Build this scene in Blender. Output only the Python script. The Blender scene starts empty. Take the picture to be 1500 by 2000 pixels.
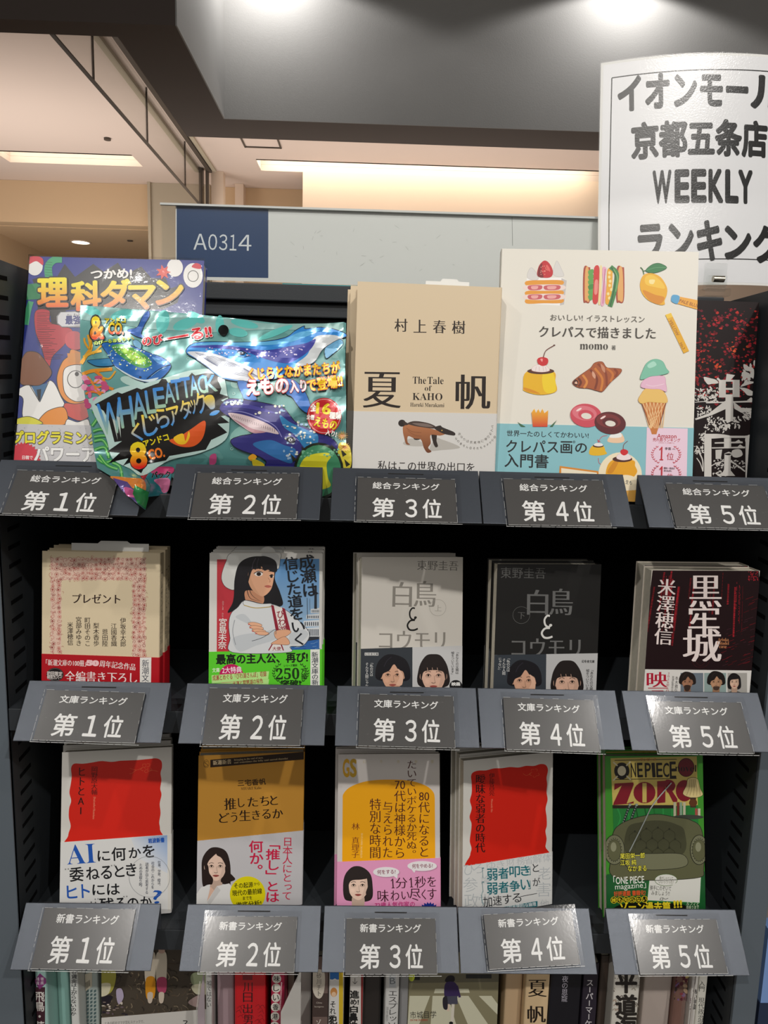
import bpy, bmesh, math, random
from math import sin, cos, pi, radians, hypot, atan2
from mathutils import Vector, Matrix
from mathutils.geometry import tessellate_polygon

SC = bpy.context.scene
COL = SC.collection
random.seed(7)

# ---------------------------------------------------------------- camera
F_PX, PITCH, YAW, ROLL = 1441.4, 0.1502, 0.0239, -0.0262
CAM = Vector((0.0, -0.6686, 0.0))
FWD = Vector((sin(YAW) * cos(PITCH), cos(YAW) * cos(PITCH), -sin(PITCH)))
_r = Vector((cos(YAW), -sin(YAW), 0.0))
_d = FWD.cross(_r)
RGT = cos(ROLL) * _r + sin(ROLL) * _d
DWN = -sin(ROLL) * _r + cos(ROLL) * _d
cam_data = bpy.data.cameras.new('camera')
cam = bpy.data.objects.new('camera', cam_data)
COL.objects.link(cam)
cam_data.sensor_fit = 'VERTICAL'
cam_data.sensor_height = 36.0
cam_data.lens = F_PX * 36.0 / 2000.0
cam_data.clip_start = 0.01
M = Matrix((RGT, -DWN, -FWD)).transposed().to_4x4()
M.translation = CAM
cam.matrix_world = M
SC.camera = cam

# ---------------------------------------------------------------- view, world, lamps
SC.view_settings.view_transform = 'Standard'
SC.view_settings.look = 'None'
SC.view_settings.gamma = 1.0
SC.view_settings.use_curve_mapping = False
SC.view_settings.exposure = -0.12
SC.cycles.max_bounces = 8
SC.cycles.transparent_max_bounces = 24
SC.cycles.caustics_reflective = False
SC.cycles.caustics_refractive = False
world = bpy.data.worlds.new('shop_air')
SC.world = world
world.use_nodes = True
world.node_tree.nodes['Background'].inputs[0].default_value = (1.0, 0.95, 0.9, 1)
world.node_tree.nodes['Background'].inputs[1].default_value = 0.20

def spot(name, loc, aim, watts, size_deg, blend, radius, col=(1, 0.96, 0.91)):
    d = bpy.data.lights.new(name, 'SPOT')
    d.energy = watts; d.spot_size = radians(size_deg); d.spot_blend = blend
    d.shadow_soft_size = radius; d.color = col
    o = bpy.data.objects.new(name, d); COL.objects.link(o)
    o.location = loc
    o.rotation_euler = (Vector(aim) - Vector(loc)).to_track_quat('-Z', 'Y').to_euler()
    return o

def area(name, loc, aim, watts, sx, sy, col=(1, 0.95, 0.88)):
    d = bpy.data.lights.new(name, 'AREA')
    d.shape = 'RECTANGLE'; d.size = sx; d.size_y = sy; d.energy = watts; d.color = col
    o = bpy.data.objects.new(name, d); COL.objects.link(o)
    o.location = loc
    o.rotation_euler = (Vector(aim) - Vector(loc)).to_track_quat('-Z', 'Y').to_euler()
    return o

# downlights in the shop ceiling above and behind the photographer, aimed at the shelf
for lx, ly, lz, w in ((-1.36, -1.00, 1.50, 25), (0.98, -1.00, 1.50, 31),
                      (-0.78, -1.96, 1.60, 92), (1.10, -1.96, 1.60, 97)):
    spot('downlight_lamp', (lx, ly, lz), (lx * .3, 0, -0.3), w, 76, 0.6, 0.028)
area('shop_fill_lamp', (0.2, -3.9, 1.9), (0, 0, -0.1), 34, 3.0, 1.2)  # added soft fill from behind the camera for general ambience, no fixture
# wall-washers high inside the ceiling recess behind the shelf
for wx in (-0.42, 1.02, 2.40):
    spot('recess_spot_lamp', (wx, 2.44, 1.76), (wx, 2.45, 1.0), 12, 150, 0.2, 0.015, (1, 0.97, 0.94))
area('corridor_fill', (0.3, 3.9, 0.3), (0.3, 4.1, 1.5), 19, 3.0, 1.0, (1, 0.92, 0.85))  # added fill floating in mid-air, aimed up to brighten the corridor ceiling
area('corridor_fill', (-2.2, 3.6, 0.2), (-2.1, 4.4, 1.5), 24, 1.4, 1.0, (1, 0.92, 0.85))  # second added upward fill, for the left part of the corridor
area('cove_lamp', (0.35, 4.46, 1.60), (0.35, 4.52, 1.0), 8, 2.2, 0.12, (1, 0.9, 0.74))
area('cove_lamp', (-2.3, 4.46, 1.60), (-2.3, 4.6, 1.0), 3, 1.6, 0.12, (1, 0.9, 0.74))

# ---------------------------------------------------------------- colours and materials
def lin1(c):
    return c / 12.92 if c <= 0.04045 else ((c + 0.055) / 1.055) ** 2.4
def rgb(h):
    if isinstance(h, (tuple, list)): return tuple(h[:3])
    h = h.lstrip('#')
    if len(h) == 3: h = ''.join(ch * 2 for ch in h)
    return tuple(lin1(int(h[i:i + 2], 16) / 255) for i in (0, 2, 4))

def mat(name, base=None, rough=0.5, metal=0.0, spec=0.5, coat=0.0, attr=False, bump=None, vary=None, coat_rough=0.05):
    m = bpy.data.materials.new(name); m.use_nodes = True
    nt = m.node_tree; b = nt.nodes['Principled BSDF']
    b.inputs['Roughness'].default_value = rough
    b.inputs['Metallic'].default_value = metal
    b.inputs['Specular IOR Level'].default_value = spec
    b.inputs['Coat Weight'].default_value = coat
    b.inputs['Coat Roughness'].default_value = coat_rough
    if attr:
        a = nt.nodes.new('ShaderNodeAttribute'); a.attribute_name = 'Col'
        nt.links.new(a.outputs['Color'], b.inputs['Base Color'])
    else:
        b.inputs['Base Color'].default_value = (*rgb(base), 1)
        if vary:
            tc = nt.nodes.new('ShaderNodeTexCoord'); n = nt.nodes.new('ShaderNodeTexNoise')
            n.inputs['Scale'].default_value = vary[0]; n.inputs['Detail'].default_value = 6
            mx = nt.nodes.new('ShaderNodeMix'); mx.data_type = 'RGBA'
            nt.links.new(tc.outputs['Object'], n.inputs['Vector'])
            nt.links.new(n.outputs['Fac'], mx.inputs[0])
            mx.inputs[6].default_value = (*[c * (1 - vary[1]) for c in rgb(base)], 1)
            mx.inputs[7].default_value = (*[c * (1 + vary[1]) for c in rgb(base)], 1)
            nt.links.new(mx.outputs[2], b.inputs['Base Color'])
    if bump:
        tc = nt.nodes.new('ShaderNodeTexCoord'); n = nt.nodes.new('ShaderNodeTexNoise')
        n.inputs['Scale'].default_value = bump[0]; n.inputs['Detail'].default_value = bump[3] if len(bump) > 3 else 3
        bp = nt.nodes.new('ShaderNodeBump'); bp.inputs['Strength'].default_value = bump[1]
        bp.inputs['Distance'].default_value = bump[2]
        nt.links.new(tc.outputs['Object'], n.inputs['Vector'])
        nt.links.new(n.outputs['Fac'], bp.inputs['Height'])
        nt.links.new(bp.outputs['Normal'], b.inputs['Normal'])
        if coat: nt.links.new(bp.outputs['Normal'], b.inputs['Coat Normal'])
    return m

def film(name, rough, gain, tint=(1, 1, 1), bump=None, base=0.02):
    """clear plastic sheet: see-through with a glossy surface"""
    m = bpy.data.materials.new(name); m.use_nodes = True
    nt = m.node_tree; nt.nodes.clear()
    out = nt.nodes.new('ShaderNodeOutputMaterial'); mx = nt.nodes.new('ShaderNodeMixShader')
    tr = nt.nodes.new('ShaderNodeBsdfTransparent'); gl = nt.nodes.new('ShaderNodeBsdfGlossy')
    tr.inputs[0].default_value = (*tint, 1); gl.inputs['Roughness'].default_value = rough
    fr = nt.nodes.new('ShaderNodeFresnel')
    ge = nt.nodes.new('ShaderNodeNewGeometry'); io = nt.nodes.new('ShaderNodeMath'); io.operation = 'MULTIPLY_ADD'
    io.inputs[1].default_value = 1 / 1.45 - 1.45; io.inputs[2].default_value = 1.45
    nt.links.new(ge.outputs['Backfacing'], io.inputs[0]); nt.links.new(io.outputs[0], fr.inputs[0])
    mm = nt.nodes.new('ShaderNodeMath'); mm.operation = 'MULTIPLY_ADD'
    mm.inputs[1].default_value = gain; mm.inputs[2].default_value = base
    nt.links.new(fr.outputs[0], mm.inputs[0]); nt.links.new(mm.outputs[0], mx.inputs[0])
    nt.links.new(tr.outputs[0], mx.inputs[1]); nt.links.new(gl.outputs[0], mx.inputs[2])
    nt.links.new(mx.outputs[0], out.inputs[0])
    if bump:
        tc = nt.nodes.new('ShaderNodeTexCoord'); n = nt.nodes.new('ShaderNodeTexNoise')
        n.inputs['Scale'].default_value = bump[0]; n.inputs['Detail'].default_value = 4
        bp = nt.nodes.new('ShaderNodeBump'); bp.inputs['Strength'].default_value = bump[1]
        bp.inputs['Distance'].default_value = bump[2]
        nt.links.new(tc.outputs['Object'], n.inputs['Vector'])
        nt.links.new(n.outputs['Fac'], bp.inputs['Height'])
        for nd in (gl, fr): nt.links.new(bp.outputs['Normal'], nd.inputs['Normal'])
    return m

def emit(name, col, strength):
    m = bpy.data.materials.new(name); m.use_nodes = True
    nt = m.node_tree; nt.nodes.clear()
    out = nt.nodes.new('ShaderNodeOutputMaterial'); e = nt.nodes.new('ShaderNodeEmission')
    e.inputs[0].default_value = (*rgb(col), 1); e.inputs[1].default_value = strength
    nt.links.new(e.outputs[0], out.inputs[0])
    return m

PRINT = mat('printed_paper', rough=0.42, spec=0.4, attr=True)
GLOSSY = mat('laminated_print', rough=0.3, spec=0.45, coat=0.25, attr=True, coat_rough=0.12)
FOIL = mat('glossy_foil_print', rough=0.24, spec=0.6, metal=0.2, coat=0.5, attr=True, bump=(30, 0.2, 0.002, 2), coat_rough=0.06)
PAGES = mat('page_edges', '#d9d2c0', rough=0.9, vary=(300, 0.12))
PAPER = mat('white_paper', '#e8e8e4', rough=0.6)
STEEL = mat('charcoal_powder_coat', '#4b5058', rough=0.30, metal=0.45, spec=0.5, bump=(3200, 0.3, 0.0003))
STEEL_DK = mat('dark_shelf_steel', '#2e3236', rough=0.5, spec=0.4, bump=(900, 0.15, 0.0004))
STEEL_POST = mat('blue_grey_shelf_steel', '#5d666e', rough=0.5, spec=0.4, bump=(900, 0.15, 0.0004))
BLACK = mat('black_recess', '#08080a', rough=0.9, spec=0.1)
SLEEVE = film('clear_card_sleeve', 0.07, 0.8, bump=(420, 0.05, 0.0005))
WRAP = film('shrink_wrap_film', 0.07, 0.8, bump=(70, 0.2, 0.002), base=0.0)
ACRYL = film('clear_acrylic', 0.04, 0.8, tint=(0.982, 0.988, 0.985))
LAMI = film('laminate_film', 0.22, 0.9, bump=(600, 0.35, 0.0006))
GLASS = film('smoke_barrier_glass', 0.03, 0.7, tint=(0.93, 0.93, 0.92))
WHITE_RIM = mat('plastic_weld_rim', '#b9bab8', rough=0.3)
SOFFIT = mat('dark_brown_soffit_paint', '#5a504b', rough=0.8, vary=(3, 0.05))
RECESS = mat('grey_recess_wallpaper', '#a3a2a0', rough=0.75, bump=(240, 0.25, 0.002), vary=(5, 0.05))
CEIL = mat('pinkish_white_ceiling', '#d9c8bd', rough=0.9, vary=(1.5, 0.03))
WALL_B = mat('beige_wall_paint', '#d2b693', rough=0.85, vary=(2, 0.03))
WALL_P = mat('pale_wall_paint', '#e2cdb9', rough=0.85, vary=(2, 0.03))
COLUMN = mat('grey_column_paint', '#b3a894', rough=0.7)
DARKLINE = mat('dark_metal_strip', '#4f4740', rough=0.5)
FLOORM = mat('grey_floor_tile', '#8d8984', rough=0.4, vary=(4, 0.08))
COVE = emit('warm_cove_lamp', '#ffeccb', 1.15)
DOWNL = emit('lit_downlight', '#fff6e0', 6.0)

# ---------------------------------------------------------------- mesh helpers
def link(o, parent=None):
    COL.objects.link(o)
    if parent is not None: o.parent = parent
    return o

def mesh_obj(name, verts, faces, mats, parent=None, fm=None, smooth=False, cols=None):
    me = bpy.data.meshes.new(name)
    me.from_pydata([tuple(v) for v in verts], [], faces)
    if not isinstance(mats, (list, tuple)): mats = [mats]
    for m in mats: me.materials.append(m)
    if fm:
        for p, i in zip(me.polygons, fm): p.material_index = i
    if cols:
        ca = me.color_attributes.new('Col', 'FLOAT_COLOR', 'CORNER')
        for p, pc in zip(me.polygons, cols):
            for k, li in enumerate(p.loop_indices):
                c = pc[k] if isinstance(pc[0], (tuple, list)) else pc
                ca.data[li].color = (c[0], c[1], c[2], 1)
    if smooth:
        for p in me.polygons: p.use_smooth = True
    me.update()
    return link(bpy.data.objects.new(name, me), parent)

class MB:
    """collects simple solids into one mesh"""
    def __init__(s): s.v = []; s.f = []; s.m = []
    def add(s, vs, fs, mi=0):
        n = len(s.v); s.v += [tuple(v) for v in vs]
        s.f += [tuple(i + n for i in f) for f in fs]; s.m += [mi] * len(fs)
    def box(s, x0, x1, y0, y1, z0, z1, mi=0):
        vs = [(x, y, z) for z in (z0, z1) for y in (y0, y1) for x in (x0, x1)]
        s.add(vs, [(0, 2, 3, 1), (4, 5, 7, 6), (0, 1, 5, 4), (2, 6, 7, 3), (0, 4, 6, 2), (1, 3, 7, 5)], mi)
    def prism(s, pts, axis, a0, a1, mi=0):
        """polygon pts extruded along axis ('x','y','z')"""
        def P(p, a):
            return {'x': (a, p[0], p[1]), 'y': (p[0], a, p[1]), 'z': (p[0], p[1], a)}[axis]
        n = len(pts); vs = [P(p, a0) for p in pts] + [P(p, a1) for p in pts]
        fs = [tuple(range(n))[::-1], tuple(range(n, 2 * n))]
        fs += [(i, (i + 1) % n, n + (i + 1) % n, n + i) for i in range(n)]
        s.add(vs, fs, mi)
    def tube(s, p0, p1, r, n=12, mi=0):
        p0 = Vector(p0); p1 = Vector(p1); d = (p1 - p0).normalized()
        a = d.orthogonal().normalized(); b = d.cross(a)
        vs = [p + r * (cos(2 * pi * i / n) * a + sin(2 * pi * i / n) * b) for p in (p0, p1) for i in range(n)]
        fs = [(i, (i + 1) % n, n + (i + 1) % n, n + i) for i in range(n)] + [tuple(range(n))[::-1], tuple(range(n, 2 * n))]
        s.add(vs, fs, mi)
    def build(s, name, mats, parent=None, bevel=0.0, seg=2):
        o = mesh_obj(name, s.v, s.f, mats, parent, s.m)
        bm = bmesh.new(); bm.from_mesh(o.data)
        bmesh.ops.recalc_face_normals(bm, faces=bm.faces); bm.to_mesh(o.data); bm.free()
        if bevel:
            md = o.modifiers.new('bevel', 'BEVEL'); md.width = bevel; md.segments = seg; md.limit_method = 'ANGLE'
        return o

def tag(o, label, cat, group=None):
    o['label'] = label; o['category'] = cat
    if group: o['group'] = group
    return o

def thing(name, label, cat, matrix=None, group=None):
    o = bpy.data.objects.new(name, None); COL.objects.link(o)
    o.empty_display_size = 0.02
    if matrix is not None: o.matrix_world = matrix
    return tag(o, label, cat, group)

def struct(o):
    o['kind'] = 'structure'; return o

def ray(px, py): return FWD + RGT * ((px - 750) / F_PX) + DWN * ((py - 1000) / F_PX)
def at(px, py, Y):
    d = ray(px, py); return CAM + d * ((Y - CAM.y) / d.y)
def onplane(px, py, O, n):
    d = ray(px, py); return CAM + d * ((O - CAM).dot(n) / d.dot(n))

# ---------------------------------------------------------------- lettering
_cache = {}
SERIF = {}
for i, ch in enumerate('ABCDEFGHIJKLMNOPQRSTUVWXYZ'): SERIF[ch] = chr(0x1D400 + i)
for i, ch in enumerate('abcdefghijklmnopqrstuvwxyz'): SERIF[ch] = chr(0x1D41A + i)
for i, ch in enumerate('0123456789'): SERIF[ch] = chr(0x1D7CE + i)
STYLES = {  # outline offset, list of shifted copies (em)
    'l': (-0.010, [(0, 0)]),
    'g': (0.0, [(0, 0)]),
    'b': (0.0, [(0, 0), (.016, .0), (-.016, 0), (0, .016), (0, -.016)]),
    'x': (0.0, [(0, 0), (.034, .02), (-.034, .02), (.034, -.02), (-.034, -.02), (0, .034), (0, -.034), (.04, 0), (-.04, 0)]),
    'm': (-0.008, [(-.011, 0), (.011, 0)]),
    'M': (-0.008, [(-.026, 0), (0, 0), (.026, 0)]),
    's': (-0.006, [(0, 0)]),
    'S': (0.0, [(0, 0)]),
}
OUT = {k: 0.06 for k in STYLES}

def glyphs(s, st, grow=0.0):
    """triangles of a piece of lettering: list of (copy shift index, pts)"""
    key = (s, st, grow)
    if key in _cache: return _cache[key]
    off, shifts = STYLES[st]
    body = ''.join(SERIF.get(ch, ch) for ch in s) if st in 'sS' else s
    c = bpy.data.curves.new('lettering', 'FONT'); c.body = body; c.size = 1.0
    c.offset = off; c.resolution_u = 3; c.fill_mode = 'FRONT'
    o = bpy.data.objects.new('lettering', c); COL.objects.link(o)
    dg = bpy.context.evaluated_depsgraph_get(); dg.update()
    me = o.evaluated_get(dg).to_mesh()
    vs = [(v.co.x, v.co.y) for v in me.vertices]
    me.calc_loop_triangles()
    tr = [tuple(t.vertices) for t in me.loop_triangles]
    o.evaluated_get(dg).to_mesh_clear()
    bpy.data.objects.remove(o); bpy.data.curves.remove(c)
    sh = list(shifts)
    if grow:
        sh = [(grow * cos(a * pi / 6), grow * sin(a * pi / 6)) for a in range(12)] + [(0, 0)]
    _cache[key] = (vs, tr, sh)
    return _cache[key]

def bbox(vs):
    xs = [v[0] for v in vs]; ys = [v[1] for v in vs]
    return min(xs), max(xs), min(ys), max(ys)

# ---------------------------------------------------------------- printed sheets
STEP = 6.5e-6
class Sheet:
    """flat printed artwork on a plane of a thing; positions are read as sight lines onto that plane"""
    def __init__(s, root, O, u, v, n, clip=None, base_layer=2, warp=None, seg=None):
        s.root = root; s.O = Vector(O); s.u = Vector(u); s.v = Vector(v); s.n = Vector(n)
        s.inv = root.matrix_world.inverted() if root is not None else Matrix()
        s.clip = clip; s.layer = base_layer; s.warp = warp; s.seg = seg
        s.vv = []; s.ff = []; s.cc = []; s.mm = None; s.nodes = {}; s.nn = False; s.step = 1.0
        s.ox = s.oy = 0.0; s.sc = 1.0
    def view(s, ox, oy, sc): s.ox, s.oy, s.sc = ox, oy, sc
    def loc(s, x, y):
        if s.mm is not None: return (x * 1e-3, s.mm - y * 1e-3)
        p = onplane(s.ox + x * s.sc, s.oy + y * s.sc, s.O, s.n) - s.O
        return (p.dot(s.u), p.dot(s.v))
    # --- emit triangles given in sheet coordinates
    def _tri(s, pts, cols, h):
        poly = [(p[0], p[1], c) for p, c in zip(pts, cols)]
        if s.clip:
            x0, y0, x1, y1 = s.clip
            for ax, lim, sg in ((0, x0, 1), (0, x1, -1), (1, y0, 1), (1, y1, -1)):
                if all((q[ax] - lim) * sg >= 0 for q in poly): continue
                out = []
                for i in range(len(poly)):
                    a = poly[i - 1]; b = poly[i]
                    da = (a[ax] - lim) * sg; db = (b[ax] - lim) * sg
                    if (da >= 0) != (db >= 0):
                        t = da / (da - db)
                        out.append((a[0] + t * (b[0] - a[0]), a[1] + t * (b[1] - a[1]),
                                    tuple(a[2][k] + t * (b[2][k] - a[2][k]) for k in range(3))))
                    if db >= 0: out.append(b)
                poly = out
                if len(poly) < 3: return
        if s.seg: s._grid(poly, h)
        else: s._emit(poly, h)
    @staticmethod
    def _half(poly, f):
        out = []; d = [f(q) for q in poly]
        for i in range(len(poly)):
            da, db = d[i - 1], d[i]
            if (da >= 0) != (db >= 0):
                t = da / (da - db); p, q = poly[i - 1], poly[i]
                out.append((p[0] + t * (q[0] - p[0]), p[1] + t * (q[1] - p[1]), tuple(p[2][k] + t * (q[2][k] - p[2][k]) for k in range(3))))
            if db >= 0: out.append(poly[i])
        return out
    def _node(s, i, j):
        if (i, j) not in s.nodes:
            s.nodes[(i, j)] = s.warp(s.O + s.u * (i * s.seg) + s.v * (j * s.seg), i * s.seg, j * s.seg)
        return s.nodes[(i, j)]
    def _grid(s, poly, h):
        g = s.seg
        i0, i1 = math.floor(min(q[0] for q in poly) / g), math.floor(max(q[0] for q in poly) / g)
        for i in range(i0, i1 + 1):
            col = poly
            if i0 != i1:
                col = s._half(s._half(poly, lambda q: q[0] - i * g), lambda q: (i + 1) * g - q[0])
                if len(col) < 3: continue
            j0, j1 = math.floor(min(q[1] for q in col) / g), math.floor(max(q[1] for q in col) / g)
            for j in range(j0, j1 + 1):
                cell = col
                if j0 != j1:
                    cell = s._half(s._half(col, lambda q: q[1] - j * g), lambda q: (j + 1) * g - q[1])
                    if len(cell) < 3: continue
                P00, P10, P01, P11 = s._node(i, j), s._node(i + 1, j), s._node(i, j + 1), s._node(i + 1, j + 1)
                for low in (True, False):
                    d = lambda q: ((q[0] - i * g) - (q[1] - j * g)) * (1 if low else -1)
                    pc = s._half(cell, d)
                    if len(pc) < 3: continue
                    ar = 0
                    for k in range(len(pc)): ar += pc[k - 1][0] * pc[k][1] - pc[k][0] * pc[k - 1][1]
                    if abs(ar) < 1e-13: continue
                    if ar < 0: pc = pc[::-1]
                    n = len(s.vv)
                    for q in pc:
                        fx, fy = q[0] / g - i, q[1] / g - j
                        p = P00 + (P10 - P00) * fx + (P11 - P10) * fy if low else P00 + (P01 - P00) * fy + (P11 - P01) * fx
                        s.vv.append(s.inv @ (p + (CAM - p).normalized() * h))
                        
                    s.nn = True; s.ff.append(tuple(range(n, n + len(pc)))); s.cc.append([q[2] for q in pc])
    def _emit(s, poly, h):
        ar = 0
        for i in range(len(poly)): ar += poly[i - 1][0] * poly[i][1] - poly[i][0] * poly[i - 1][1]
        if ar < 0: poly = poly[::-1]
        n = len(s.vv)
        for q in poly: s.vv.append(s.world(q[0], q[1], h))
        s.ff.append(tuple(range(n, n + len(poly)))); s.cc.append([q[2] for q in poly])
    def world(s, a, b, h):
        p = s.O + s.u * a + s.v * b
        if s.warp:
            p = s.warp(p, a, b) + (CAM - p).normalized() * h
        else: p = p + s.n * h
        return s.inv @ p
    def _col(s, col):
        """colour or gradient ('g', c1, x1, y1, c2, x2, y2) in view pixels -> function of sheet coordinates"""
        if isinstance(col, tuple) and col and col[0] == 'g':
            c1 = rgb(col[1]); c2 = rgb(col[4]); p = s.loc(col[2], col[3]); q = s.loc(col[5], col[6])
            dx, dy = q[0] - p[0], q[1] - p[1]; L = dx * dx + dy * dy
            def f(a, b):
                t = min(1, max(0, ((a - p[0]) * dx + (b - p[1]) * dy) / L))
                return tuple(c1[k] + t * (c2[k] - c1[k]) for k in range(3))
            return f
        c = rgb(col); return lambda a, b: c
    def _poly(s, uv, col, up=True):
        f = s._col(col); h = s.layer * STEP
        if up: s.layer += s.step
        for t in tessellate_polygon([[Vector((p[0], p[1], 0)) for p in uv]]):
            pts = [uv[i] for i in t]
            s._tri(pts, [f(*p) for p in pts], h)
    # --- drawing
    def P(s, pts, col): s._poly([s.loc(*p) for p in pts], col)
    def R(s, x0, y0, x1, y1, col): s.P([(x0, y0), (x1, y0), (x1, y1), (x0, y1)], col)
    @staticmethod
    def smooth(pts, closed=True, k=6):
        n = len(pts); out = []
        rng = range(n) if closed else range(n - 1)
        for i in rng:
            if closed: p0, p1, p2, p3 = pts[i - 1], pts[i], pts[(i + 1) % n], pts[(i + 2) % n]
            else: p0, p1, p2, p3 = pts[max(i - 1, 0)], pts[i], pts[i + 1], pts[min(i + 2, n - 1)]
            for j in range(k):
                t = j / k; t2 = t * t; t3 = t2 * t
                out.append(tuple(0.5 * (2 * p1[a] + (p2[a] - p0[a]) * t + (2 * p0[a] - 5 * p1[a] + 4 * p2[a] - p3[a]) * t2
                                        + (3 * p1[a] - p0[a] - 3 * p2[a] + p3[a]) * t3) for a in (0, 1)))
        if not closed: out.append(tuple(pts[-1]))
        return out
    def B(s, pts, col, edge=None, ew=3):
        q = s.smooth(pts); s.P(q, col)
        if edge: s.L(q + [q[0]], ew, edge)
    def E(s, cx, cy, rx, ry, col, rot=0, n=24, edge=None, ew=3):
        cr, sr = cos(radians(rot)), sin(radians(rot))
        q = [(cx + rx * cos(2 * pi * i / n) * cr - ry * sin(2 * pi * i / n) * sr,
              cy + rx * cos(2 * pi * i / n) * sr + ry * sin(2 * pi * i / n) * cr) for i in range(n)]
        if col: s.P(q, col)
        if edge: s.L(q + [q[0]], ew, edge)
    def L(s, pts, w, col, taper=False):
        uv = [s.loc(*p) for p in pts]
        k = hypot(uv[1][0] - uv[0][0], uv[1][1] - uv[0][1]) / max(1e-9, hypot(pts[1][0] - pts[0][0], pts[1][1] - pts[0][1]))
        ww = w * k / 2; n = len(uv); A = []; Bq = []
        for i, p in enumerate(uv):
            a = uv[max(i - 1, 0)]; b = uv[min(i + 1, n - 1)]
            dx, dy = b[0] - a[0], b[1] - a[1]; l = hypot(dx, dy) or 1
            t = ww * ((1 - i / (n - 1)) if taper else 1)
            A.append((p[0] - dy / l * t, p[1] + dx / l * t)); Bq.append((p[0] + dy / l * t, p[1] - dx / l * t))
        f = s._col(col); h = s.layer * STEP; s.layer += s.step
        for i in range(n - 1):
            for t in ((A[i], Bq[i], Bq[i + 1]), (A[i], Bq[i + 1], A[i + 1])):
                s._tri(list(t), [f(*p) for p in t], h)
    def C(s, pts, w, col, taper=False): s.L(s.smooth(pts, False), w, col, taper)
    def _glyph(s, g, M2, col, up=True):
        vs, tr, sh = g; f = s._col(col); h = s.layer * STEP
        for k, (dx, dy) in enumerate(sh):
            q = [M2(x + dx, y + dy) for x, y in vs]
            for t in tr:
                pts = [q[i] for i in t]
                s._tri(pts, [f(*p) for p in pts], h + k * 1.3e-6)
        if up: s.layer += 2 if len(sh) > 4 else 1
    def T(s, txt, xl, yl, xr, yr, hpx, col, st='g', out=None, ow=0.05, arc=0):
        """lettering whose ink runs from (xl,yl) to (xr,yr) along its middle line and is hpx tall"""
        g = glyphs(txt, st); x0, x1, y0, y1 = bbox(g[0])
        a = s.loc(xl, yl); b = s.loc(xr, yr)
        mx, my = (xl + xr) / 2, (yl + yr) / 2
        l = hypot(xr - xl, yr - yl); nx, ny = (yr - yl) / l, -(xr - xl) / l
        p = s.loc(mx + nx * hpx / 2, my + ny * hpx / 2); q = s.loc(mx - nx * hpx / 2, my - ny * hpx / 2)
        U = ((b[0] - a[0]) / (x1 - x0), (b[1] - a[1]) / (x1 - x0))
        W = ((p[0] - q[0]) / (y1 - y0), (p[1] - q[1]) / (y1 - y0))
        cy = (y0 + y1) / 2
        M2 = lambda x, y: (a[0] + U[0] * (x - x0) + W[0] * (y - cy), a[1] + U[1] * (x - x0) + W[1] * (y - cy))
        if out: s._glyph(glyphs(txt, st, ow), M2, out)
        s._glyph(g, M2, col)
    def V_(s, txt, xt, yt, xb, yb, w, col, st='g', rot=0):
        """vertical lettering, one character per cell from (xt,yt) to (xb,yb), w wide"""
        items = list(txt); n = len(items)
        rx0, rx1, ry0, ry1 = bbox(glyphs('国', 'g')[0])
        rcx, rcy, rw, rh = (rx0 + rx1) / 2, (ry0 + ry1) / 2, rx1 - rx0, ry1 - ry0
        L = hypot(xb - xt, yb - yt); ux, uy = (xb - xt) / L, (yb - yt) / L
        cell = L / n
        for i, ch in enumerate(items):
            if ch in (' ', '　'): continue
            cx, cy = xt + ux * cell * (i + .5), yt + uy * cell * (i + .5)
            turn = ch in 'ー―－〜…（）()'
            if ch == '「': ch = '﹁'
            if ch == '」': ch = '﹂'
            g = glyphs(ch, st); bx = bbox(g[0])
            o = s.loc(cx, cy); a = s.loc(cx - uy * w / 2, cy + ux * w / 2 * 0 + 0) if False else None
            r = s.loc(cx + uy * w / 2, cy - ux * w / 2); d = s.loc(cx + ux * cell * .47, cy + uy * cell * .47)
            U = ((r[0] - o[0]) * 2 / rw, (r[1] - o[1]) * 2 / rw); W = ((o[0] - d[0]) * 2 / rh, (o[1] - d[1]) * 2 / rh)
            if len(ch) > 1 or ord(ch[0]) < 0x2000:
                gx, gy = (bx[0] + bx[1]) / 2, (bx[2] + bx[3]) / 2
                kx = min(1.0, rw / (bx[1] - bx[0])); ky = 1.0 if len(ch) > 1 else 1.0
                M2 = lambda x, y: (o[0] + U[0] * (x - gx) * kx + W[0] * (y - gy) * ky, o[1] + U[1] * (x - gx) * kx + W[1] * (y - gy) * ky)
            elif turn:
                M2 = lambda x, y: (o[0] + U[0] * (y - rcy) * .9 - W[0] * (x - rcx) * .9, o[1] + U[1] * (y - rcy) * .9 - W[1] * (x - rcx) * .9)
            else:
                ex, ey = (0.55, 0.55) if ch in '、。' else ((0.1, 0.1) if ch in 'っょゅゃッョュャ' else (0, 0))
                M2 = lambda x, y: (o[0] + U[0] * (x - rcx + ex) + W[0] * (y - rcy + ey), o[1] + U[1] * (x - rcx + ex) + W[1] * (y - rcy + ey))
            s._glyph(g, M2, col, up=False)
        s.layer += 2
    def dump(s, verts, faces, cols, fm, mi):
        n = len(verts); verts += s.vv; faces += [tuple(i + n for i in f) for f in s.ff]
        cols += s.cc; fm += [mi] * len(s.ff)
    def build(s, name, material, parent):
        o = mesh_obj(name, s.vv, s.ff, material, parent, cols=s.cc, smooth=bool(s.nn))
        if s.nn:
            bm = bmesh.new(); bm.from_mesh(o.data)
            bmesh.ops.remove_doubles(bm, verts=bm.verts, dist=1.2e-6)
            for f in bm.faces: f.smooth = True
            bm.to_mesh(o.data); bm.free()
        return o
# ================================================================ the setting
def slab(name, mats, boxes, bevel=0):
    m = MB()
    for b in boxes: m.box(*b)
    return struct(m.build(name, mats, None, bevel))

slab('floor', [FLOORM], [(-5, 5, -4.5, 7, -1.48, -1.45, 0)])
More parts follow.
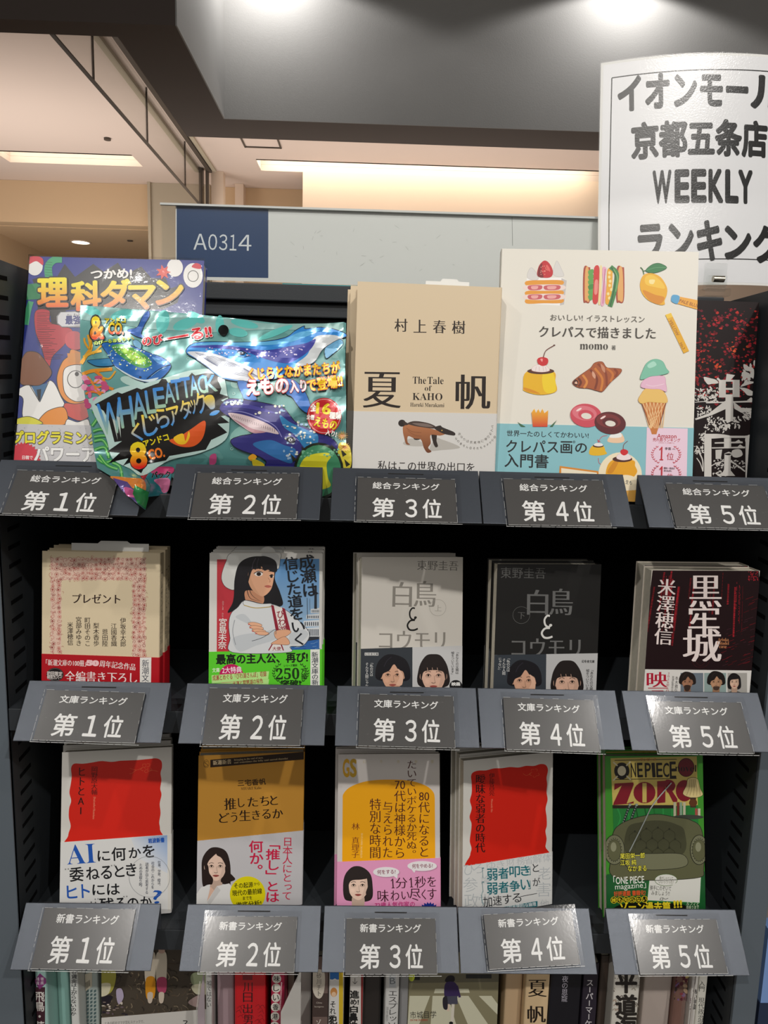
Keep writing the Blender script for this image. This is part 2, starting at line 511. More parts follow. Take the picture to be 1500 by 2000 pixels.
# dropped soffit: an L-shaped beam whose inner faces carry the grey wallpaper
sf = MB()
sf.box(-4.5, -0.845, 1.873, 1.963, 1.15, 2.6, 0)
sf.box(-0.845, -0.637, 1.873, 2.885, 1.15, 2.6, 0)
sf.box(-0.637, 4.5, 2.657, 2.885, 1.15, 2.6, 0)
struct(sf.build('trim_1', [SOFFIT], None))
slab('wall_recess', [RECESS], [(-0.637, 4.5, 2.652, 2.657, 1.1502, 2.6, 0), (-0.637, -0.632, 1.874, 2.652, 1.1502, 2.6, 0)])
slab('ceiling', [SOFFIT], [(-4.5, 4.5, -4.5, 2.885, 2.6, 2.65, 0)])
# corridor beyond the shop: pale ceiling with recessed light coves
cz = 1.5
cl = MB()
cl.box(-4.5, -0.845, 1.963, 4.36, cz, cz + .04)
cl.box(-0.845, 4.5, 2.885, 4.36, cz, cz + .04)
cl.box(-4.5, -2.42, 4.36, 4.58, cz, cz + .04)
cl.box(-1.545, -0.757, 4.36, 4.58, cz, cz + .04)
cl.box(-4.5, 4.5, 4.58, 7.0, cz, cz + .04)
struct(cl.build('ceiling', [CEIL], None))
cv = MB()
for x0, x1 in ((-2.42, -1.545), (-0.757, 4.5)):
    cv.box(x0, x1, 4.34, 4.36, cz, cz + .13); cv.box(x0, x1, 4.58, 4.60, cz + .041, cz + .13)
    cv.box(x0 - .02, x0, 4.34, 4.60, cz + .041, cz + .13); cv.box(x1, x1 + .02, 4.34, 4.60, cz + .041, cz + .13)
struct(cv.build('trim_2', [CEIL], None))
for k, (x0, x1) in enumerate(((-2.42, -1.545), (-0.757, 4.5))):
    m = MB(); m.box(x0 + .002, x1 - .002, 4.362, 4.578, cz + .115, cz + .13)
    o = m.build('cove_light', [COVE])
    tag(o, ('short lit cove light in the ceiling beyond the shop, left of the glass barrier',
            'long lit cove light in the ceiling above the pale wall behind the sign')[k], 'ceiling light')
slab('wall_back', [WALL_P], [(-0.478, 4.5, 4.572, 4.70, -1.45, cz - .001, 0)])
slab('wall_left', [WALL_B], [(-4.5, -0.478, 5.0, 5.12, 1.21, cz - .001, 0), (-4.5, -1.65, 6.9, 7.0, -1.45, 1.21, 0),
                             (-3.02, -2.9, 5.12, 6.9, -1.45, 1.21, 0)])
slab('wall_side', [WALL_B], [(-4.62, -4.5, 1.4, 7.0, -1.45, 2.6, 0)])
slab('wall_far', [WALL_B], [(-1.15, -0.478, 5.0, 5.06, -1.45, 1.21, 0)])
slab('ceiling', [WALL_B], [(-4.5, -1.15, 5.12, 6.9, 1.205, 1.25, 0)])
slab('wall_column', [COLUMN], [(-1.62, -1.18, 4.95, 5.4, -1.45, cz - .001, 0), (-1.62, -1.60, 4.93, 4.95, -1.45, cz - .001, 0)])
slab('trim_3', [WALL_P], [(-1.10, -1.02, 4.62, 4.70, -1.45, cz - .001, 0), (-0.99, -0.93, 4.9, 5.0, -1.45, cz - .001, 0)])
slab('trim_4', [DARKLINE], [(-1.165, -1.145, 4.54, 4.60, -1.45, cz - .001, 0), (-1.125, -1.11, 4.56, 4.60, -1.45, cz - .001, 0)])
# rail that carries the hanging glass smoke barrier
rl = MB()
rl.box(-1.20, -1.17, 1.97, 4.6, cz - .02, cz - .0005, 0)
rl.box(-1.115, -1.09, 1.97, 4.6, cz - .02, cz - .0005, 1)
rl.box(-1.085, -1.06, 1.97, 4.6, cz - .012, cz - .0005, 0)
struct(rl.build('trim_5', [COLUMN, DARKLINE], None))
gb = thing('glass_smoke_barrier', 'hanging glass smoke barrier running under the ceiling beyond the soffit', 'glass barrier', Matrix.Translation((-1.137, 3.3, 1.233)))
ys = [1.97, 2.55, 3.28, 4.05, 4.58]
for y0, y1 in zip(ys, ys[1:]):
    m = MB(); m.box(-.003, .003, y0 - 3.3 + .004, y1 - 3.3 - .004, 0.006, .265); m.build('glass_pane', [GLASS], gb)
for y in ys[1:-1]:
    m = MB(); m.box(-.004, .004, y - 3.3 - .004, y - 3.3 + .004, 0.006, .265); m.build('pane_joint', [DARKLINE], gb)
m = MB(); m.box(-.008, .008, ys[0] - 3.3, ys[-1] - 3.3, 0, .006); m.build('bottom_rail', [DARKLINE], gb)
# access hatch in the pale ceiling, small sensor, downlight
hp = MB()
x0, x1, y0, y1 = -0.79, -0.565, 3.90, 4.11
for b in ((x0, x1, y0, y0 + .012), (x0, x1, y1 - .012, y1), (x0, x0 + .010, y0, y1), (x1 - .010, x1, y0, y1)):
    hp.box(b[0], b[1], b[2], b[3], cz - .006, cz - .0005)
tag(hp.build('ceiling_hatch', [DARKLINE]), 'square ceiling hatch outlined by a dark frame beyond the soffit', 'hatch')
m = MB(); m.tube((-1.592, 4.04, cz - .012), (-1.592, 4.04, cz - .0005), .02, 16)
tag(m.build('sprinkler_cover', [DARKLINE]), 'tiny round sprinkler cover on the pale ceiling left of the glass barrier', 'sprinkler')
dl = thing('downlight', 'lit round downlight low in the beige ceiling above the wrapped comic', 'ceiling light', Matrix.Translation((-2.365, 5.62, 1.204)))
m = MB(); m.tube((0, 0, -.004), (0, 0, .0), .066, 32); m.build('lamp_disc', [DOWNL], dl)
m = MB()
for i in range(32):
    a, b = 2 * pi * i / 32, 2 * pi * (i + 1) / 32
    m.prism([(r * cos(t), r * sin(t)) for r, t in ((.067, a), (.08, a), (.08, b), (.067, b))], 'z', -.006, 0)
m.build('trim_ring', [WALL_P], dl)
for k, (x, y) in enumerate(((-1.93, 5.5), (-1.78, 5.55))):
    m = MB(); m.tube((x, y, 1.198), (x, y, 1.2045), .022, 16)
    tag(m.build('sprinkler_cover', [DARKLINE]), ('small dark sprinkler cover nearer the lit downlight', 'small dark sprinkler cover beside the grey column')[k], 'sprinkler')

# ================================================================ the display shelf
XL, XR, YB = -0.3346, 0.389, 0.175
BZ = [-0.0894, -0.297, -0.527, -0.765]       # tops of the shelf boards
shelf = thing('display_shelf', 'dark grey steel display shelf with slotted side panels holding the ranked books', 'shelf', Matrix.Translation((0, 0.09, -1.4)))
def rel(m): # world-built parts of the shelf
    m.v = [(x, y - 0.09, z + 1.4) for x, y, z in m.v]; return m
for s in (-1, 1):
    x = XL if s < 0 else XR
    m = MB()
    xa, xb = (x - .018, x) if s < 0 else (x, x + .018)
    m.prism([(0.004, -1.4), (YB, -1.4), (YB, .116), (0.012, .116), (0.004, .108)], 'x', xa, xb, 0)
    e = .0004
    for k in range(74):
        z = .098 - k * .0176
        xs0, xs1 = (x, x + e) if s < 0 else (x - e, x)
        m.prism([(.0165, z), (.0395, z + .0012), (.0395, z + .0052), (.0165, z + .004)], 'x', xs0, xs1, 1)
    rel(m).build('side_panel', [STEEL_DK, BLACK], shelf)
    m = MB()
    if s < 0: m.box(XL - .12, XL - .0002, -.001, .0035, -1.4, -.012); m.box(XL - .028, XL - .0002, -.0016, .0035, -1.4, -.012)
    else: m.box(XR + .0002, XR + .0245, -.001, .0035, -1.4, .07)
    rel(m).build('upright_post', [STEEL_POST], shelf, .0008)
m = MB(); m.box(XL, XR, YB, YB + .012, -1.4, .104); rel(m).build('back_panel', [BLACK], shelf)
m = MB(); m.box(XL, XR, YB - .012, YB + .014, .104, .122); m.box(XL, XR, YB - .004, YB, .088, .104); rel(m).build('top_rail', [STEEL_DK], shelf, .0015)
for z in BZ:
    m = MB(); m.box(XL + .0006, XR - .0006, .0, YB - .0005, z - .0026, z); m.box(XL + .0006, XR - .0006, -.0006, .0016, z - .022, z)
    m.box(XL + .0006, XR - .0006, .0016, .012, z - .022, z - .0204)
    rel(m).build('shelf_board', [STEEL_DK], shelf, .0006)

# neighbour shelf seen past the right post
nb = MB()
nb.box(.432, .72, .0, .20, -.497, -.480, 0); nb.box(.434, .72, .0, .004, -.497, -.485, 0)
tag(nb.build('neighbour_shelf', [STEEL_DK]), 'sliver of the next dark shelf board past the right post', 'shelf')
nbk = MB(); nbk.box(.430, .58, .012, .03, -.4796, -.36)
tag(nbk.build('neighbour_book', [mat('sky_blue_cover', '#5f9fc4', 0.4)]), 'pale blue book cut off at the right edge beside the post', 'book')
nbk = MB(); nbk.box(.425, .60, .012, .03, -.80, -.53, 0); nbk.box(.424, .60, .0116, .0305, -.80, -.615, 1)
tag(nbk.build('neighbour_book', [mat('periwinkle_cover', '#7d9fd6', 0.4), mat('navy_cover', '#26334d', 0.4)]), 'blue and navy book at the lower right edge outside the post', 'book')

# ================================================================ the clear sign holder on top
sgp = Matrix.Translation((.015, .197, .1225))
sg = thing('shelf_number_sign', 'long clear sign holder with a blue A0314 panel standing on the shelf back', 'sign', sgp)
cA = at(318, 397, .2); cB = at(1185, 425, .2)
m = MB()
m.box(-.251, .249, -.001, .0006, .004, .0865); m.box(-.251, .249, -.003, .001, .0850, .0872, 1)
m.build('acrylic_front', [ACRYL, mat('acrylic_edge', '#c9ccc9', .2)], sg)
m = MB(); m.box(-.251, .249, .0032, .0045, .004, .0865); m.build('acrylic_back', [ACRYL], sg)
m = MB(); m.box(-.255, .255, -.006, .008, .0, .004); m.build('base_channel', [ACRYL], sg)
sh = Sheet(sg, (0, .1985, 0), (1, 0, 0), (0, 0, 1), (0, -1, 0), None)
sh.P([(343, 402), (1176, 428), (1176, 572), (343, 545)], '#e8eae7')
sh.P([(345, 403), (524, 409), (524, 543), (345, 540)], '#24426d')
for ch, x0, x1 in (('Ａ', 378, 404), ('０', 407, 424), ('３', 428, 444), ('１', 449, 462), ('４', 466, 491)):
    ym = 472 + (x0 - 378) * .022
    sh.T(ch, x0, ym, x1, ym + .4, 31, '#e6ecf0', 'g')
sh.L([(1000, 424), (1001, 480)], 1.0, '#8f9290')
for x, y, r in ((395, 470 - 25, 0),): pass
for k in range(26):
    x, y = random.uniform(560, 960), random.uniform(440, 530)
    sh.L([(x, y), (x + random.uniform(-9, 9), y + random.uniform(-9, 9))], .7, '#c4c7c3')
po = sh.build('paper_insert', GLOSSY, sg)
m = MB(); m.box(-.115, .02, -.0075, -.0062, .0, .0042); m.build('teal_strip', [mat('teal_plastic', '#3f9aa0', 0.3)], sg)

# ================================================================ the laminated poster and its clip
pY = .19
n0 = Vector((0, -1, 0)); rolla = radians(2.8)
pu = Vector((cos(rolla), 0, sin(rolla))); pv = Vector((-sin(rolla), 0, cos(rolla)))
pO = at(1172, 122, pY)
def pwarp(p, a, b):
    t = (a - .115) / .115
    return p + Vector((0, -.010 * (1 - t * t) - .012 * max(0, -b - .15) / .2, .0045 * (1 - t * t)))
proot = thing('ranking_poster', 'white laminated poster reading WEEKLY in black brush lettering above the shelf', 'poster', Matrix.Translation(pO))
def psheet(lay): return Sheet(proot, pO, pu, pv, n0, None, lay, pwarp, .010)
ps = psheet(2)
PW, PH = .229, .243
ps._poly([(.0035, -.0035), (PW - .0035, -.0035), (PW - .0035, -PH + .0035), (.0035, -PH + .0035)], '#e9eaec')
fr = [(.0125, -.0175), (PW - .0125, -.0175), (PW - .0125, -.214), (.0125, -.214)]
for i in range(4):
    a, b = fr[i], fr[(i + 1) % 4]; w = .0006
    dx, dy = b[0] - a[0], b[1] - a[1]; l = hypot(dx, dy); nx, ny = -dy / l * w, dx / l * w
    ps._poly([(a[0] + nx, a[1] + ny), (b[0] + nx, b[1] + ny), (b[0] - nx, b[1] - ny), (a[0] - nx, a[1] - ny)], '#161616')
INK = '#0c0c0c'
ps.view(1160, 100, .25)
ps.T('イオンモー', 185, 362, 1165, 362, 250, INK, 'x', INK, .045)
ps.T('ル', 1205, 365, 1480, 372, 240, INK, 'x', INK, .045)
ps.T('京都五条店', 285, 738, 1322, 732, 268, INK, 'x', INK, .045)
for ch, x0, x1 in (('W', 432, 582), ('E', 602, 715), ('E', 728, 845), ('K', 858, 978), ('L', 990, 1098), ('Y', 1092, 1212)):
    ps.T(ch, x0 + 10, 1106, x1 - 10, 1106, 232, INK, 'x', INK, .045)
ps.T('ランキ', 330, 1535, 950, 1530, 290, INK, 'x', INK, .045); ps.T('ング', 985, 1535, 1440, 1535, 290, INK, 'x', INK, .045)
ps.build('printed_sheet', GLOSSY, proot)
lam = psheet(60)
lam._poly([(0, 0), (PW, 0), (PW, -PH), (0, -PH)], '#ffffff')
lam.build('laminate', LAMI, proot)
bk = psheet(-20)
bk._poly([(.001, -.001), (PW - .001, -.001), (PW - .001, -PH + .001), (.001, -PH + .001)], '#e4e4e4')
bk.build('backing_sheet', PAPER, proot)
# clear clip that stands on the shelf rail and bites the poster
cp = thing('clear_sign_clip', 'clear plastic clip gripping the foot of the poster behind the red and black book', 'clip', Matrix.Translation((at(1391, 600, .168).x, .168, .1284)))
m = MB(); m.box(-.0125, .0125, -.002, .001, .0, .030); m.build('front_jaw', [ACRYL], cp, .001)
m = MB(); m.box(-.014, .014, -.012, .006, -.006, .002); m.build('foot', [ACRYL], cp, .001)
m = MB(); m.box(-.011, .011, -.008, -.0025, .004, .016); m.build('lever', [ACRYL], cp, .001)
m = MB(); m.tube((-.006, -.009, .012), (.006, -.009, .012), .0035, 16); m.build('spring', [mat('nickel_spring', '#b8b0a0', .25, 1.0)], cp)

# ================================================================ card holders and ranking cards
ROWZ = [-0.0614, -0.2689, -0.4988]
HX = [[-0.263, -0.1066, 0.0347, 0.1678, 0.3132], [-0.2471, -0.0996, 0.042, 0.1757, 0.3141], [-0.261, -0.1023, 0.033, 0.1661, 0.3148]]
dn_ = Vector((0, -.0376, -.0421)); HL = dn_.length; dn_.normalize()
hn = Vector((0, dn_.z, -dn_.y)); hn = Vector((0, -.0421, .0376)).normalized()
HW = .132
cards = {  # sleeve corners TL, TR, BL, BR as sighted
    (0, 0): ((35, 914), (229, 930), (5, 1007), (215, 1007)), (0, 1): ((386, 923), (583, 926), (372, 1013), (580, 1014)),
    (0, 2): ((700, 931), (890, 939), (695, 1019), (892, 1020)), (0, 3): ((985, 936), (1175, 939), (991, 1026), (1195, 1029)),
    (0, 4): ((1303, 944), (1495, 950), (1318, 1031), (1516, 1034)),
    (1, 0): ((91, 1347), (283, 1354), (65, 1446), (264, 1452)), (1, 1): ((410, 1343), (592, 1347), (395, 1456), (587, 1456)),
    (1, 2): ((703, 1354), (885, 1362), (700, 1459), (889, 1460)), (1, 3): ((981, 1362), (1159, 1368), (991, 1464), (1173, 1470)),
    (1, 4): ((1271, 1368), (1448, 1374), (1283, 1471), (1471, 1471)),
    (2, 0): ((89, 1772), (264, 1777), (59, 1893), (244, 1895)), (2, 1): ((403, 1790), (579, 1790), (391, 1898), (576, 1900)),
    (2, 2): ((678, 1794), (849, 1794), (673, 1903), (855, 1903)), (2, 3): ((941, 1794), (1109, 1784), (957, 1887), (1136, 1878)),
    (2, 4): ((1232, 1797), (1392, 1795), (1251, 1902), (1428, 1902))}
KIND = ['overall', 'paperback', 'pocket']
HEAD = ['総合ランキング', '文庫ランキング', '新書ランキング']
ORD = ['first', 'second', 'third', 'fourth', 'fifth']
ROWN = ['top', 'middle', 'bottom']
DIG = '１２３４５'
def slope_box(root, name, u0, u1, v0, v1, h0, h1, material, bev=.0):
    """box on the sloping face: u across, v down the slope from the top edge, h out of the face (root space)"""
    vs = []
    for h in (h0, h1):
        for v in (v0, v1):
            for u in (u0, u1):
                p = Vector((1, 0, 0)) * u + dn_ * v + hn * h
                vs.append(tuple(p))
    m = MB(); m.add(vs, [(0, 2, 3, 1), (4, 5, 7, 6), (0, 1, 5, 4), (2, 6, 7, 3), (0, 4, 6, 2), (1, 3, 7, 5)])
    return m.build(name, [material], root, bev)
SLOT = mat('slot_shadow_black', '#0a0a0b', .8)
for r in range(3):
    for k in range(5):
        x, z = HX[r][k], ROWZ[r]
        hd = thing('card_holder', 'dark grey sloping card holder under the %s %s ranking card' % (ORD[k], KIND[r]), 'card holder',
                   Matrix.Translation((x, 0, z)), 'sloping steel card holders along the shelf lips')
        slope_box(hd, 'front_plate', -HW / 2, HW / 2, 0, HL, -.0012, 0, STEEL, .0004)
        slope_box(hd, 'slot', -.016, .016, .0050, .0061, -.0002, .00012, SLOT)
        m = MB(); m.box(-HW / 2, HW / 2, -.0001, .0009, BZ[r] + .0003 - z, -.0003); m.build('back_tongue', [STEEL], hd)
        q = cards[(r, k)]
        P0 = Vector((x, 0, z)) + hn * .0022
        W_ = [onplane(px, py, P0, hn) for px, py in q]
        c = sum(W_, Vector()) / 4
        ud = ((W_[3] - W_[2]) + (W_[1] - W_[0])); ang = atan2(ud.dot(-dn_), ud.x)
        if (r, k) == (0, 0): ang *= .5
        cw = ((W_[3] - W_[2]).length + (W_[1] - W_[0]).length) / 2
        ch = ((W_[0] - W_[2]).length + (W_[1] - W_[3]).length) / 2
        cw = min(max(cw, .083), .093); ch = min(max(ch, .046), .053)
        U = Vector((1, 0, 0)) * cos(ang) - dn_ * sin(ang); V = hn.cross(U)
        lift = .004 if (r, k) == (2, 3) else 0
        O = c - U * cw / 2 - V * ch / 2 + hn * lift
        rt = thing('ranking_card', 'clear-sleeved dark card reading %s %s, number %d of the %s row' % (HEAD[r], '第%d位' % (k + 1), k + 1, ROWN[r]),
                   'card', Matrix.Translation(O), 'ranking cards on the shelf lips')
        s = Sheet(rt, O, U, V, hn, (0, 0, cw, ch)); s.mm = ch
        mw, mh = cw * 1e3, ch * 1e3
        s.R(0, 0, mw, mh, '#504f4e')
        s.T(HEAD[r], mw * .155, mh * .175, mw * .835, mh * .185, mh * .155, '#f2f2f0', 'b')
        for chs, a, b in (('第', .155, .375), (DIG[k], .485 if k else .47, .60), ('位', .66, .845)):
            s.T(chs, mw * a, mh * .685, mw * b, mh * .69, mh * (.43 if chs in '第位' else .40), '#f4f4f2', 'b')
        for t in range(14):
            ax, ay = random.uniform(2, mw - 2), random.uniform(2, mh - 2); l = random.uniform(.3, 1.6); an = random.uniform(0, pi)
            s.L([(ax, ay), (ax + l * cos(an), ay + l * sin(an))], .14, '#8c8c8a')
        s.build('card', GLOSSY, rt)
        # sleeve sheet with a welded rim
        ex, et, eb = .0042, .0052, .0016
        m = MB(); inv = rt.matrix_world.inverted()
        def sp(a, b, h): return tuple(inv @ (O + U * a + V * b + hn * h))
        m.add([sp(a, b, h) for h in (.0006, .0009) for b in (-eb, ch + et) for a in (-ex * .5, cw + ex)],
              [(0, 2, 3, 1), (4, 5, 7, 6), (0, 1, 5, 4), (2, 6, 7, 3), (0, 4, 6, 2), (1, 3, 7, 5)])
        m.build('clear_sleeve', [SLEEVE], rt)
        m = MB()
        def rim(a0, b0, a1, b1, w, gap):
            L_ = hypot(a1 - a0, b1 - b0); t = 0
            dx, dy = (a1 - a0) / L_, (b1 - b0) / L_
            while t < L_:
                l = min(random.uniform(.002, .009), L_ - t)
                pa = (a0 + dx * t, b0 + dy * t); pb = (a0 + dx * (t + l), b0 + dy * (t + l))
                m.add([sp(pa[0] - dy * w, pa[1] + dx * w, .00093), sp(pa[0] + dy * w, pa[1] - dx * w, .00093),
                       sp(pb[0] + dy * w, pb[1] - dx * w, .00093), sp(pb[0] - dy * w, pb[1] + dx * w, .00093)], [(0, 1, 2, 3)])
                t += l + random.uniform(.0, gap)
        rim(0, 0, cw, 0, .00018, .0016); rim(0, ch, cw, ch, .00012, .012)
        rim(-ex * .4, -eb, -ex * .4, ch, .00012, .006); rim(cw, 0, cw, ch, .00012, .012); rim(-ex * .5, -eb, cw + ex, -eb, .00022, .0008)
        m.build('weld_rim', [WHITE_RIM], rt)
# ================================================================ books
def axes(lean, yaw, roll):
    u0 = Vector((cos(yaw), sin(yaw), 0)); b0 = Vector((-sin(yaw), cos(yaw), 0))
    v0 = cos(lean) * Vector((0, 0, 1)) + sin(lean) * b0
    u = cos(roll) * u0 + sin(roll) * v0; v = -sin(roll) * u0 + cos(roll) * v0
    return u, v, v.cross(u).normalized() * -1 if False else u.cross(v).normalized() * -1

class Solid:
    def __init__(s): s.v = []; s.f = []; s.c = []; s.m = []
    def profile(s, pts, inner, z0, z1, col, z1r=None):
        """strip between an outer and an inner path, extruded in z; z1r lets the top edge run aslant"""
        n0 = len(s.v); n = len(pts)
        xm = max(p[0] for p in pts) or 1
        for path in (pts, inner):
            for x, y in path:
                s.v.append((x, y, z0)); s.v.append((x, y, z1 if z1r is None else z1 + (z1r - z1) * x / xm))
        o = lambda k, t: n0 + 2 * k + t
        i_ = lambda k, t: n0 + 2 * n + 2 * k + t
        fs = []
        for k in range(n - 1):
            fs += [(o(k, 0), o(k + 1, 0), o(k + 1, 1), o(k, 1)), (i_(k, 1), i_(k + 1, 1), i_(k + 1, 0), i_(k, 0)),
                   (o(k, 1), o(k + 1, 1), i_(k + 1, 1), i_(k, 1)), (o(k, 0), i_(k, 0), i_(k + 1, 0), o(k + 1, 0))]
        fs += [(o(0, 0), o(0, 1), i_(0, 1), i_(0, 0)), (o(n - 1, 0), i_(n - 1, 0), i_(n - 1, 1), o(n - 1, 1))]
        s.f += fs; s.c += [rgb(col)] * len(fs); s.m += [0] * len(fs)

def cover_path(W, T, g, side, r=.0013, n=5):
    """cross-section of a wrapped cover grown outward by g; the spine is on the right or the left"""
    def arc(cx, cy, a0, a1, rr): return [(cx + rr * cos(a0 + (a1 - a0) * k / n), cy + rr * sin(a0 + (a1 - a0) * k / n)) for k in range(n + 1)]
    rr = max(r + g, .0004)
    p = [(0, -g)] + arc(W - r, r, -pi / 2, 0, rr) + arc(W - r, T - r, 0, pi / 2, rr) + [(0, T + g)]
    if side == 'l': p = [(W - x, y) for x, y in p]
    return p

BOOKS = {}
def book(key, name, label, pose, W, T, zb, cover, side='r', art=None, band=None, band_art=None, spine_art=None, group=None,
         hard=False, skin=PRINT, copies=(), copy_labels=(), page_in=.0012, cat='book'):
    TL = Vector(pose[:3]); u, v, b = axes(*pose[3:])
    b = -u.cross(v); b.normalize()
    if b.y < 0: b = -b
    H = (TL.z - zb - .0002 - T * max(0, -b.z) - W * max(0, -u.z)) / v.z
    O = TL - v * H
    mw = Matrix((u, b, v)).transposed().to_4x4(); mw.translation = O
    t = thing(name, label, cat, mw, group)
    bpy.context.view_layer.update()
    ct = .0022 if hard else .00045
    c = Solid(); c.profile(cover_path(W, T, 0, side), cover_path(W, T, -ct, side), 0, H, cover)
    front = Sheet(t, O, u, v, -b, (0, 0, W, H))
    if art: art(front)
    front.dump(c.v, c.f, c.c, c.m, 0)
    if spine_art:
        so = O + u * W if side == 'r' else O + b * T
        sd = b if side == 'r' else -b
        sp = Sheet(t, so, sd, v, u if side == 'r' else -u, (.001, 0, T - .001, H)); sp.mm = H
        spine_art(sp, T * 1e3, H * 1e3); sp.dump(c.v, c.f, c.c, c.m, 0)
    mesh_obj('cover', c.v, c.f, skin, t, c.m, cols=c.c)
    m = MB()
    if side == 'r': m.box(page_in, W - .0012, ct + .0001, T - ct - .0001, page_in, H - page_in)
    else: m.box(.0012, W - page_in, ct + .0001, T - ct - .0001, page_in, H - page_in)
    m.build('page_block', [PAGES], t)
    if band:
        bh, bcol = band[0], band[1]; bl, br = (bh if isinstance(bh, tuple) else (bh, bh))
        zl, zr = [onplane(px, py, O, -b) - O for px, py in (bl, br)]
        # the band's top edge measured at its left and right ends
        sl = (zr.dot(v) - zl.dot(v)) / (zr.dot(u) - zl.dot(u))
        h0 = zl.dot(v) - sl * zl.dot(u); h1 = h0 + sl * W
        k = Solid(); k.profile(cover_path(W, T, .0005, side), cover_path(W, T, .0001, side), 0, h0 if side == 'r' else h0, bcol, h1)
        bs = Sheet(t, O - b * .0005, u, v, -b, (0, 0, W, min(h0, h1) if abs(h0 - h1) < .0008 else max(h0, h1)))
        bs.h0, bs.h1 = h0, h1
        if band_art: band_art(bs)
        bs.dump(k.v, k.f, k.c, k.m, 0)
        mesh_obj('paper_band', k.v, k.f, skin, t, k.m, cols=k.c)
    BOOKS[key] = (t, u, v, b, O, W, H, T)
    yaw, lean = pose[4], pose[3]; hb = Vector((-sin(yaw), cos(yaw), 0))
    for i, (dx, dyaw) in enumerate(copies):
        r = t.copy(); COL.objects.link(r); r['label'] = copy_labels[i]
        kids = [ch.copy() for ch in t.children]
        q = mw.copy(); q.translation = Vector()
        q = Matrix.Rotation(dyaw, 4, 'Z') @ q
        gap = (T + .0024) / cos(lean) * (i + 1) + W * abs(dyaw)
        q.translation = O + hb * gap + Vector((dx, 0, 0))
        r.matrix_world = q
        for ch in kids: COL.objects.link(ch); ch.parent = r
    return t

def order_slip(name, label, key, dx, depth, w, h, rise, round_=False, art=None):
    t, u, v, b, O, W, H, T = BOOKS[key]
    base = O + u * dx + b * depth + v * (H - .03)
    mw = Matrix((u, b, v)).transposed().to_4x4(); mw.translation = base
    s = thing(name, label, 'order slip', mw)
    bpy.context.view_layer.update()
    m = MB()
    if round_:
        pts = [(-w / 2, 0), (w / 2, 0), (w / 2, .026)] + [(.0085 * cos(a * pi / 12), .026 + (rise - .0) * sin(a * pi / 12)) for a in range(0, 13)] + [(-w / 2, .026)]
    else: pts = [(-w / 2, 0), (w / 2, 0), (w / 2, .03 + rise), (w * .26, .03 + rise), (w * .22, .03 + rise + .0022), (-w * .12, .03 + rise + .0022), (-w * .16, .03 + rise - .0004), (-w / 2, .03 + rise - .0004)]
    m.prism([(p[0], p[1]) for p in pts], 'y', 0, .0002); m.build('slip', [PAPER], s)
    sh = Sheet(s, base, u, v, -b); sh.mm = 0
    if art: art(sh); sh.build('slip_print', PRINT, s)

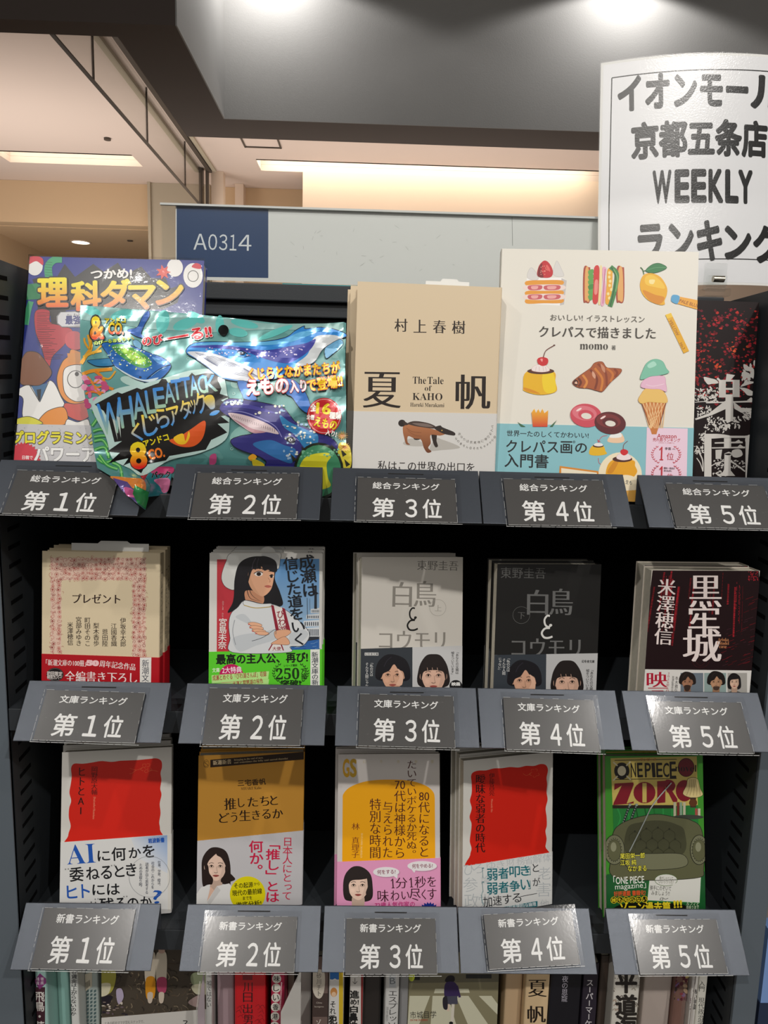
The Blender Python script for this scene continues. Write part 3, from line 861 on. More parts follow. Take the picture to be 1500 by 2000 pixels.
# ------------------------------------------------ small drawing aids
def portrait(s, x, y, k, skin='#d9ab93', hair='#1c1714', style='f', cloth=None, collar=None):
    """head-and-shoulders photo print: face centre (x, y), k = half face width in view pixels"""
    X = lambda a: x + a * k
    Y = lambda a: y + a * k
    sh = lambda c, f: '#%02x%02x%02x' % tuple(int(max(0, min(255, int(c[i:i + 2], 16) * f))) for i in (1, 3, 5))
    if cloth:
        s.B([(X(-2.1), Y(3.6)), (X(-1.7), Y(2.5)), (X(-.7), Y(1.95)), (X(.7), Y(1.95)), (X(1.7), Y(2.5)), (X(2.2), Y(3.6))], cloth)
    if style == 'f':
        s.B([(X(-1.2), Y(1.9)), (X(-1.32), Y(.6)), (X(-1.25), Y(-.7)), (X(-.6), Y(-1.6)), (X(.2), Y(-1.72)), (X(.95), Y(-1.35)), (X(1.3), Y(-.4)), (X(1.38), Y(.8)), (X(1.3), Y(1.9)), (X(.7), Y(1.7)), (X(-.7), Y(1.75))], hair)
    elif style == 'bob':
        s.B([(X(-1.25), Y(1.25)), (X(-1.38), Y(.2)), (X(-1.2), Y(-.9)), (X(-.5), Y(-1.65)), (X(.4), Y(-1.62)), (X(1.15), Y(-.95)), (X(1.35), Y(.2)), (X(1.3), Y(1.2)), (X(.7), Y(1.55)), (X(-.7), Y(1.5))], hair)
    elif style == 'up':
        s.B([(X(-1.1), Y(.9)), (X(-1.18), Y(-.5)), (X(-.65), Y(-1.5)), (X(0), Y(-1.68)), (X(.65), Y(-1.5)), (X(1.18), Y(-.5)), (X(1.12), Y(.9))], hair)
    else:
        s.B([(X(-1.2), Y(.5)), (X(-1.5), Y(-.3)), (X(-1.2), Y(-1.2)), (X(-.5), Y(-1.75)), (X(.4), Y(-1.7)), (X(1.2), Y(-1.25)), (X(1.55), Y(-.3)), (X(1.25), Y(.55))], hair)
    s.B([(X(-.45), Y(1.0)), (X(.5), Y(1.0)), (X(.55), Y(2.0)), (X(.15), Y(2.5)), (X(-.25), Y(2.4)), (X(-.55), Y(2.0))], sh(skin, .84))
    if collar:
        s.P([(X(-.6), Y(1.9)), (X(-1.1), Y(2.2)), (X(-.5), Y(3.5)), (X(0), Y(3.5)), (X(-.1), Y(2.6))], collar)
        s.P([(X(.6), Y(1.9)), (X(1.05), Y(2.2)), (X(.5), Y(3.5)), (X(0), Y(3.5)), (X(.05), Y(2.6))], sh(collar, .94))
    for e in (-1, 1): s.E(X(e * .97), Y(.12), .13 * k, .28 * k, sh(skin, .88))
    s.B([(X(-.93), Y(-.5)), (X(-.9), Y(.35)), (X(-.62), Y(1.0)), (X(-.15), Y(1.36)), (X(.2), Y(1.36)), (X(.66), Y(1.0)), (X(.92), Y(.35)), (X(.93), Y(-.5)), (X(.5), Y(-1.2)), (X(-.5), Y(-1.2))], skin)
    s.B([(X(.62), Y(-.6)), (X(.90), Y(-.4)), (X(.9), Y(.3)), (X(.62), Y(.98)), (X(.3), Y(1.25)), (X(.55), Y(.4))], sh(skin, .93))
    s.B([(X(-.62), Y(.36)), (X(-.3), Y(.45)), (X(-.42), Y(.72)), (X(-.68), Y(.6))], sh(skin, 1.04))
    for e in (-1, 1):
        s.C([(X(e * .66), Y(-.2)), (X(e * .42), Y(-.3)), (X(e * .2), Y(-.24))], .06 * k, sh(skin, .5))
        s.B([(X(e * .66), Y(.1)), (X(e * .42), Y(-.16)), (X(e * .16), Y(.1)), (X(e * .4), Y(.22))], sh(skin, .86))
        s.B([(X(e * .57), Y(.05)), (X(e * .4), Y(-.04)), (X(e * .23), Y(.06)), (X(e * .4), Y(.11))], sh(skin, 1.05))
        s.E(X(e * .41), Y(.035), .078 * k, .078 * k, '#1d1512')
        s.C([(X(e * .6), Y(.04)), (X(e * .4), Y(-.055)), (X(e * .2), Y(.05))], .045 * k, '#2a1d18')
    s.C([(X(.07), Y(.05)), (X(.1), Y(.4)), (X(.15), Y(.56))], .05 * k, sh(skin, .8))
    s.C([(X(-.16), Y(.6)), (X(0), Y(.66)), (X(.17), Y(.6))], .07 * k, sh(skin, .68))
    s.B([(X(-.3), Y(.9)), (X(0), Y(.82)), (X(.32), Y(.9)), (X(0), Y(1.04))], '#a8564e')
    s.C([(X(-.3), Y(.91)), (X(0), Y(.93)), (X(.32), Y(.91))], .035 * k, '#6d2f2c')
    if style == 'f':
        s.B([(X(-1.0), Y(.5)), (X(-1.05), Y(-.6)), (X(-.5), Y(-1.4)), (X(.3), Y(-1.4)), (X(-.2), Y(-.95)), (X(-.7), Y(-.4)), (X(-.9), Y(.3))], hair)
        s.B([(X(.05), Y(-1.4)), (X(.8), Y(-1.1)), (X(1.1), Y(-.3)), (X(1.02), Y(.6)), (X(.88), Y(-.1)), (X(.5), Y(-.75)), (X(.1), Y(-1.0))], hair)
    elif style == 'bob':
        s.B([(X(-1.05), Y(.8)), (X(-1.1), Y(-.5)), (X(-.5), Y(-1.4)), (X(.5), Y(-1.35)), (X(.95), Y(-.7)), (X(.4), Y(-.5)), (X(-.5), Y(-.42)), (X(-.82), Y(-.1)), (X(-.9), Y(.6))], hair)
        s.B([(X(.8), Y(-.8)), (X(1.12), Y(-.2)), (X(1.1), Y(.9)), (X(.93), Y(.5)), (X(.86), Y(-.3))], hair)
    elif style == 'up':
        s.B([(X(-1.0), Y(.6)), (X(-1.02), Y(-.5)), (X(-.6), Y(-1.3)), (X(.6), Y(-1.3)), (X(1.02), Y(-.5)), (X(1.0), Y(.6)), (X(.82), Y(-.2)), (X(.4), Y(-.36)), (X(0), Y(-.4)), (X(-.4), Y(-.36)), (X(-.82), Y(-.2))], hair)
        for a in (-.5, -.1, .3): s.L([(X(a), Y(-.6)), (X(a + .06), Y(-.22))], .03 * k, skin)
    else:
        s.B([(X(-1.12), Y(.35)), (X(-1.2), Y(-.6)), (X(-.4), Y(-1.5)), (X(.7), Y(-1.4)), (X(1.2), Y(-.5)), (X(1.1), Y(.3)), (X(.92), Y(-.25)), (X(.5), Y(-.45)), (X(.12), Y(-.9)), (X(-.3), Y(-.35)), (X(-.8), Y(-.1)), (X(-.95), Y(.2))], hair)
        s.C([(X(-.1), Y(-1.55)), (X(-.5), Y(-1.2)), (X(-.75), Y(-.7))], .05 * k, sh(hair, 2.0))

def laurel(s, cx, cy, rx, ry, col, n=9, w=5, sides=(-1, 1), a0=-50, a1=55):
    for e in sides:
        for i in range(n):
            a = radians(a0 + (a1 - a0) * i / (n - 1))
            px, py = cx + e * rx * cos(a), cy + ry * sin(a)
            for q in (.5, -.45): 
                s.E(px + e * q * w, py - w * .2, w * .75, w * .3, col, rot=(-50 if q > 0 else 60) * e, n=8)

def star(s, cx, cy, r0, r1, n, col, rot=0):
    s.P([((r0 if i % 2 else r1) * cos(pi * i / n + rot) + cx, (r0 if i % 2 else r1) * sin(pi * i / n + rot) + cy) for i in range(2 * n)], col)
# ---------------------------------------------------------------- middle row
def art_floral(s):
    s.view(60, 1060, .186667)
    rnd = random.Random(3)
    ink = ['#a5413c', '#b5564f', '#8f3433', '#c06a60']
    bands = [(200, 150, 1212, 400), (200, 380, 328, 1165), (1058, 380, 1210, 1200)]
    s.step = .02
    for x0, y0, x1, y1 in bands: s.R(x0 + 8, y0 + 8, x1 - 8, y1 - 8, '#e2c3b0')
    cells = []
    for x0, y0, x1, y1 in bands:
        nx = max(2, int((x1 - x0) / 46)); ny = max(2, int((y1 - y0) / 46))
        for i in range(nx):
            for j in range(ny):
                cells.append((x0 + (i + .5) * (x1 - x0) / nx + rnd.uniform(-9, 9), y0 + (j + .5) * (y1 - y0) / ny + rnd.uniform(-9, 9)))
    for cx, cy in cells:
        r = rnd.uniform(17, 27); a0 = rnd.uniform(0, 2 * pi); col = rnd.choice(ink)
        kind = rnd.random()
        if kind < .5:
            for k in range(5):
                a = a0 + 2 * pi * k / 5
                px, py = cx + r * .62 * cos(a), cy + r * .62 * sin(a)
                s.L([(px + r * .42 * cos(a + 2.4 * (t / 5 - .5) * 2.6), py + r * .42 * sin(a + 2.4 * (t / 5 - .5) * 2.6)) for t in range(6)], 3.2, col)
            s.E(cx, cy, r * .2, r * .2, col, n=8)
        elif kind < .8:
            s.C([(cx + r * (1.1 - t * .13) * cos(a0 + t * .9), cy + r * (1.1 - t * .13) * sin(a0 + t * .9)) for t in range(8)], 3.2, col)
        else:
            for k in range(3):
                a = a0 + k * 2.1
                q = (cx + r * 1.25 * cos(a), cy + r * 1.25 * sin(a)); nx_, ny_ = -sin(a) * r * .34, cos(a) * r * .34
                s.C([(cx, cy), (cx + r * .6 * cos(a) + nx_, cy + r * .6 * sin(a) + ny_), q, (cx + r * .6 * cos(a) - nx_, cy + r * .6 * sin(a) - ny_), (cx, cy)], 2.8, col)
    for x0, y0, x1, y1 in bands:
        for k in range(int((x1 - x0) * (y1 - y0) / 2600)):
            x, y = rnd.uniform(x0, x1), rnd.uniform(y0, y1); a = rnd.uniform(0, 6)
            s.C([(x, y), (x + 16 * cos(a), y + 16 * sin(a)), (x + 22 * cos(a + .9), y + 22 * sin(a + .9))], 2.4, rnd.choice(ink))
    s.layer = 30; s.step = 1
    s.T('プレゼント', 440, 582, 936, 588, 96, '#2a1512', 'M')
    for t, x, y0, n in (('伊坂幸太郎', 966, 785, 5), ('江國香織', 870, 843, 4), ('恩田陸', 777, 903, 3), ('梨木香歩', 685, 838, 4), ('町田そのこ', 594, 780, 5), ('宮部みゆき', 502, 775, 5), ('米澤穂信', 413, 830, 4)):
        s.V_(t, x, y0, x + 2, y0 + n * 61, 54, '#332722', 'm')
def art_floral_band(s):
    s.view(60, 1060, .186667)
    s.P([(1143, 1200), (1262, 1200), (1252, 1900), (1140, 1900)], '#e9e6e0')
    s.T('「新潮文庫の100冊」', 160, 1252, 578, 1262, 66, '#f3e6e2', 'M')
    s.T('50', 588, 1256, 706, 1262, 52, '#c8102e', 'S', '#f5c9cc', .07)
    s.T('周年記念作品', 722, 1262, 1095, 1302, 70, '#f3e6e2', 'M')
    s.E(255, 1380, 90, 72, '#1a1414'); s.E(255, 1380, 82, 65, None, edge='#77706c', ew=3)
    s.T('初回限定', 170, 1368, 330, 1374, 48, '#eee6e0', 'b'); s.T('特別カバー', 172, 1408, 326, 1412, 40, '#eee6e0', 'b')
    s.T('全編書き下ろし', 362, 1400, 1112, 1415, 116, '#f4e4e2', 'M')
    s.V_('新潮文庫の新刊', 1201, 1225, 1196, 1760, 66, '#15233f', 'm')
def spine_floral(s, T, H):
    s.V_('プレゼント', T * .5, 18, T * .5, 62, 5, '#3a2a22', 'm')
    s.V_('宮部みゆき　米澤穂信', T * .36, 66, T * .36, 112, 3.0, '#4a3c34', 'm')
    s.V_('伊坂幸太郎　江國香織', T * .72, 66, T * .72, 112, 3.0, '#4a3c34', 'm')
B2, B3, B1 = BZ[1], BZ[2], BZ[0]
book('floral', 'paperback_book', 'front copy of the cream paperback with a red floral frame and crimson band',
     (-.309, .0297, -.1507, .1136, -.0119, .0038), .1125, .012, B2, '#dccbaa', 'r', art_floral, (((62, 1276), (305, 1284)), '#b3121f'), art_floral_band,
     spine_floral, 'floral framed paperbacks in the middle row', copies=((.0005, .0), (-.0015, .0)),
     copy_labels=('second cream floral paperback, its spine showing right of the front copy', 'rearmost cream floral paperback of the leftmost middle-row stack'))
order_slip('order_slip', 'white slip sticking up from the stack of cream floral paperbacks', 'floral', .06, .0129, .075, .06, .0075)

def art_girl(s):
    s.view(380, 1050, .186667)
    s.P([(235, 228), (420, 226), (420, 1200), (232, 1200)], '#c0343f')
    s.P([(420, 226), (1305, 222), (1305, 1180), (420, 1200)], ('g', '#5590c8', 900, 230, '#a9c6dc', 900, 800))
    # lake, paddle steamer
    s.P([(1020, 1075), (1305, 1050), (1305, 1185), (1000, 1195)], '#2f62a6')
    for k in range(18):
        x, y = random.uniform(1040, 1280), random.uniform(1080, 1170)
        s.L([(x, y), (x + random.uniform(20, 60), y - 4)], 4, random.choice(['#1d3f78', '#7fa6cf']))
    s.P([(1130, 1040), (1305, 1010), (1305, 1062), (1165, 1085)], '#2b3038')
    for y0, y1, x0 in ((735, 790, 1215), (795, 850, 1170), (860, 930, 1140), (935, 1035, 1150)):
        s.P([(x0, y0 + 12), (1305, y0), (1305, y1), (x0, y1)], '#d7dce0')
        for k in range(7):
            x = x0 + 12 + k * (1295 - x0) / 7
            s.R(x, y0 + 22, x + (1295 - x0) / 14, y1 - 8, '#3b424c')
    s.P([(1255, 508), (1278, 508), (1280, 745), (1252, 745)], '#262b33'); s.L([(1262, 575), (1305, 585)], 4, '#262b33')
    s.L([(1178, 630), (1182, 850)], 5, '#454c56'); s.L([(1205, 640), (1207, 760)], 3, '#454c56')
    # hat
    s.B([(385, 160), (330, 250), (290, 360), (284, 440), (322, 512), (405, 548), (440, 500), (480, 380), (570, 280), (690, 235), (810, 250), (872, 330), (895, 240), (885, 150), (640, 120)], '#d9dad6', '#3b3838', 4)
    s.B([(700, 170), (860, 170), (888, 250), (845, 320), (780, 250)], '#c3c5c4')
    # long hair behind
    s.B([(600, 200), (470, 270), (420, 430), (412, 600), (395, 690), (350, 785), (500, 720), (600, 700), (760, 690), (870, 720), (925, 690), (890, 560), (840, 430), (850, 300), (770, 210)], '#17151a')
    # neck and face
    s.B([(530, 560), (640, 560), (720, 600), (715, 690), (600, 700), (540, 670)], '#c98e6d')
    s.B([(575, 330), (560, 440), (600, 540), (690, 610), (745, 600), (800, 540), (825, 450), (830, 350), (760, 280), (640, 270)], '#e3ab88')
    s.B([(572, 340), (562, 440), (600, 536), (680, 600), (630, 520), (592, 430)], '#d8a27f')
    # generic face
    s.B([(625, 372), (668, 352), (712, 372), (700, 398), (650, 402)], '#efe6df'); s.E(672, 380, 24, 21, '#241613')
    s.C([(620, 376), (668, 352), (716, 368)], 8, '#17151a')
    s.B([(785, 405), (808, 388), (826, 402), (815, 420)], '#efe6df'); s.E(805, 404, 15, 18, '#241613'); s.C([(782, 402), (806, 386), (828, 396)], 7, '#17151a')
    s.C([(640, 326), (690, 320), (722, 334)], 9, '#2a2022'); s.C([(775, 352), (815, 352)], 7, '#2a2022')
    s.C([(770, 420), (792, 456), (778, 466)], 4, '#9a6248')
    s.B([(732, 508), (768, 496), (806, 510), (770, 526)], '#c56f5e'); s.C([(732, 510), (768, 508), (806, 511)], 3, '#7c3b31')
    # fringe
    s.B([(690, 195), (590, 250), (560, 400), (545, 520), (600, 345), (640, 335), (652, 318), (690, 330), (700, 300), (730, 345), (770, 335), (800, 355), (850, 360), (865, 330), (850, 250), (780, 205)], '#17151a')
    for x0, y0, x1, y1, x2, y2 in ((560, 470, 600, 600, 720, 680), (830, 450, 880, 560, 925, 690), (540, 500, 580, 630, 690, 665)):
        s.C([(x0, y0), (x1, y1), (x2, y2)], 9, '#17151a', True)
    s.C([(640, 215), (612, 270), (602, 330)], 8, '#4c4450'); s.C([(672, 215), (655, 270), (655, 310)], 7, '#3d3742')
    # white sweatshirt
    s.B([(530, 655), (700, 690), (830, 700), (960, 760), (1060, 840), (1180, 960), (1200, 1040), (1130, 1130), (1000, 1140), (980, 1200), (400, 1200), (372, 1050), (358, 900), (385, 790), (450, 730)], '#d5d8da', '#3c3f44', 5)
    s.B([(530, 655), (690, 690), (800, 690), (790, 720), (640, 735), (520, 705)], '#dfe1e0', '#3c3f44', 4)
    s.C([(518, 706), (640, 735), (800, 722)], 9, '#b49a54')
    for pts in ([(430, 830), (520, 800), (600, 890), (560, 900)], [(400, 1060), (520, 1010), (700, 990), (850, 960), (845, 1060), (640, 1130), (470, 1190)], [(1000, 1010), (1120, 960), (1190, 1010), (1100, 1100), (1000, 1110)]):
        s.B(pts, '#c3c8cc')
    # sash
    s.P([(800, 705), (940, 735), (1000, 970), (855, 970)], '#e3ddd8')
    s.P([(800, 705), (828, 708), (885, 970), (850, 972)], '#8e1f33'); s.P([(915, 730), (945, 742), (1003, 968), (965, 970)], '#8e1f33')
    s.V_('びわ湖', 893, 760, 930, 1005, 70, '#8e1f33', 'b')
    s.P([(770, 1185), (810, 1110), (900, 1110), (930, 1185)], '#e3ddd8'); s.L([(775, 1180), (815, 1112)], 12, '#8e1f33'); s.L([(930, 1180), (905, 1112)], 12, '#8e1f33')
    s.T('大使', 815, 1160, 905, 1160, 40, '#8e1f33', 'b')
    # folded arms and hands
    s.B([(840, 980), (960, 960), (1010, 985), (960, 1030), (860, 1060)], '#dfa784', '#4a2f26', 3)
    s.B([(850, 1075), (940, 1035), (990, 1080), (980, 1120), (860, 1115), (800, 1110)], '#dfa784', '#4a2f26', 3)
    for k, (x, y) in enumerate(((560, 905), (575, 940), (600, 975), (635, 1000))):
        s.B([(x, y - 12), (x + 60, y - 22), (x + 140, y + 2 - k * 3), (x + 130, y + 26 - k * 3), (x + 40, y + 16)], '#e6b08d', '#5a3a2e', 3)
        s.E(x + 10, y + 2, 10, 7, '#c9625f')
    s.C([(420, 860), (400, 980), (430, 1120)], 5, '#8b9095'); s.C([(600, 1080), (720, 1040), (840, 960), (850, 1010)], 5, '#5b6066')
    # lettering
    s.V_('成瀬は', 1165, 185, 1215, 620, 145, '#161a22', 'b')
    s.V_('信じた道をいく', 1000, 205, 1105, 1130, 135, '#161a22', 'b')
    s.V_('宮島未奈', 298, 845, 290, 1165, 76, '#ecdcd8', 'b')
    s.V_('みやじま みな', 300, 660, 294, 832, 18, '#e7b9b6', 'g')
def art_girl_band(s):
    s.view(380, 1050, .186667)
    s.P([(1212, 1165), (1310, 1165), (1310, 2100), (1212, 2100)], '#e6e8e0')
    s.T('最高の主人公、再び!', 228, 1275, 1182, 1250, 104, '#12200e', 'x')
    s.T('文庫', 185, 1388, 262, 1385, 46, '#e8f6d8', 'b')
    s.E(385, 1450, 128, 128, '#c3105c'); s.T('2大特典', 288, 1388, 492, 1380, 66, '#fbe4ee', 'b')
    s.P([(178, 1440), (780, 1398), (770, 1480), (180, 1525)], '#b9e88e'); s.T('成瀬とめぐる「びわ湖さんぽ」収録', 188, 1470, 752, 1424, 58, '#a3262c', 'b')
    s.P([(178, 1530), (780, 1480), (770, 1560), (180, 1600)], '#b9e88e'); s.T('大津と琵琶湖の桜色', 400, 1530, 715, 1496, 50, '#a3262c', 'b')
    laurel(s, 1005, 1420, 178, 118, '#1d4a12', 9, 17)
    s.T('シリーズ累計', 932, 1340, 1075, 1334, 24, '#173a10', 'b')
    s.T('250', 850, 1425, 1095, 1420, 118, '#14300e', 'S')
    s.V_('万部', 1140, 1368, 1146, 1482, 50, '#14300e', 'b')
    s.T('突破!', 905, 1520, 1108, 1516, 60, '#14300e', 'x')
    s.V_('新潮文庫の新刊', 1258, 1195, 1262, 1600, 60, '#15233f', 'm')
def spine_plain(col, t1, c1):
    def f(s, T, H):
        s.R(0, 0, T, H, col); s.V_(t1, T * .5, 12, T * .5, 12 + len(t1) * 7, 6, c1, 'g')
    return f
def spine_girl(s, T, H):
    s.R(0, 0, T, H, '#dfe0dc'); s.V_('成瀬は信じた道をいく', T * .5, 12, T * .5, 78, 5, '#222', 'b'); s.V_('宮島未奈', T * .5, 84, T * .5, 108, 4.4, '#8e1f33', 'g')
    s.R(.5, 116, T - .5, H, '#63c93a')
book('girl', 'paperback_book', 'front copy of the white-hatted woman paperback with a lime green band',
     (-.1481, .0218, -.1476, .1318, .0915, -.0007), .1075, .0125, B2, '#d8d6d0', 'r', art_girl, (((409, 1273), (626, 1268)), '#5ccf2c'), art_girl_band,
     spine_girl, 'white-hat cover paperbacks in the middle row', copies=((.0016, .0), (.003, .0)),
     copy_labels=('second copy directly behind the white-hat cover paperback', 'rearmost copy in the white-hat paperback stack, edge showing at right'))
order_slip('order_slip', 'round-topped white slip standing up behind the white-hat cover paperback', 'girl', .054, .0134, .05, .06, .0095, True,
           lambda s: (s.view(380, 1050, .186667), s.T('注文', 712, 76, 765, 76, 22, '#555', 'b'), s.T('あり〼', 695, 102, 790, 104, 20, '#555', 'b')))
def art_swan(dark):
    ink = '#8a857d' if not dark else '#6a6a69'
    def f(s):
        if not dark:
            s.view(680, 1060, .173333)
            s.R(0, 0, 1500, 1700, '#cfcac1')
            s.T('東野圭吾', 780, 252, 1240, 262, 108, '#6e6a64', 'm')
            s.T('白', 508, 580, 712, 585, 280, ink, 'M'); s.T('鳥', 745, 575, 985, 578, 290, ink, 'M')
            s.C([(752, 740), (722, 738), (695, 780), (700, 840), (735, 868), (768, 840)], 17, '#141210'); s.E(758, 842, 16, 13, '#141210')
            s.C([(752, 872), (700, 880), (668, 930), (690, 978), (740, 985), (785, 968)], 19, '#141210')
            s.T('コウモリ', 352, 1095, 1090, 1100, 205, ink, 'M')
            s.E(1010, 732, 92, 92, None, edge='#a09b93', ew=4); s.T('上', 978, 735, 1052, 738, 70, '#a09b93', 'm')
        else:
            s.view(930, 1060, .18)
            s.R(-80, 0, 1700, 1700, '#1b1a19')
            s.T('東野圭吾', 268, 325, 752, 332, 118, '#5a5a58', 'm')
            s.T('白', 560, 645, 775, 648, 270, ink, 'M'); s.T('鳥', 800, 640, 1042, 643, 285, ink, 'M')
            s.C([(800, 795), (770, 793), (742, 835), (750, 890), (785, 915), (815, 890)], 20, '#d8d7d3'); s.E(808, 895, 17, 14, '#d8d7d3')
            s.C([(800, 925), (745, 932), (712, 980), (735, 1025), (780, 1033), (828, 1018)], 21, '#d8d7d3')
            s.T('コウモリ', 388, 1135, 1128, 1140, 195, ink, 'M')
            s.E(490, 785, 92, 92, None, edge='#5f5f5d', ew=4); s.T('下', 452, 790, 528, 793, 72, '#5f5f5d', 'm')
    return f
def band_swan(dark):
    def f(s):
        if not dark:
            s.view(680, 1060, .173333)
            s.R(100, 1150, 724, 2000, '#34393f'); s.R(724, 1150, 1400, 2000, '#c4c4c4')
            portrait(s, 500, 1485, 128, '#d6a68a', '#17151a', 'm', '#22262b')
            s.B([(560, 1420), (615, 1490), (605, 1600), (540, 1600), (575, 1520)], '#e2b69c')
            portrait(s, 960, 1490, 140, '#dcb39d', '#241c1b', 'up', '#cfcfcf')
            s.R(185, 1238, 340, 1270, '#d9d9d6'); s.T('幻冬舎文庫', 190, 1254, 336, 1254, 24, '#22262b', 'b')
            s.V_('「私の父は', 262, 1335, 262, 1505, 32, '#e4e4e2', 'm'); s.V_('そんな人間じゃない」', 212, 1350, 208, 1700, 32, '#e4e4e2', 'm')
            s.V_('「あなたの父親は', 1228, 1215, 1226, 1480, 30, '#4a4a4a', 'm'); s.V_('嘘をついています」', 1178, 1225, 1174, 1500, 30, '#4a4a4a', 'm')
            s.E(1212, 1612, 72, 66, '#17171a'); s.T('映画', 1165, 1592, 1258, 1590, 40, '#e6e6e4', 'x')
        else:
            s.view(930, 1060, .18)
            s.P([(100, 1150), (762, 1150), (752, 2000), (100, 2000)], '#343a41'); s.P([(762, 1150), (1500, 1150), (1500, 2000), (752, 2000)], '#b9b9b9')
            portrait(s, 520, 1490, 122, '#cfa085', '#17151a', 'm', '#22262b')
            s.B([(580, 1430), (640, 1490), (630, 1610), (560, 1610), (598, 1520)], '#dbb096')
            portrait(s, 985, 1505, 136, '#d4ab95', '#201918', 'up', '#c4c4c4')
            s.V_('「私の父は', 348, 1235, 346, 1400, 32, '#dcdcda', 'm'); s.V_('そんな人間', 302, 1255, 298, 1435, 32, '#dcdcda', 'm'); s.V_('じゃない」', 258, 1245, 254, 1395, 32, '#dcdcda', 'm')
            s.T('幻冬舎文庫', 1145, 1285, 1282, 1287, 30, '#4a4a4a', 'b')
            s.V_('「あなたの父親は', 1255, 1360, 1245, 1640, 30, '#4a4a4a', 'm'); s.V_('嘘をついています」', 1210, 1370, 1200, 1660, 30, '#4a4a4a', 'm')
    return f
def spine_swan(s, T, H):
    s.R(0, 0, T, 38, '#1f7a73'); s.R(0, 38, T, 62, '#b8264a'); s.R(0, 62, T, H, '#27897f')
book('white', 'paperback_book', 'front white paperback with grey title lettering and two band portraits',
     (-.0037, .0394, -.1523, .1726, .2279, -.0275), .105, .017, B2, '#cfcac1', 'r', art_swan(0), (((707, 1267), (903, 1266.5)), '#c4c4c4'), band_swan(0),
     None, 'grey-lettered white paperbacks', copies=((-.0008, .0),), copy_labels=('second white paperback hidden behind the grey-lettered front copy',))
book('black', 'paperback_book', 'front black paperback with grey title lettering and two band portraits',
     (.126, .0175, -.1516, .0801, .1287, -.0098), .105, .0145, B2, '#1b1a19', 'r', art_swan(1), (((965, 1279), (1165, 1282)), '#b9b9b9'), band_swan(1),
     spine_swan, 'grey-lettered black paperbacks', copies=((-.0005, .0),),
     copy_labels=('second black paperback just behind the grey-lettered front copy',))
def art_castle(s):
    s.view(1220, 1080, .186667)
    s.P([(292, 182), (1405, 188), (1500, 1800), (100, 1800)], '#1d080c')
    rnd = random.Random(11); s.step = .02
    for k in range(34):
        x = rnd.uniform(300, 1240); y = rnd.uniform(190, 420); L = rnd.uniform(180, 620)
        if 640 < x < 1010 and rnd.random() < .45: continue
        dx = -(850 - x) * .10 * L / 700
        n = int(L / 9); col = rnd.choice(['#8a1620', '#a81c28', '#6d1119', '#c22330'])
        wide = rnd.random() < .55
        for i in range(n):
            t = i / n; px = x + dx * t - L * t * .08; py = y + L * t
            if py > 1110: break
            if wide: s.L([(px - 9, py), (px + 9, py + rnd.uniform(-3, 3))], rnd.uniform(2.5, 6), col)
            elif rnd.random() < .8: s.L([(px, py), (px - .5, py + 7)], 3.5, col)
    for k in range(90):
        x, y = rnd.uniform(1000, 1390), rnd.uniform(420, 1180)
        if x < 1240 and y < 800: continue
        l = rnd.uniform(15, 80); s.L([(x, y), (x + l, y - l * .36)], 2.6, rnd.choice(['#6d1119', '#8a1620', '#4e2a35']))
    for k in range(60):
        x, y = rnd.uniform(1290, 1395), rnd.uniform(195, 290); s.E(x, y, 4, 4, '#b3232f', n=6)
    s.layer += 3; s.step = 1
    s.E(795, 1120, 90, 80, None, edge='#3e1418', ew=5); s.C([(745, 1140), (795, 1180), (850, 1130)], 5, '#3e1418')
    for ch, x, y, w, h in (('黒', 845, 402, 318, 330), ('牢', 828, 712, 308, 345), ('城', 810, 965, 385, 345)): s.T(ch, x - w / 2, y, x + w / 2, y, h, '#e8dad6', 'M')
    s.V_('米澤穂信', 446, 275, 400, 965, 165, '#e8dad6', 'M')
    s.V_('よねざわ ほのぶ', 520, 640, 494, 945, 22, '#9b1b28', 'g')
    s.T('Arioka', 975, 905, 1088, 906, 34, '#cf8b5d', 's'); s.T('Citadel', 968, 942, 1090, 943, 34, '#cf8b5d', 's'); s.T('case', 988, 982, 1066, 983, 24, '#cf8b5d', 's')
def art_castle_band(s):
    s.view(1220, 1080, .186667)
    s.T('映', 236, 1325, 440, 1325, 160, '#b01733', 'M'); s.T('画', 250, 1475, 440, 1475, 130, '#b01733', 'M')
    s.V_('2026年6月', 462, 1245, 446, 1460, 34, '#a01830', 'm'); s.V_('本木雅弘', 546, 1290, 536, 1460, 32, '#2a2424', 'm'); s.V_('黒澤監督作品', 508, 1288, 496, 1455, 22, '#2a2424', 'm')
    for x0, x1, bg in ((585, 822, '#6f7a84'), (832, 1062, '#8fa3a0'), (1076, 1280, '#a9a6a0')): s.R(x0, 1255, x1, 1480, bg)
    portrait(s, 655, 1345, 58, '#a5775c', '#241c19', 'm', '#2c2622')
    s.B([(620, 1392), (655, 1380), (690, 1392), (670, 1440), (635, 1440)], '#3b2b24')
    portrait(s, 955, 1345, 62, '#b98d6d', '#1d1715', 'm', '#4a5a58')
    s.B([(925, 1400), (958, 1392), (992, 1400), (975, 1432), (935, 1430)], '#4a372d')
    portrait(s, 1145, 1345, 52, '#d8b49c', '#1b1718', 'bob', '#56504c')
book('castle', 'thick_paperback_book', 'front thick dark red paperback with big white characters and three band portraits',
     (.2699, .0058, -.1516, .0197, .0303, .005), .1055, .019, B2, '#d8d0c4', 'r', art_castle, (((1260, 1307), (1465, 1309.5)), '#dedbd6'), art_castle_band,
     spine_plain('#d6cdc0', '黒牢城', '#7a1720'), 'dark red castle paperbacks', copies=((.001, .0),), copy_labels=('second thick dark red paperback whose pale side shows left of the front copy',))

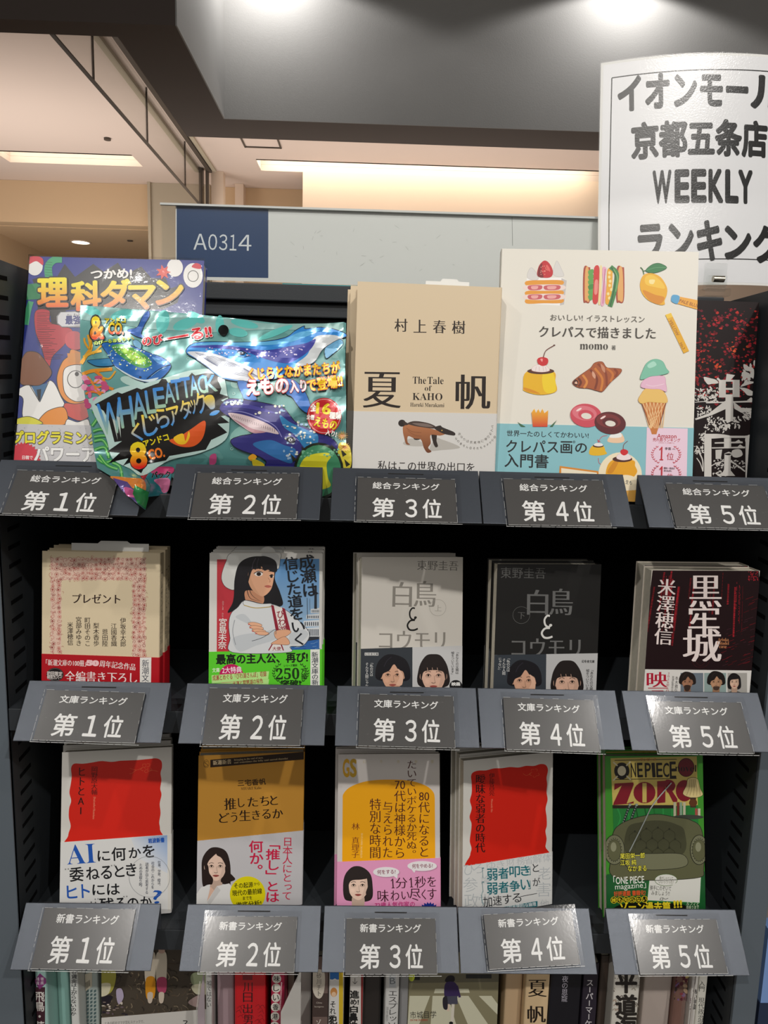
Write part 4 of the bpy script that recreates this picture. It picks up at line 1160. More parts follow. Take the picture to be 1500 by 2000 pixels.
# ---------------------------------------------------------------- bottom ranked row
def wavy(s, pts, col): s.B(pts, col)
def art_red1(s):
    s.view(90, 1440, .2)
    wavy(s, [(245, 300), (275, 258), (360, 258), (450, 246), (540, 232), (640, 240), (720, 230), (800, 226), (900, 222), (1000, 212), (1080, 206), (1125, 232), (1132, 290), (1118, 350), (1126, 420), (1115, 500), (1127, 560), (1110, 650), (1118, 740), (1105, 830), (1112, 900), (1098, 1060), (235, 1090), (216, 960), (240, 870), (222, 780), (226, 690), (245, 620), (228, 540), (242, 450), (250, 380)], '#d5200f')
    for k in range(5):
        a = k * 1.2; s.C([(980 + 42 * cos(a), 300 + 42 * sin(a)), (980 + 60 * cos(a + .5), 300 + 46 * sin(a + .5)), (980 + 30 * cos(a + 1), 300 + 36 * sin(a + 1)), (980 + 14 * cos(a), 300 + 12 * sin(a))], 3, '#e8663f')
    s.C([(940, 300), (880, 320), (815, 300)], 3, '#e8663f'); s.C([(880, 320), (840, 350), (815, 355)], 3, '#e8663f'); s.C([(1010, 320), (1060, 325), (1090, 335)], 3, '#e8663f')
    s.V_('ヒトとAI', 348, 290, 338, 765, 72, '#2a0d0a', 'M')
    s.V_('岡野原大輔', 474, 285, 470, 565, 54, '#2a0d0a', 'm')
    s.T('Daisuke', 474, 580, 472, 690, 22, '#ef8f70', 's'); s.T('Okanohara', 471, 695, 465, 800, 22, '#ef8f70', 's')
def art_red1_band(s):
    s.view(90, 1440, .2)
    s.P([(830, 985), (1185, 945), (1190, 1330), (900, 1180)], ('g', '#7fa3d4', 1180, 960, '#dcdfe2', 960, 1180))
    s.P([(1183, 940), (1240, 938), (1240, 1700), (1190, 1700)], '#d9d6cf')
    s.T('AI', 200, 1148, 480, 1128, 190, '#1f56b0', 's')
    for ch, x0, x1, y, h in (('に', 505, 622, 1160, 100), ('何', 640, 778, 1142, 130), ('か', 808, 925, 1130, 100), ('を', 945, 1058, 1115, 120)): s.T(ch, x0, y, x1, y - 6, h, '#17181c', 'b')
    for ch, x0, x1, y, h in (('委', 230, 365, 1340, 138), ('ね', 392, 520, 1330, 120), ('る', 535, 640, 1322, 125), ('と', 672, 762, 1310, 110), ('き', 782, 880, 1295, 122)): s.T(ch, x0, y, x1, y - 5, h, '#17181c', 'b')
    for ch, x0, x1, y, h, c in (('ヒ', 205, 302, 1512, 122, '#1f56b0'), ('ト', 348, 425, 1502, 130, '#1f56b0'), ('に', 455, 570, 1490, 100, '#17181c'), ('は', 598, 718, 1485, 105, '#17181c')): s.T(ch, x0, y, x1, y - 4, h, c, 'b')
    for ch, x0, x1, y, h in (('い', 440, 500, 1650, 90), ('残', 520, 665, 1635, 130), ('る', 680, 770, 1630, 120), ('の', 795, 900, 1625, 105), ('か', 925, 1030, 1610, 105)): s.T(ch, x0, y, x1, y - 4, h, '#17181c', 'b')
    s.T('?', 1045, 1560, 1135, 1552, 130, '#1f56b0', 'S')
    for x, y in ((190, 1288), (640, 1252), (760, 1555), (480, 1580)):
        for k in (0, 28): star(s, x + k, y - k * .1, 4, 11, 6, '#7d7d7d')
    s.E(1010, 1360, 200, 200, None, edge='#8f9296', ew=3, n=40)
    s.T('岩波新書', 998, 1010, 1155, 1000, 46, '#1f56b0', 'x')
    for t, x, y0, y1 in (('仕事、学習、経済、', 1106, 1205, 1465), ('社会のこれからを', 1044, 1212, 1480), ('読者が自ら思考する', 986, 1222, 1530), ('ための見取り図。', 926, 1230, 1480)): s.V_(t, x, y0, x - 3, y1, 27, '#1d2a44', 'm')
def spine_red(s, T, H):
    s.R(0, 0, T, H, '#d9d6cf'); s.V_('ヒトとAI', T * .5, 62, T * .5, 88, 5, '#222', 'm'); s.V_('岡野原大輔', T * .5, 100, T * .5, 124, 4, '#333', 'm')
book('red_left', 'pocket_book', 'front pale pocket book with a wavy red panel and big blue AI',
     (-.3031, .0412, -.3614, .2164, .135, .0033), .108, .0125, B3, '#d9d6cf', 'r', art_red1, (((118, 1645), (327, 1630)), '#dcdcda'), art_red1_band,
     spine_red, 'wavy red panel pocket books at the left end', copies=((-.003, .0), (-.006, .0)),
     copy_labels=('second copy leaning behind the wavy red AI pocket book at the left end', 'rearmost copy of the AI pocket book, only its top edge visible'))
def art_gold(s):
    s.view(360, 1440, .186667)
    s.P([(272, 236), (1250, 152), (1250, 232), (272, 316)], '#2a1a0c')
    s.T('新潮新書', 300, 268, 490, 252, 50, '#d9c29a', 'M')
    s.T('Bringing to the end of men,', 520, 240, 825, 214, 24, '#c9b187', 's'); s.T('and sometimes the lofty and sacred thunder', 520, 268, 1085, 222, 24, '#c9b187', 's')
    s.E(230, 278, 28, 42, None, edge='#5a3f17', ew=4); s.T('S', 212, 280, 248, 278, 56, '#5a3f17', 'l')
    s.T('三宅香帆', 558, 480, 852, 462, 66, '#2a170a', 'b'); s.T('MIYAKE Kaho', 592, 538, 806, 528, 28, '#4a3014', 's')
    for ch, x0, x1, y, h in (('推', 420, 540, 700, 122), ('し', 565, 628, 685, 95), ('た', 665, 768, 678, 98), ('ち', 795, 885, 668, 100), ('と', 900, 975, 660, 98)): s.T(ch, x0, y, x1, y - 4, h, '#241307', 'M')
    for ch, x0, x1, y, h in (('ど', 365, 470, 845, 102), ('う', 490, 552, 838, 100), ('生', 578, 690, 820, 112), ('き', 712, 790, 815, 98), ('る', 815, 900, 805, 98), ('か', 925, 1030, 800, 95)): s.T(ch, x0, y, x1, y - 4, h, '#241307', 'M')
def art_gold_band(s):
    s.view(360, 1440, .186667)
    portrait(s, 330, 1345, 112, '#eecdb9', '#2b1f1c', 'f', '#e9e6e4')
    s.B([(215, 1330), (235, 1500), (285, 1540), (300, 1480), (262, 1420), (248, 1340)], '#2b1f1c'); s.B([(430, 1350), (480, 1420), (530, 1490), (400, 1520), (385, 1480), (425, 1430)], '#2b1f1c')
    s.P([(240, 1710), (275, 1560), (330, 1620), (300, 1760), (235, 1760)], '#e6bda6')
    s.P([(110, 1800), (140, 1620), (175, 1570), (272, 1540), (236, 1720), (340, 1556), (470, 1528), (520, 1600), (545, 1800)], '#e9e8e6'); s.P([(340, 1556), (380, 1600), (262, 1760), (240, 1725)], '#d4d2d0'); s.L([(262, 1760), (250, 1800)], 4, '#c4c2c0')
    s.E(662, 1640, 186, 186, '#e9dc12', n=40)
    s.T('その起源', 520, 1556, 718, 1540, 56, '#20200c', 'b'); s.T('から', 728, 1534, 788, 1530, 30, '#20200c', 'b')
    s.T('現代の最前線', 502, 1632, 812, 1606, 60, '#20200c', 'b'); s.T('までを', 612, 1684, 708, 1676, 36, '#20200c', 'b'); s.T('徹底分析!', 542, 1758, 805, 1732, 62, '#20200c', 'b')
    s.V_('日本人にとって', 1082, 1045, 1072, 1705, 92, '#cf1b47', 'g')
    s.V_('「推し」とは', 930, 1060, 920, 1728, 128, '#cf1b47', 'b')
    s.V_('何か。', 748, 1082, 758, 1455, 128, '#cf1b47', 'b')
book('gold', 'pocket_book', 'front ochre gold pocket book whose band shows a woman in white',
     (-.1655, .0415, -.3629, .1184, .1408, -.0152), .108, .0115, B3, '#c18b35', 'r', art_gold, (((386, 1642), (590, 1622)), '#c9c7ca'), art_gold_band,
     spine_plain('#b98430', '推したちとどう生きるか', '#2a170a'), 'ochre gold pocket books', copies=((.001, .0),), copy_labels=('second ochre gold pocket book behind the front copy, top edge showing',))
def art_arch(s):
    s.view(630, 1450, .18)
    s.P(s.smooth([(218, 620), (225, 560), (290, 490), (420, 435), (560, 410), (720, 403), (880, 408), (1020, 432), (1140, 480), (1205, 545), (1218, 610)], False) + [(1224, 1400), (212, 1400)], '#f2a900')
    s.T('G', 222, 278, 288, 278, 185, '#d8a41c', 'x'); s.T('S', 302, 278, 365, 278, 185, '#c9a02a', 'x')
    for ch, x in (('幻', 455), ('冬', 638), ('舎', 822), ('新', 1015), ('書', 1190)): s.T(ch, x - 16, 208, x + 16, 208, 36, '#cbbf9a', 'g')
    for t, x, y0, y1, w in (('たいていボケるか死ぬ。', 968, 195, 1262, 96), (('70', '代', 'は', '神', '様', 'か', 'ら'), 840, 400, 1262, 108), (('80', '代', 'に', 'な', 'る', 'と'), 1102, 525, 1250, 108), ('与えられた', 708, 640, 1258, 100), ('特別な時間', 573, 610, 1262, 110)):
        s.V_(t, x, y0, x - 2, y1, w, '#4a1410', 'm')
    s.V_('林 真理子', 360, 875, 355, 1255, 74, '#7a2f10', 'm')
    s.T('HAYASHI MARIKO', 428, 985, 420, 1250, 20, '#f6d98a', 's')
def art_arch_band(s):
    s.view(630, 1450, .18)
    portrait(s, 385, 1545, 118, '#efceba', '#2a211f', 'bob', '#2a2f42', '#dfe6ea')
    s.B([(268, 1480), (240, 1600), (262, 1690), (300, 1680), (288, 1600), (280, 1520)], '#2a211f'); s.B([(505, 1470), (535, 1560), (520, 1680), (470, 1640), (492, 1560)], '#2a211f')
    for x, y, t in ((690, 1405, '何をする?'), (1080, 1340, '何をやめる?')):
        rx = 142 if x < 800 else 160; s.E(x + 10, y + 8, rx, 56, '#c98fae'); s.E(x, y, rx, 54, '#ece8ea')
        tx = x + 100 if x < 800 else x - 90; s.P([(tx - 26, y + 38), (tx + 26, y + 30), (tx + (20 if x < 800 else 5), y + 75)], '#ece8ea')
        s.T(t, x - rx * .68, y + 2, x + rx * .72, y - 4, 48, '#8a3d55', 'b')
    for ch, x0, x1, y, h in (('1', 742, 780, 1530, 105), ('分', 795, 918, 1525, 115), ('1', 942, 980, 1520, 105), ('秒', 1002, 1120, 1515, 125), ('を', 1138, 1230, 1510, 110)): s.T(ch, x0, y, x1, y - 2, h, '#3d1220', 's' if ch == '1' else 'm')
    for ch, x0, x1, y, h in (('味', 598, 715, 1665, 130), ('わ', 740, 830, 1662, 110), ('い', 858, 940, 1660, 85), ('尽', 945, 1062, 1652, 130), ('く', 1075, 1120, 1650, 110), ('す', 1140, 1235, 1645, 118)): s.T(ch, x0, y, x1, y - 2, h, '#3d1220', 'm')
    s.T('72歳人気作家の', 568, 1765, 1000, 1752, 62, '#c83f86', 'b')
    star(s, 1155, 1850, 98, 122, 22, '#16308a')
book('arch', 'pocket_book', 'front white pocket book with a yellow arch and a pink band',
     (-.0237, .0514, -.3642, .2535, .0248, .0104), .106, .0095, B3, '#d3cdc8', 'r', art_arch, (((658, 1683), (861, 1675.5)), '#e79cc4'), art_arch_band,
     None, 'yellow arch pocket books', copies=((-.003, .0),), copy_labels=('second yellow arch pocket book, its left edge showing behind the front copy',))
def art_red2(s):
    s.view(860, 1450, .186667)
    wavy(s, [(322, 350), (345, 312), (400, 295), (480, 292), (560, 272), (640, 270), (730, 258), (820, 262), (900, 245), (980, 246), (1050, 226), (1105, 238), (1126, 290), (1112, 370), (1118, 440), (1112, 520), (1122, 600), (1102, 690), (1112, 780), (1114, 870), (1100, 930), (1112, 1010), (1100, 1090), (1090, 1220), (312, 1330), (312, 1180), (326, 1110), (308, 1030), (322, 920), (326, 850), (306, 780), (328, 690), (310, 610), (328, 530), (328, 430)], '#d5200f')
    for k in range(5):
        a = k * 1.2; s.C([(985 + 40 * cos(a), 320 + 42 * sin(a)), (985 + 56 * cos(a + .5), 320 + 46 * sin(a + .5)), (985 + 26 * cos(a + 1), 320 + 36 * sin(a + 1))], 3, '#e8663f')
    s.C([(950, 325), (900, 345), (865, 325)], 3, '#e8663f')
    s.V_('曖昧な弱者の時代', 420, 335, 418, 1155, 88, '#2a0d0a', 'M'); s.V_('伊藤昌亮', 540, 320, 538, 560, 50, '#2a0d0a', 'm')
    s.T('Masaaki Ito', 541, 590, 538, 730, 20, '#ef8f70', 's')
def art_red2_band(s):
    s.view(860, 1450, .186667)
    for ch, x, y, h in (('ひ', 300, 1335, 110), ('ろ', 400, 1320, 100), ('ゆ', 530, 1290, 90), ('き', 630, 1280, 80), ('財', 735, 1250, 84), ('務', 840, 1240, 84), ('省', 925, 1235, 84), ('解', 1015, 1220, 90), ('体', 1115, 1210, 84), ('老', 1090, 1370, 130), ('害', 1080, 1540, 150), ('参', 315, 1490, 150), ('政', 325, 1660, 150), ('党', 470, 1660, 140), ('論', 470, 1440, 90), ('他', 1090, 1690, 90)):
        s.T(ch, x - h / 2, y, x + h / 2, y - 4, h, '#b7bcbf', 'l')
    for y, t2, e in ((1362, '弱者叩き', 'と'), (1508, '弱者争い', 'が')):
        s.T('「', 440, y + 4, 462, y + 2, 110, '#1f6f79', 'l'); s.T('」', 915, y - 18, 942, y - 20, 90, '#1f6f79', 'l')
        for i, ch in enumerate(t2):
            x0 = 488 + i * 118; s.T(ch, x0, y + 22 - i * 14, x0 + (108 if i < 3 else 92), y + 18 - i * 14, 122 - i * 6, '#1f6f79', 'b')
        s.T(e, 965, y - 48, 1045 if e == 'が' else 1030, y - 54, 86, '#1d1f24', 'g')
    for i, ch in enumerate('加速する'):
        x0 = 448 + i * 102; s.T(ch, x0, 1670 - i * 14, x0 + 92, 1664 - i * 14, 108 - i * 5, '#1d1f24', 'g')
    s.L([(835, 1612), (1012, 1578)], 5, '#1d1f24')
    s.P([(640, 1725), (1015, 1658), (1015, 1800), (600, 1800)], '#1f6f79'); s.T('(非合理的)な論理', 700, 1728, 1000, 1690, 46, '#e8eef0', 'b')
    s.C([(440, 1560), (430, 1620), (450, 1700)], 4, '#2f8a93')
book('red_right', 'pocket_book', 'front pale pocket book with a wavy red panel and teal lettering',
     (.1049, .0372, -.362, .1595, .304, -.0389), .105, .0115, B3, '#d9d6cf', 'r', art_red2, (((905, 1692), (1079, 1664)), '#dcdddb'), art_red2_band,
     spine_red, 'wavy red panel pocket books with teal lettering', copies=((.002, .0), (.003, .0)),
     copy_labels=('second copy in the teal-lettered red panel stack, right behind the front one', 'rearmost copy behind the teal-lettered red panel pocket book'))
def art_green(s):
    s.view(1150, 1450, .186667)
    s.P([(100, 100), (1260, 100), (1260, 1800), (100, 1800)], '#3f8f2a')
    s.P([(228, 165), (1130, 145), (1140, 660), (250, 680)], '#c9b45f')
    # title block: words only
    for y0, y1 in ((188, 176), (388, 378)): s.L([(270, y0), (920, y1)], 7, '#241c12')
    s.E(345, 298, 80, 88, '#1d1712'); s.E(345, 298, 44, 52, '#d8cfae')
    s.L([(255, 205), (300, 245)], 14, '#d8cfae'); s.L([(435, 200), (392, 245)], 14, '#d8cfae'); s.L([(255, 400), (300, 352)], 14, '#d8cfae'); s.L([(440, 392), (395, 350)], 14, '#d8cfae')
    for ch, x0, x1 in (('N', 440, 492), ('E', 508, 562), ('P', 588, 648), ('I', 664, 690), ('E', 708, 768), ('C', 778, 838), ('E', 848, 910)): s.T(ch, x0, 290, x1, 288, 145 if ch != 'E' or x0 < 800 else 170, '#1d1712', 'b')
    s.E(1018, 262, 84, 96, '#6e1420', edge='#2a0d10', ew=6); s.T('novel', 902, 268, 1128, 272, 70, '#1d1712', 's')
    s.T('ワンピース', 540, 180, 705, 176, 30, '#c46a28', 'b')
    red = '#7f1524'
    s.P([(268, 430), (465, 418), (470, 440), (395, 640), (470, 615), (468, 638), (255, 655), (260, 630), (345, 450), (265, 500)], red)
    s.E(582, 525, 115, 112, red); s.P([(560, 425), (604, 425), (604, 628), (560, 628)], '#c9b45f')
    s.P([(715, 405), (800, 400), (800, 628), (715, 636)], red); s.B([(800, 400), (870, 398), (905, 450), (880, 505), (820, 520)], red); s.P([(820, 505), (870, 505), (925, 590), (925, 622), (880, 622)], red)
    s.E(1000, 505, 90, 112, red)
    # green curtain, side table, lamp
    s.P([(250, 690), (1140, 655), (1150, 1000), (260, 1010)], '#237a35')
    for k in range(7): s.C([(300 + k * 95, 690), (330 + k * 90, 790), (290 + k * 100, 900)], 14, random.choice(['#1b6a2c', '#2c9143', '#155522']))
    s.R(248, 655, 900, 690, '#241c12')
    s.B([(1040, 378), (1130, 375), (1165, 480), (1190, 550), (1090, 580), (985, 540), (1020, 450)], '#d7c489', '#4a3c20', 4)
    for k in range(5): s.C([(1055 + k * 18, 385), (1050 + k * 26, 470), (1020 + k * 36, 555)], 4, '#8d7a48')
    s.R(1060, 575, 1120, 680, '#3a2a1a'); s.E(1090, 630, 42, 40, '#5c3418')
    for x, c in ((885, '#b9b79a'), (920, '#7a2a28'), (950, '#8aa48c'), (985, '#c4c0a4'), (1110, '#a34a42'), (1140, '#c9bfa8')): s.R(x, 625 if x < 1000 else 690, x + 26, 770, c)
    s.E(1040, 780, 160, 24, '#3d4238')
    for x in (385, 455):
        s.L([(x + 40, 650), (x - 30, 860)], 26, '#22302c')
        for k in range(7): s.E(x + 34 - k * 10, 675 + k * 26, 5, 7, '#a9b7a6', n=6)
        s.E(x + 44, 652, 14, 14, '#8f9b92')
    # empty olive armchair
    ol, ol2, ol3 = '#5e5f42', '#74755a', '#44452f'
    s.B([(320, 860), (480, 790), (700, 750), (900, 780), (1060, 810), (1180, 920), (1200, 1300), (1100, 1420), (300, 1420), (230, 1200), (250, 960)], ol, '#23241a', 6)
    s.B([(400, 900), (560, 830), (740, 815), (900, 850), (1000, 930), (960, 1180), (420, 1190)], ol3)
    for x, y in ((480, 930), (600, 900), (720, 890), (840, 905), (540, 1010), (660, 1000), (780, 1000), (900, 1010), (600, 1100), (720, 1100), (840, 1100)):
        s.E(x, y, 11, 11, '#2a2b1e'); s.C([(x, y), (x + 55, y + 40), (x + 58, y + 95)], 5, '#33341f'); s.C([(x, y), (x - 55, y + 40), (x - 58, y + 95)], 5, '#33341f')
    s.B([(420, 1180), (700, 1160), (980, 1170), (1010, 1290), (700, 1330), (400, 1300)], ol2, '#23241a', 5)
    for cx in (265, 1150):
        s.E(cx, 1120, 105 if cx < 500 else 92, 155, ol2, edge='#23241a', ew=6); s.E(cx, 1125, 70, 112, ol, edge='#2a2b1e', ew=4)
        for k in range(22):
            a = 2 * pi * k / 22; s.E(cx + 76 * cos(a), 1122 + 122 * sin(a), 5, 5, '#1f1f16', n=6)
        s.E(cx - 10, 1090, 30, 50, '#8b8c70')
    s.C([(640, 690), (560, 860), (420, 1140)], 12, '#8e9490'); s.C([(860, 420), (720, 580), (640, 690)], 12, '#aab0ac')
    for k, t in enumerate(('尾田栄一郎', '江坂 純', 'なかまる')): s.T(t, (325, 325, 405)[k], (1186, 1254, 1315)[k], (580, 492, 598)[k], (1178, 1248, 1310)[k], 58, '#e8e04a', 'b', '#1c1c12', .07)
def art_green_band(s):
    s.view(1150, 1450, .186667)
    s.P([(190, 1380), (640, 1345), (1260, 1330), (1260, 1800), (190, 1800)], '#1c5a2c')
    s.P([(640, 1355), (1175, 1392), (1160, 1680), (612, 1655)], '#dcdcd4', )
    s.L([(640, 1355), (1175, 1392), (1160, 1680), (612, 1655), (640, 1355)], 7, '#2f8a3c')
    s.E(808, 1440, 118, 62, '#dcdcd4', edge='#4b6a2c', ew=5); s.P([(905, 1470), (920, 1495), (870, 1490)], '#dcdcd4')
    s.T('誰がしゃべって', 738, 1418, 882, 1422, 34, '#4b4a24', 'g'); s.T('いいっつった?', 732, 1458, 886, 1460, 34, '#4b4a24', 'g')
    s.T('勝手にのぞいて', 640, 1520, 862, 1530, 50, '#2a2a22', 'g'); s.T('みましょう!!', 655, 1575, 845, 1580, 46, '#2a2a22', 'g'); s.C([(760, 1622), (745, 1645), (775, 1650), (770, 1625), (800, 1640), (830, 1630)], 5, '#2a2a22')
    s.T('「ONE PIECE', 258, 1440, 578, 1425, 88, '#e4e6dc', 'b'); s.T('magazine」', 275, 1522, 598, 1500, 72, '#e4e6dc', 'g')
    s.T('好評連載 書籍化!', 262, 1585, 592, 1570, 54, '#e2542a', 'b')
    for i, ch in enumerate('誰も知らない'):
        s.E(262 + i * 64, 1650 - i * 2, 32, 33, '#15160e', edge='#e6cf2a', ew=5); s.T(ch, 240 + i * 64, 1650 - i * 2, 284 + i * 64, 1650 - i * 2, 40, '#e6cf2a', 'b')
    s.B([(250, 1740), (400, 1680), (700, 1680), (1000, 1700), (1000, 1830), (240, 1830)], '#15160e')
    s.T('ゾーン過去篇', 330, 1720, 850, 1715, 96, '#e6cf2a', 'x'); s.T('!!!', 890, 1692, 970, 1688, 74, '#e6cf2a', 'x')
    s.T('ルフィと', 1020, 1685, 1150, 1692, 34, '#c9d4b8', 'b'); s.T('出会うまで', 1020, 1720, 1150, 1725, 34, '#c9d4b8', 'b')
book('green', 'pocket_book', 'front green pocket book with dark red title lettering and an olive armchair',
     (.2538, .0479, -.3599, .2093, .0247, .0081), .104, .0115, B3, '#3f8f2a', 'r', art_green, (((1186, 1709), (1376, 1702)), '#1c5a2c'), art_green_band,
     spine_plain('#2c7a22', 'ONE', '#e6cf2a'), 'green armchair pocket books', skin=GLOSSY, copies=((.0, .0),), copy_labels=('second green pocket book showing its page edges left of the front copy',))
# ---------------------------------------------------------------- top row
def art_tan(s):
    s.view(660, 530, .226667)
    for ch, x0, x1, y in (('村', 490, 597, 464), ('上', 655, 760, 472), ('春', 822, 928, 477), ('樹', 985, 1094, 482)): s.T(ch, x0, y, x1, y + 1, 112, '#241509', 'M')
    s.T('夏', 225, 1020, 535, 1024, 308, '#1c0f06', 'M'); s.T('帆', 1022, 1038, 1306, 1042, 298, '#1c0f06', 'M')
    s.T('The', 645, 938, 760, 939, 62, '#1c0f06', 's'); s.T('Tale', 772, 940, 910, 942, 62, '#1c0f06', 's')
    s.T('of', 748, 1006, 808, 1008, 46, '#1c0f06', 's'); s.T('KAHO', 643, 1078, 900, 1081, 62, '#1c0f06', 's'); s.T('Haruki Murakami', 624, 1148, 916, 1154, 34, '#1c0f06', 's')
def art_tan_band(s):
    s.view(660, 530, .226667)
    # carved wooden animal bowl
    s.B([(840, 1440), (900, 1450), (1030, 1500), (1040, 1525), (900, 1540), (790, 1540)], '#b9b5ae'); s.B([(560, 1480), (640, 1440), (760, 1500), (620, 1505)], '#bdb9b2')
    s.P(s.smooth([(650, 1420), (660, 1450), (705, 1448), (700, 1420)]), '#2a211d')
    s.B([(805, 1390), (850, 1400), (850, 1460), (862, 1505), (840, 1515), (818, 1470)], '#2e221c')
    s.B([(565, 1330), (620, 1310), (740, 1340), (860, 1370), (930, 1395), (880, 1415), (800, 1410), (800, 1480), (778, 1520), (806, 1552), (770, 1562), (740, 1520), (715, 1450), (660, 1440), (605, 1420), (600, 1470), (622, 1492), (588, 1488), (570, 1430), (560, 1380)], ('g', '#b5744a', 700, 1330, '#6d3c22', 700, 1560))
    s.B([(600, 1310), (660, 1290), (770, 1305), (840, 1335), (830, 1355), (740, 1345), (650, 1330)], '#46362f'); s.B([(640, 1308), (760, 1312), (820, 1340), (720, 1335)], '#7b6a62')
    s.B([(830, 1350), (880, 1328), (905, 1345), (1000, 1385), (1008, 1412), (970, 1412), (900, 1395)], '#2f2622'); s.E(896, 1371, 6, 5, '#c9a44a')
    s.E(552, 1308, 32, 30, '#2b211c'); s.B([(560, 1290), (610, 1315), (575, 1325)], '#3b2d25')
    s.C([(590, 1350), (640, 1380), (720, 1390)], 4, '#8a5433'); s.C([(600, 1370), (660, 1410), (720, 1420)], 4, '#8f5836')
    for k, ch in enumerate('あなたは武蔵境に帰らなくて'):
        a = radians(152 - k * 12.5); s.T(ch, 1180 + 150 * cos(a) - 11, 1335 + 140 * sin(a), 1180 + 150 * cos(a) + 11, 1335 + 140 * sin(a), 22, '#77736d', 'g')
    for k, ch in enumerate('なりません。それも今すぐに。'):
        a = radians(146 - k * 9); s.T(ch, 1180 + 195 * cos(a) - 9, 1335 + 190 * sin(a), 1180 + 195 * cos(a) + 9, 1335 + 190 * sin(a), 20, '#77736d', 'g')
    s.T('私はこの世界の出口を', 345, 1672, 1175, 1690, 84, '#20191a', 'm')
def spine_tan(s, T, H): s.V_('夏帆', T * .5, 40, T * .5, 80, 13, '#1c0f06', 'M')
book('tan', 'hardcover_book', 'front tan hardcover with two big black characters and a white animal band',
     (-.0127, .0212, .1054, .0916, .0148, -.0101), .1315, .023, B1, '#dac6a6', 'r', art_tan, (((688, 803), (969, 808)), '#d8d6d2'), art_tan_band, spine_tan,
     'tan hardcovers in the third top-row place', hard=False, page_in=.003, copies=((-.0065, .0), (-.0095, .0)),
     copy_labels=('second tan hardcover, its left edge showing behind the front copy', 'rearmost tan hardcover sticking out furthest left of its stack'))
order_slip('order_slip', 'white order slip sticking up behind the tan hardcover under the long sign', 'tan', .084, .0238, .041, .06, .0095, False,
           lambda s: (s.view(660, 530, .226667), s.T('新潮社注文カード', 870, 106, 1150, 110, 26, '#333', 'b'), s.T('お願い', 960, 66, 1045, 70, 22, '#777', 'b')))

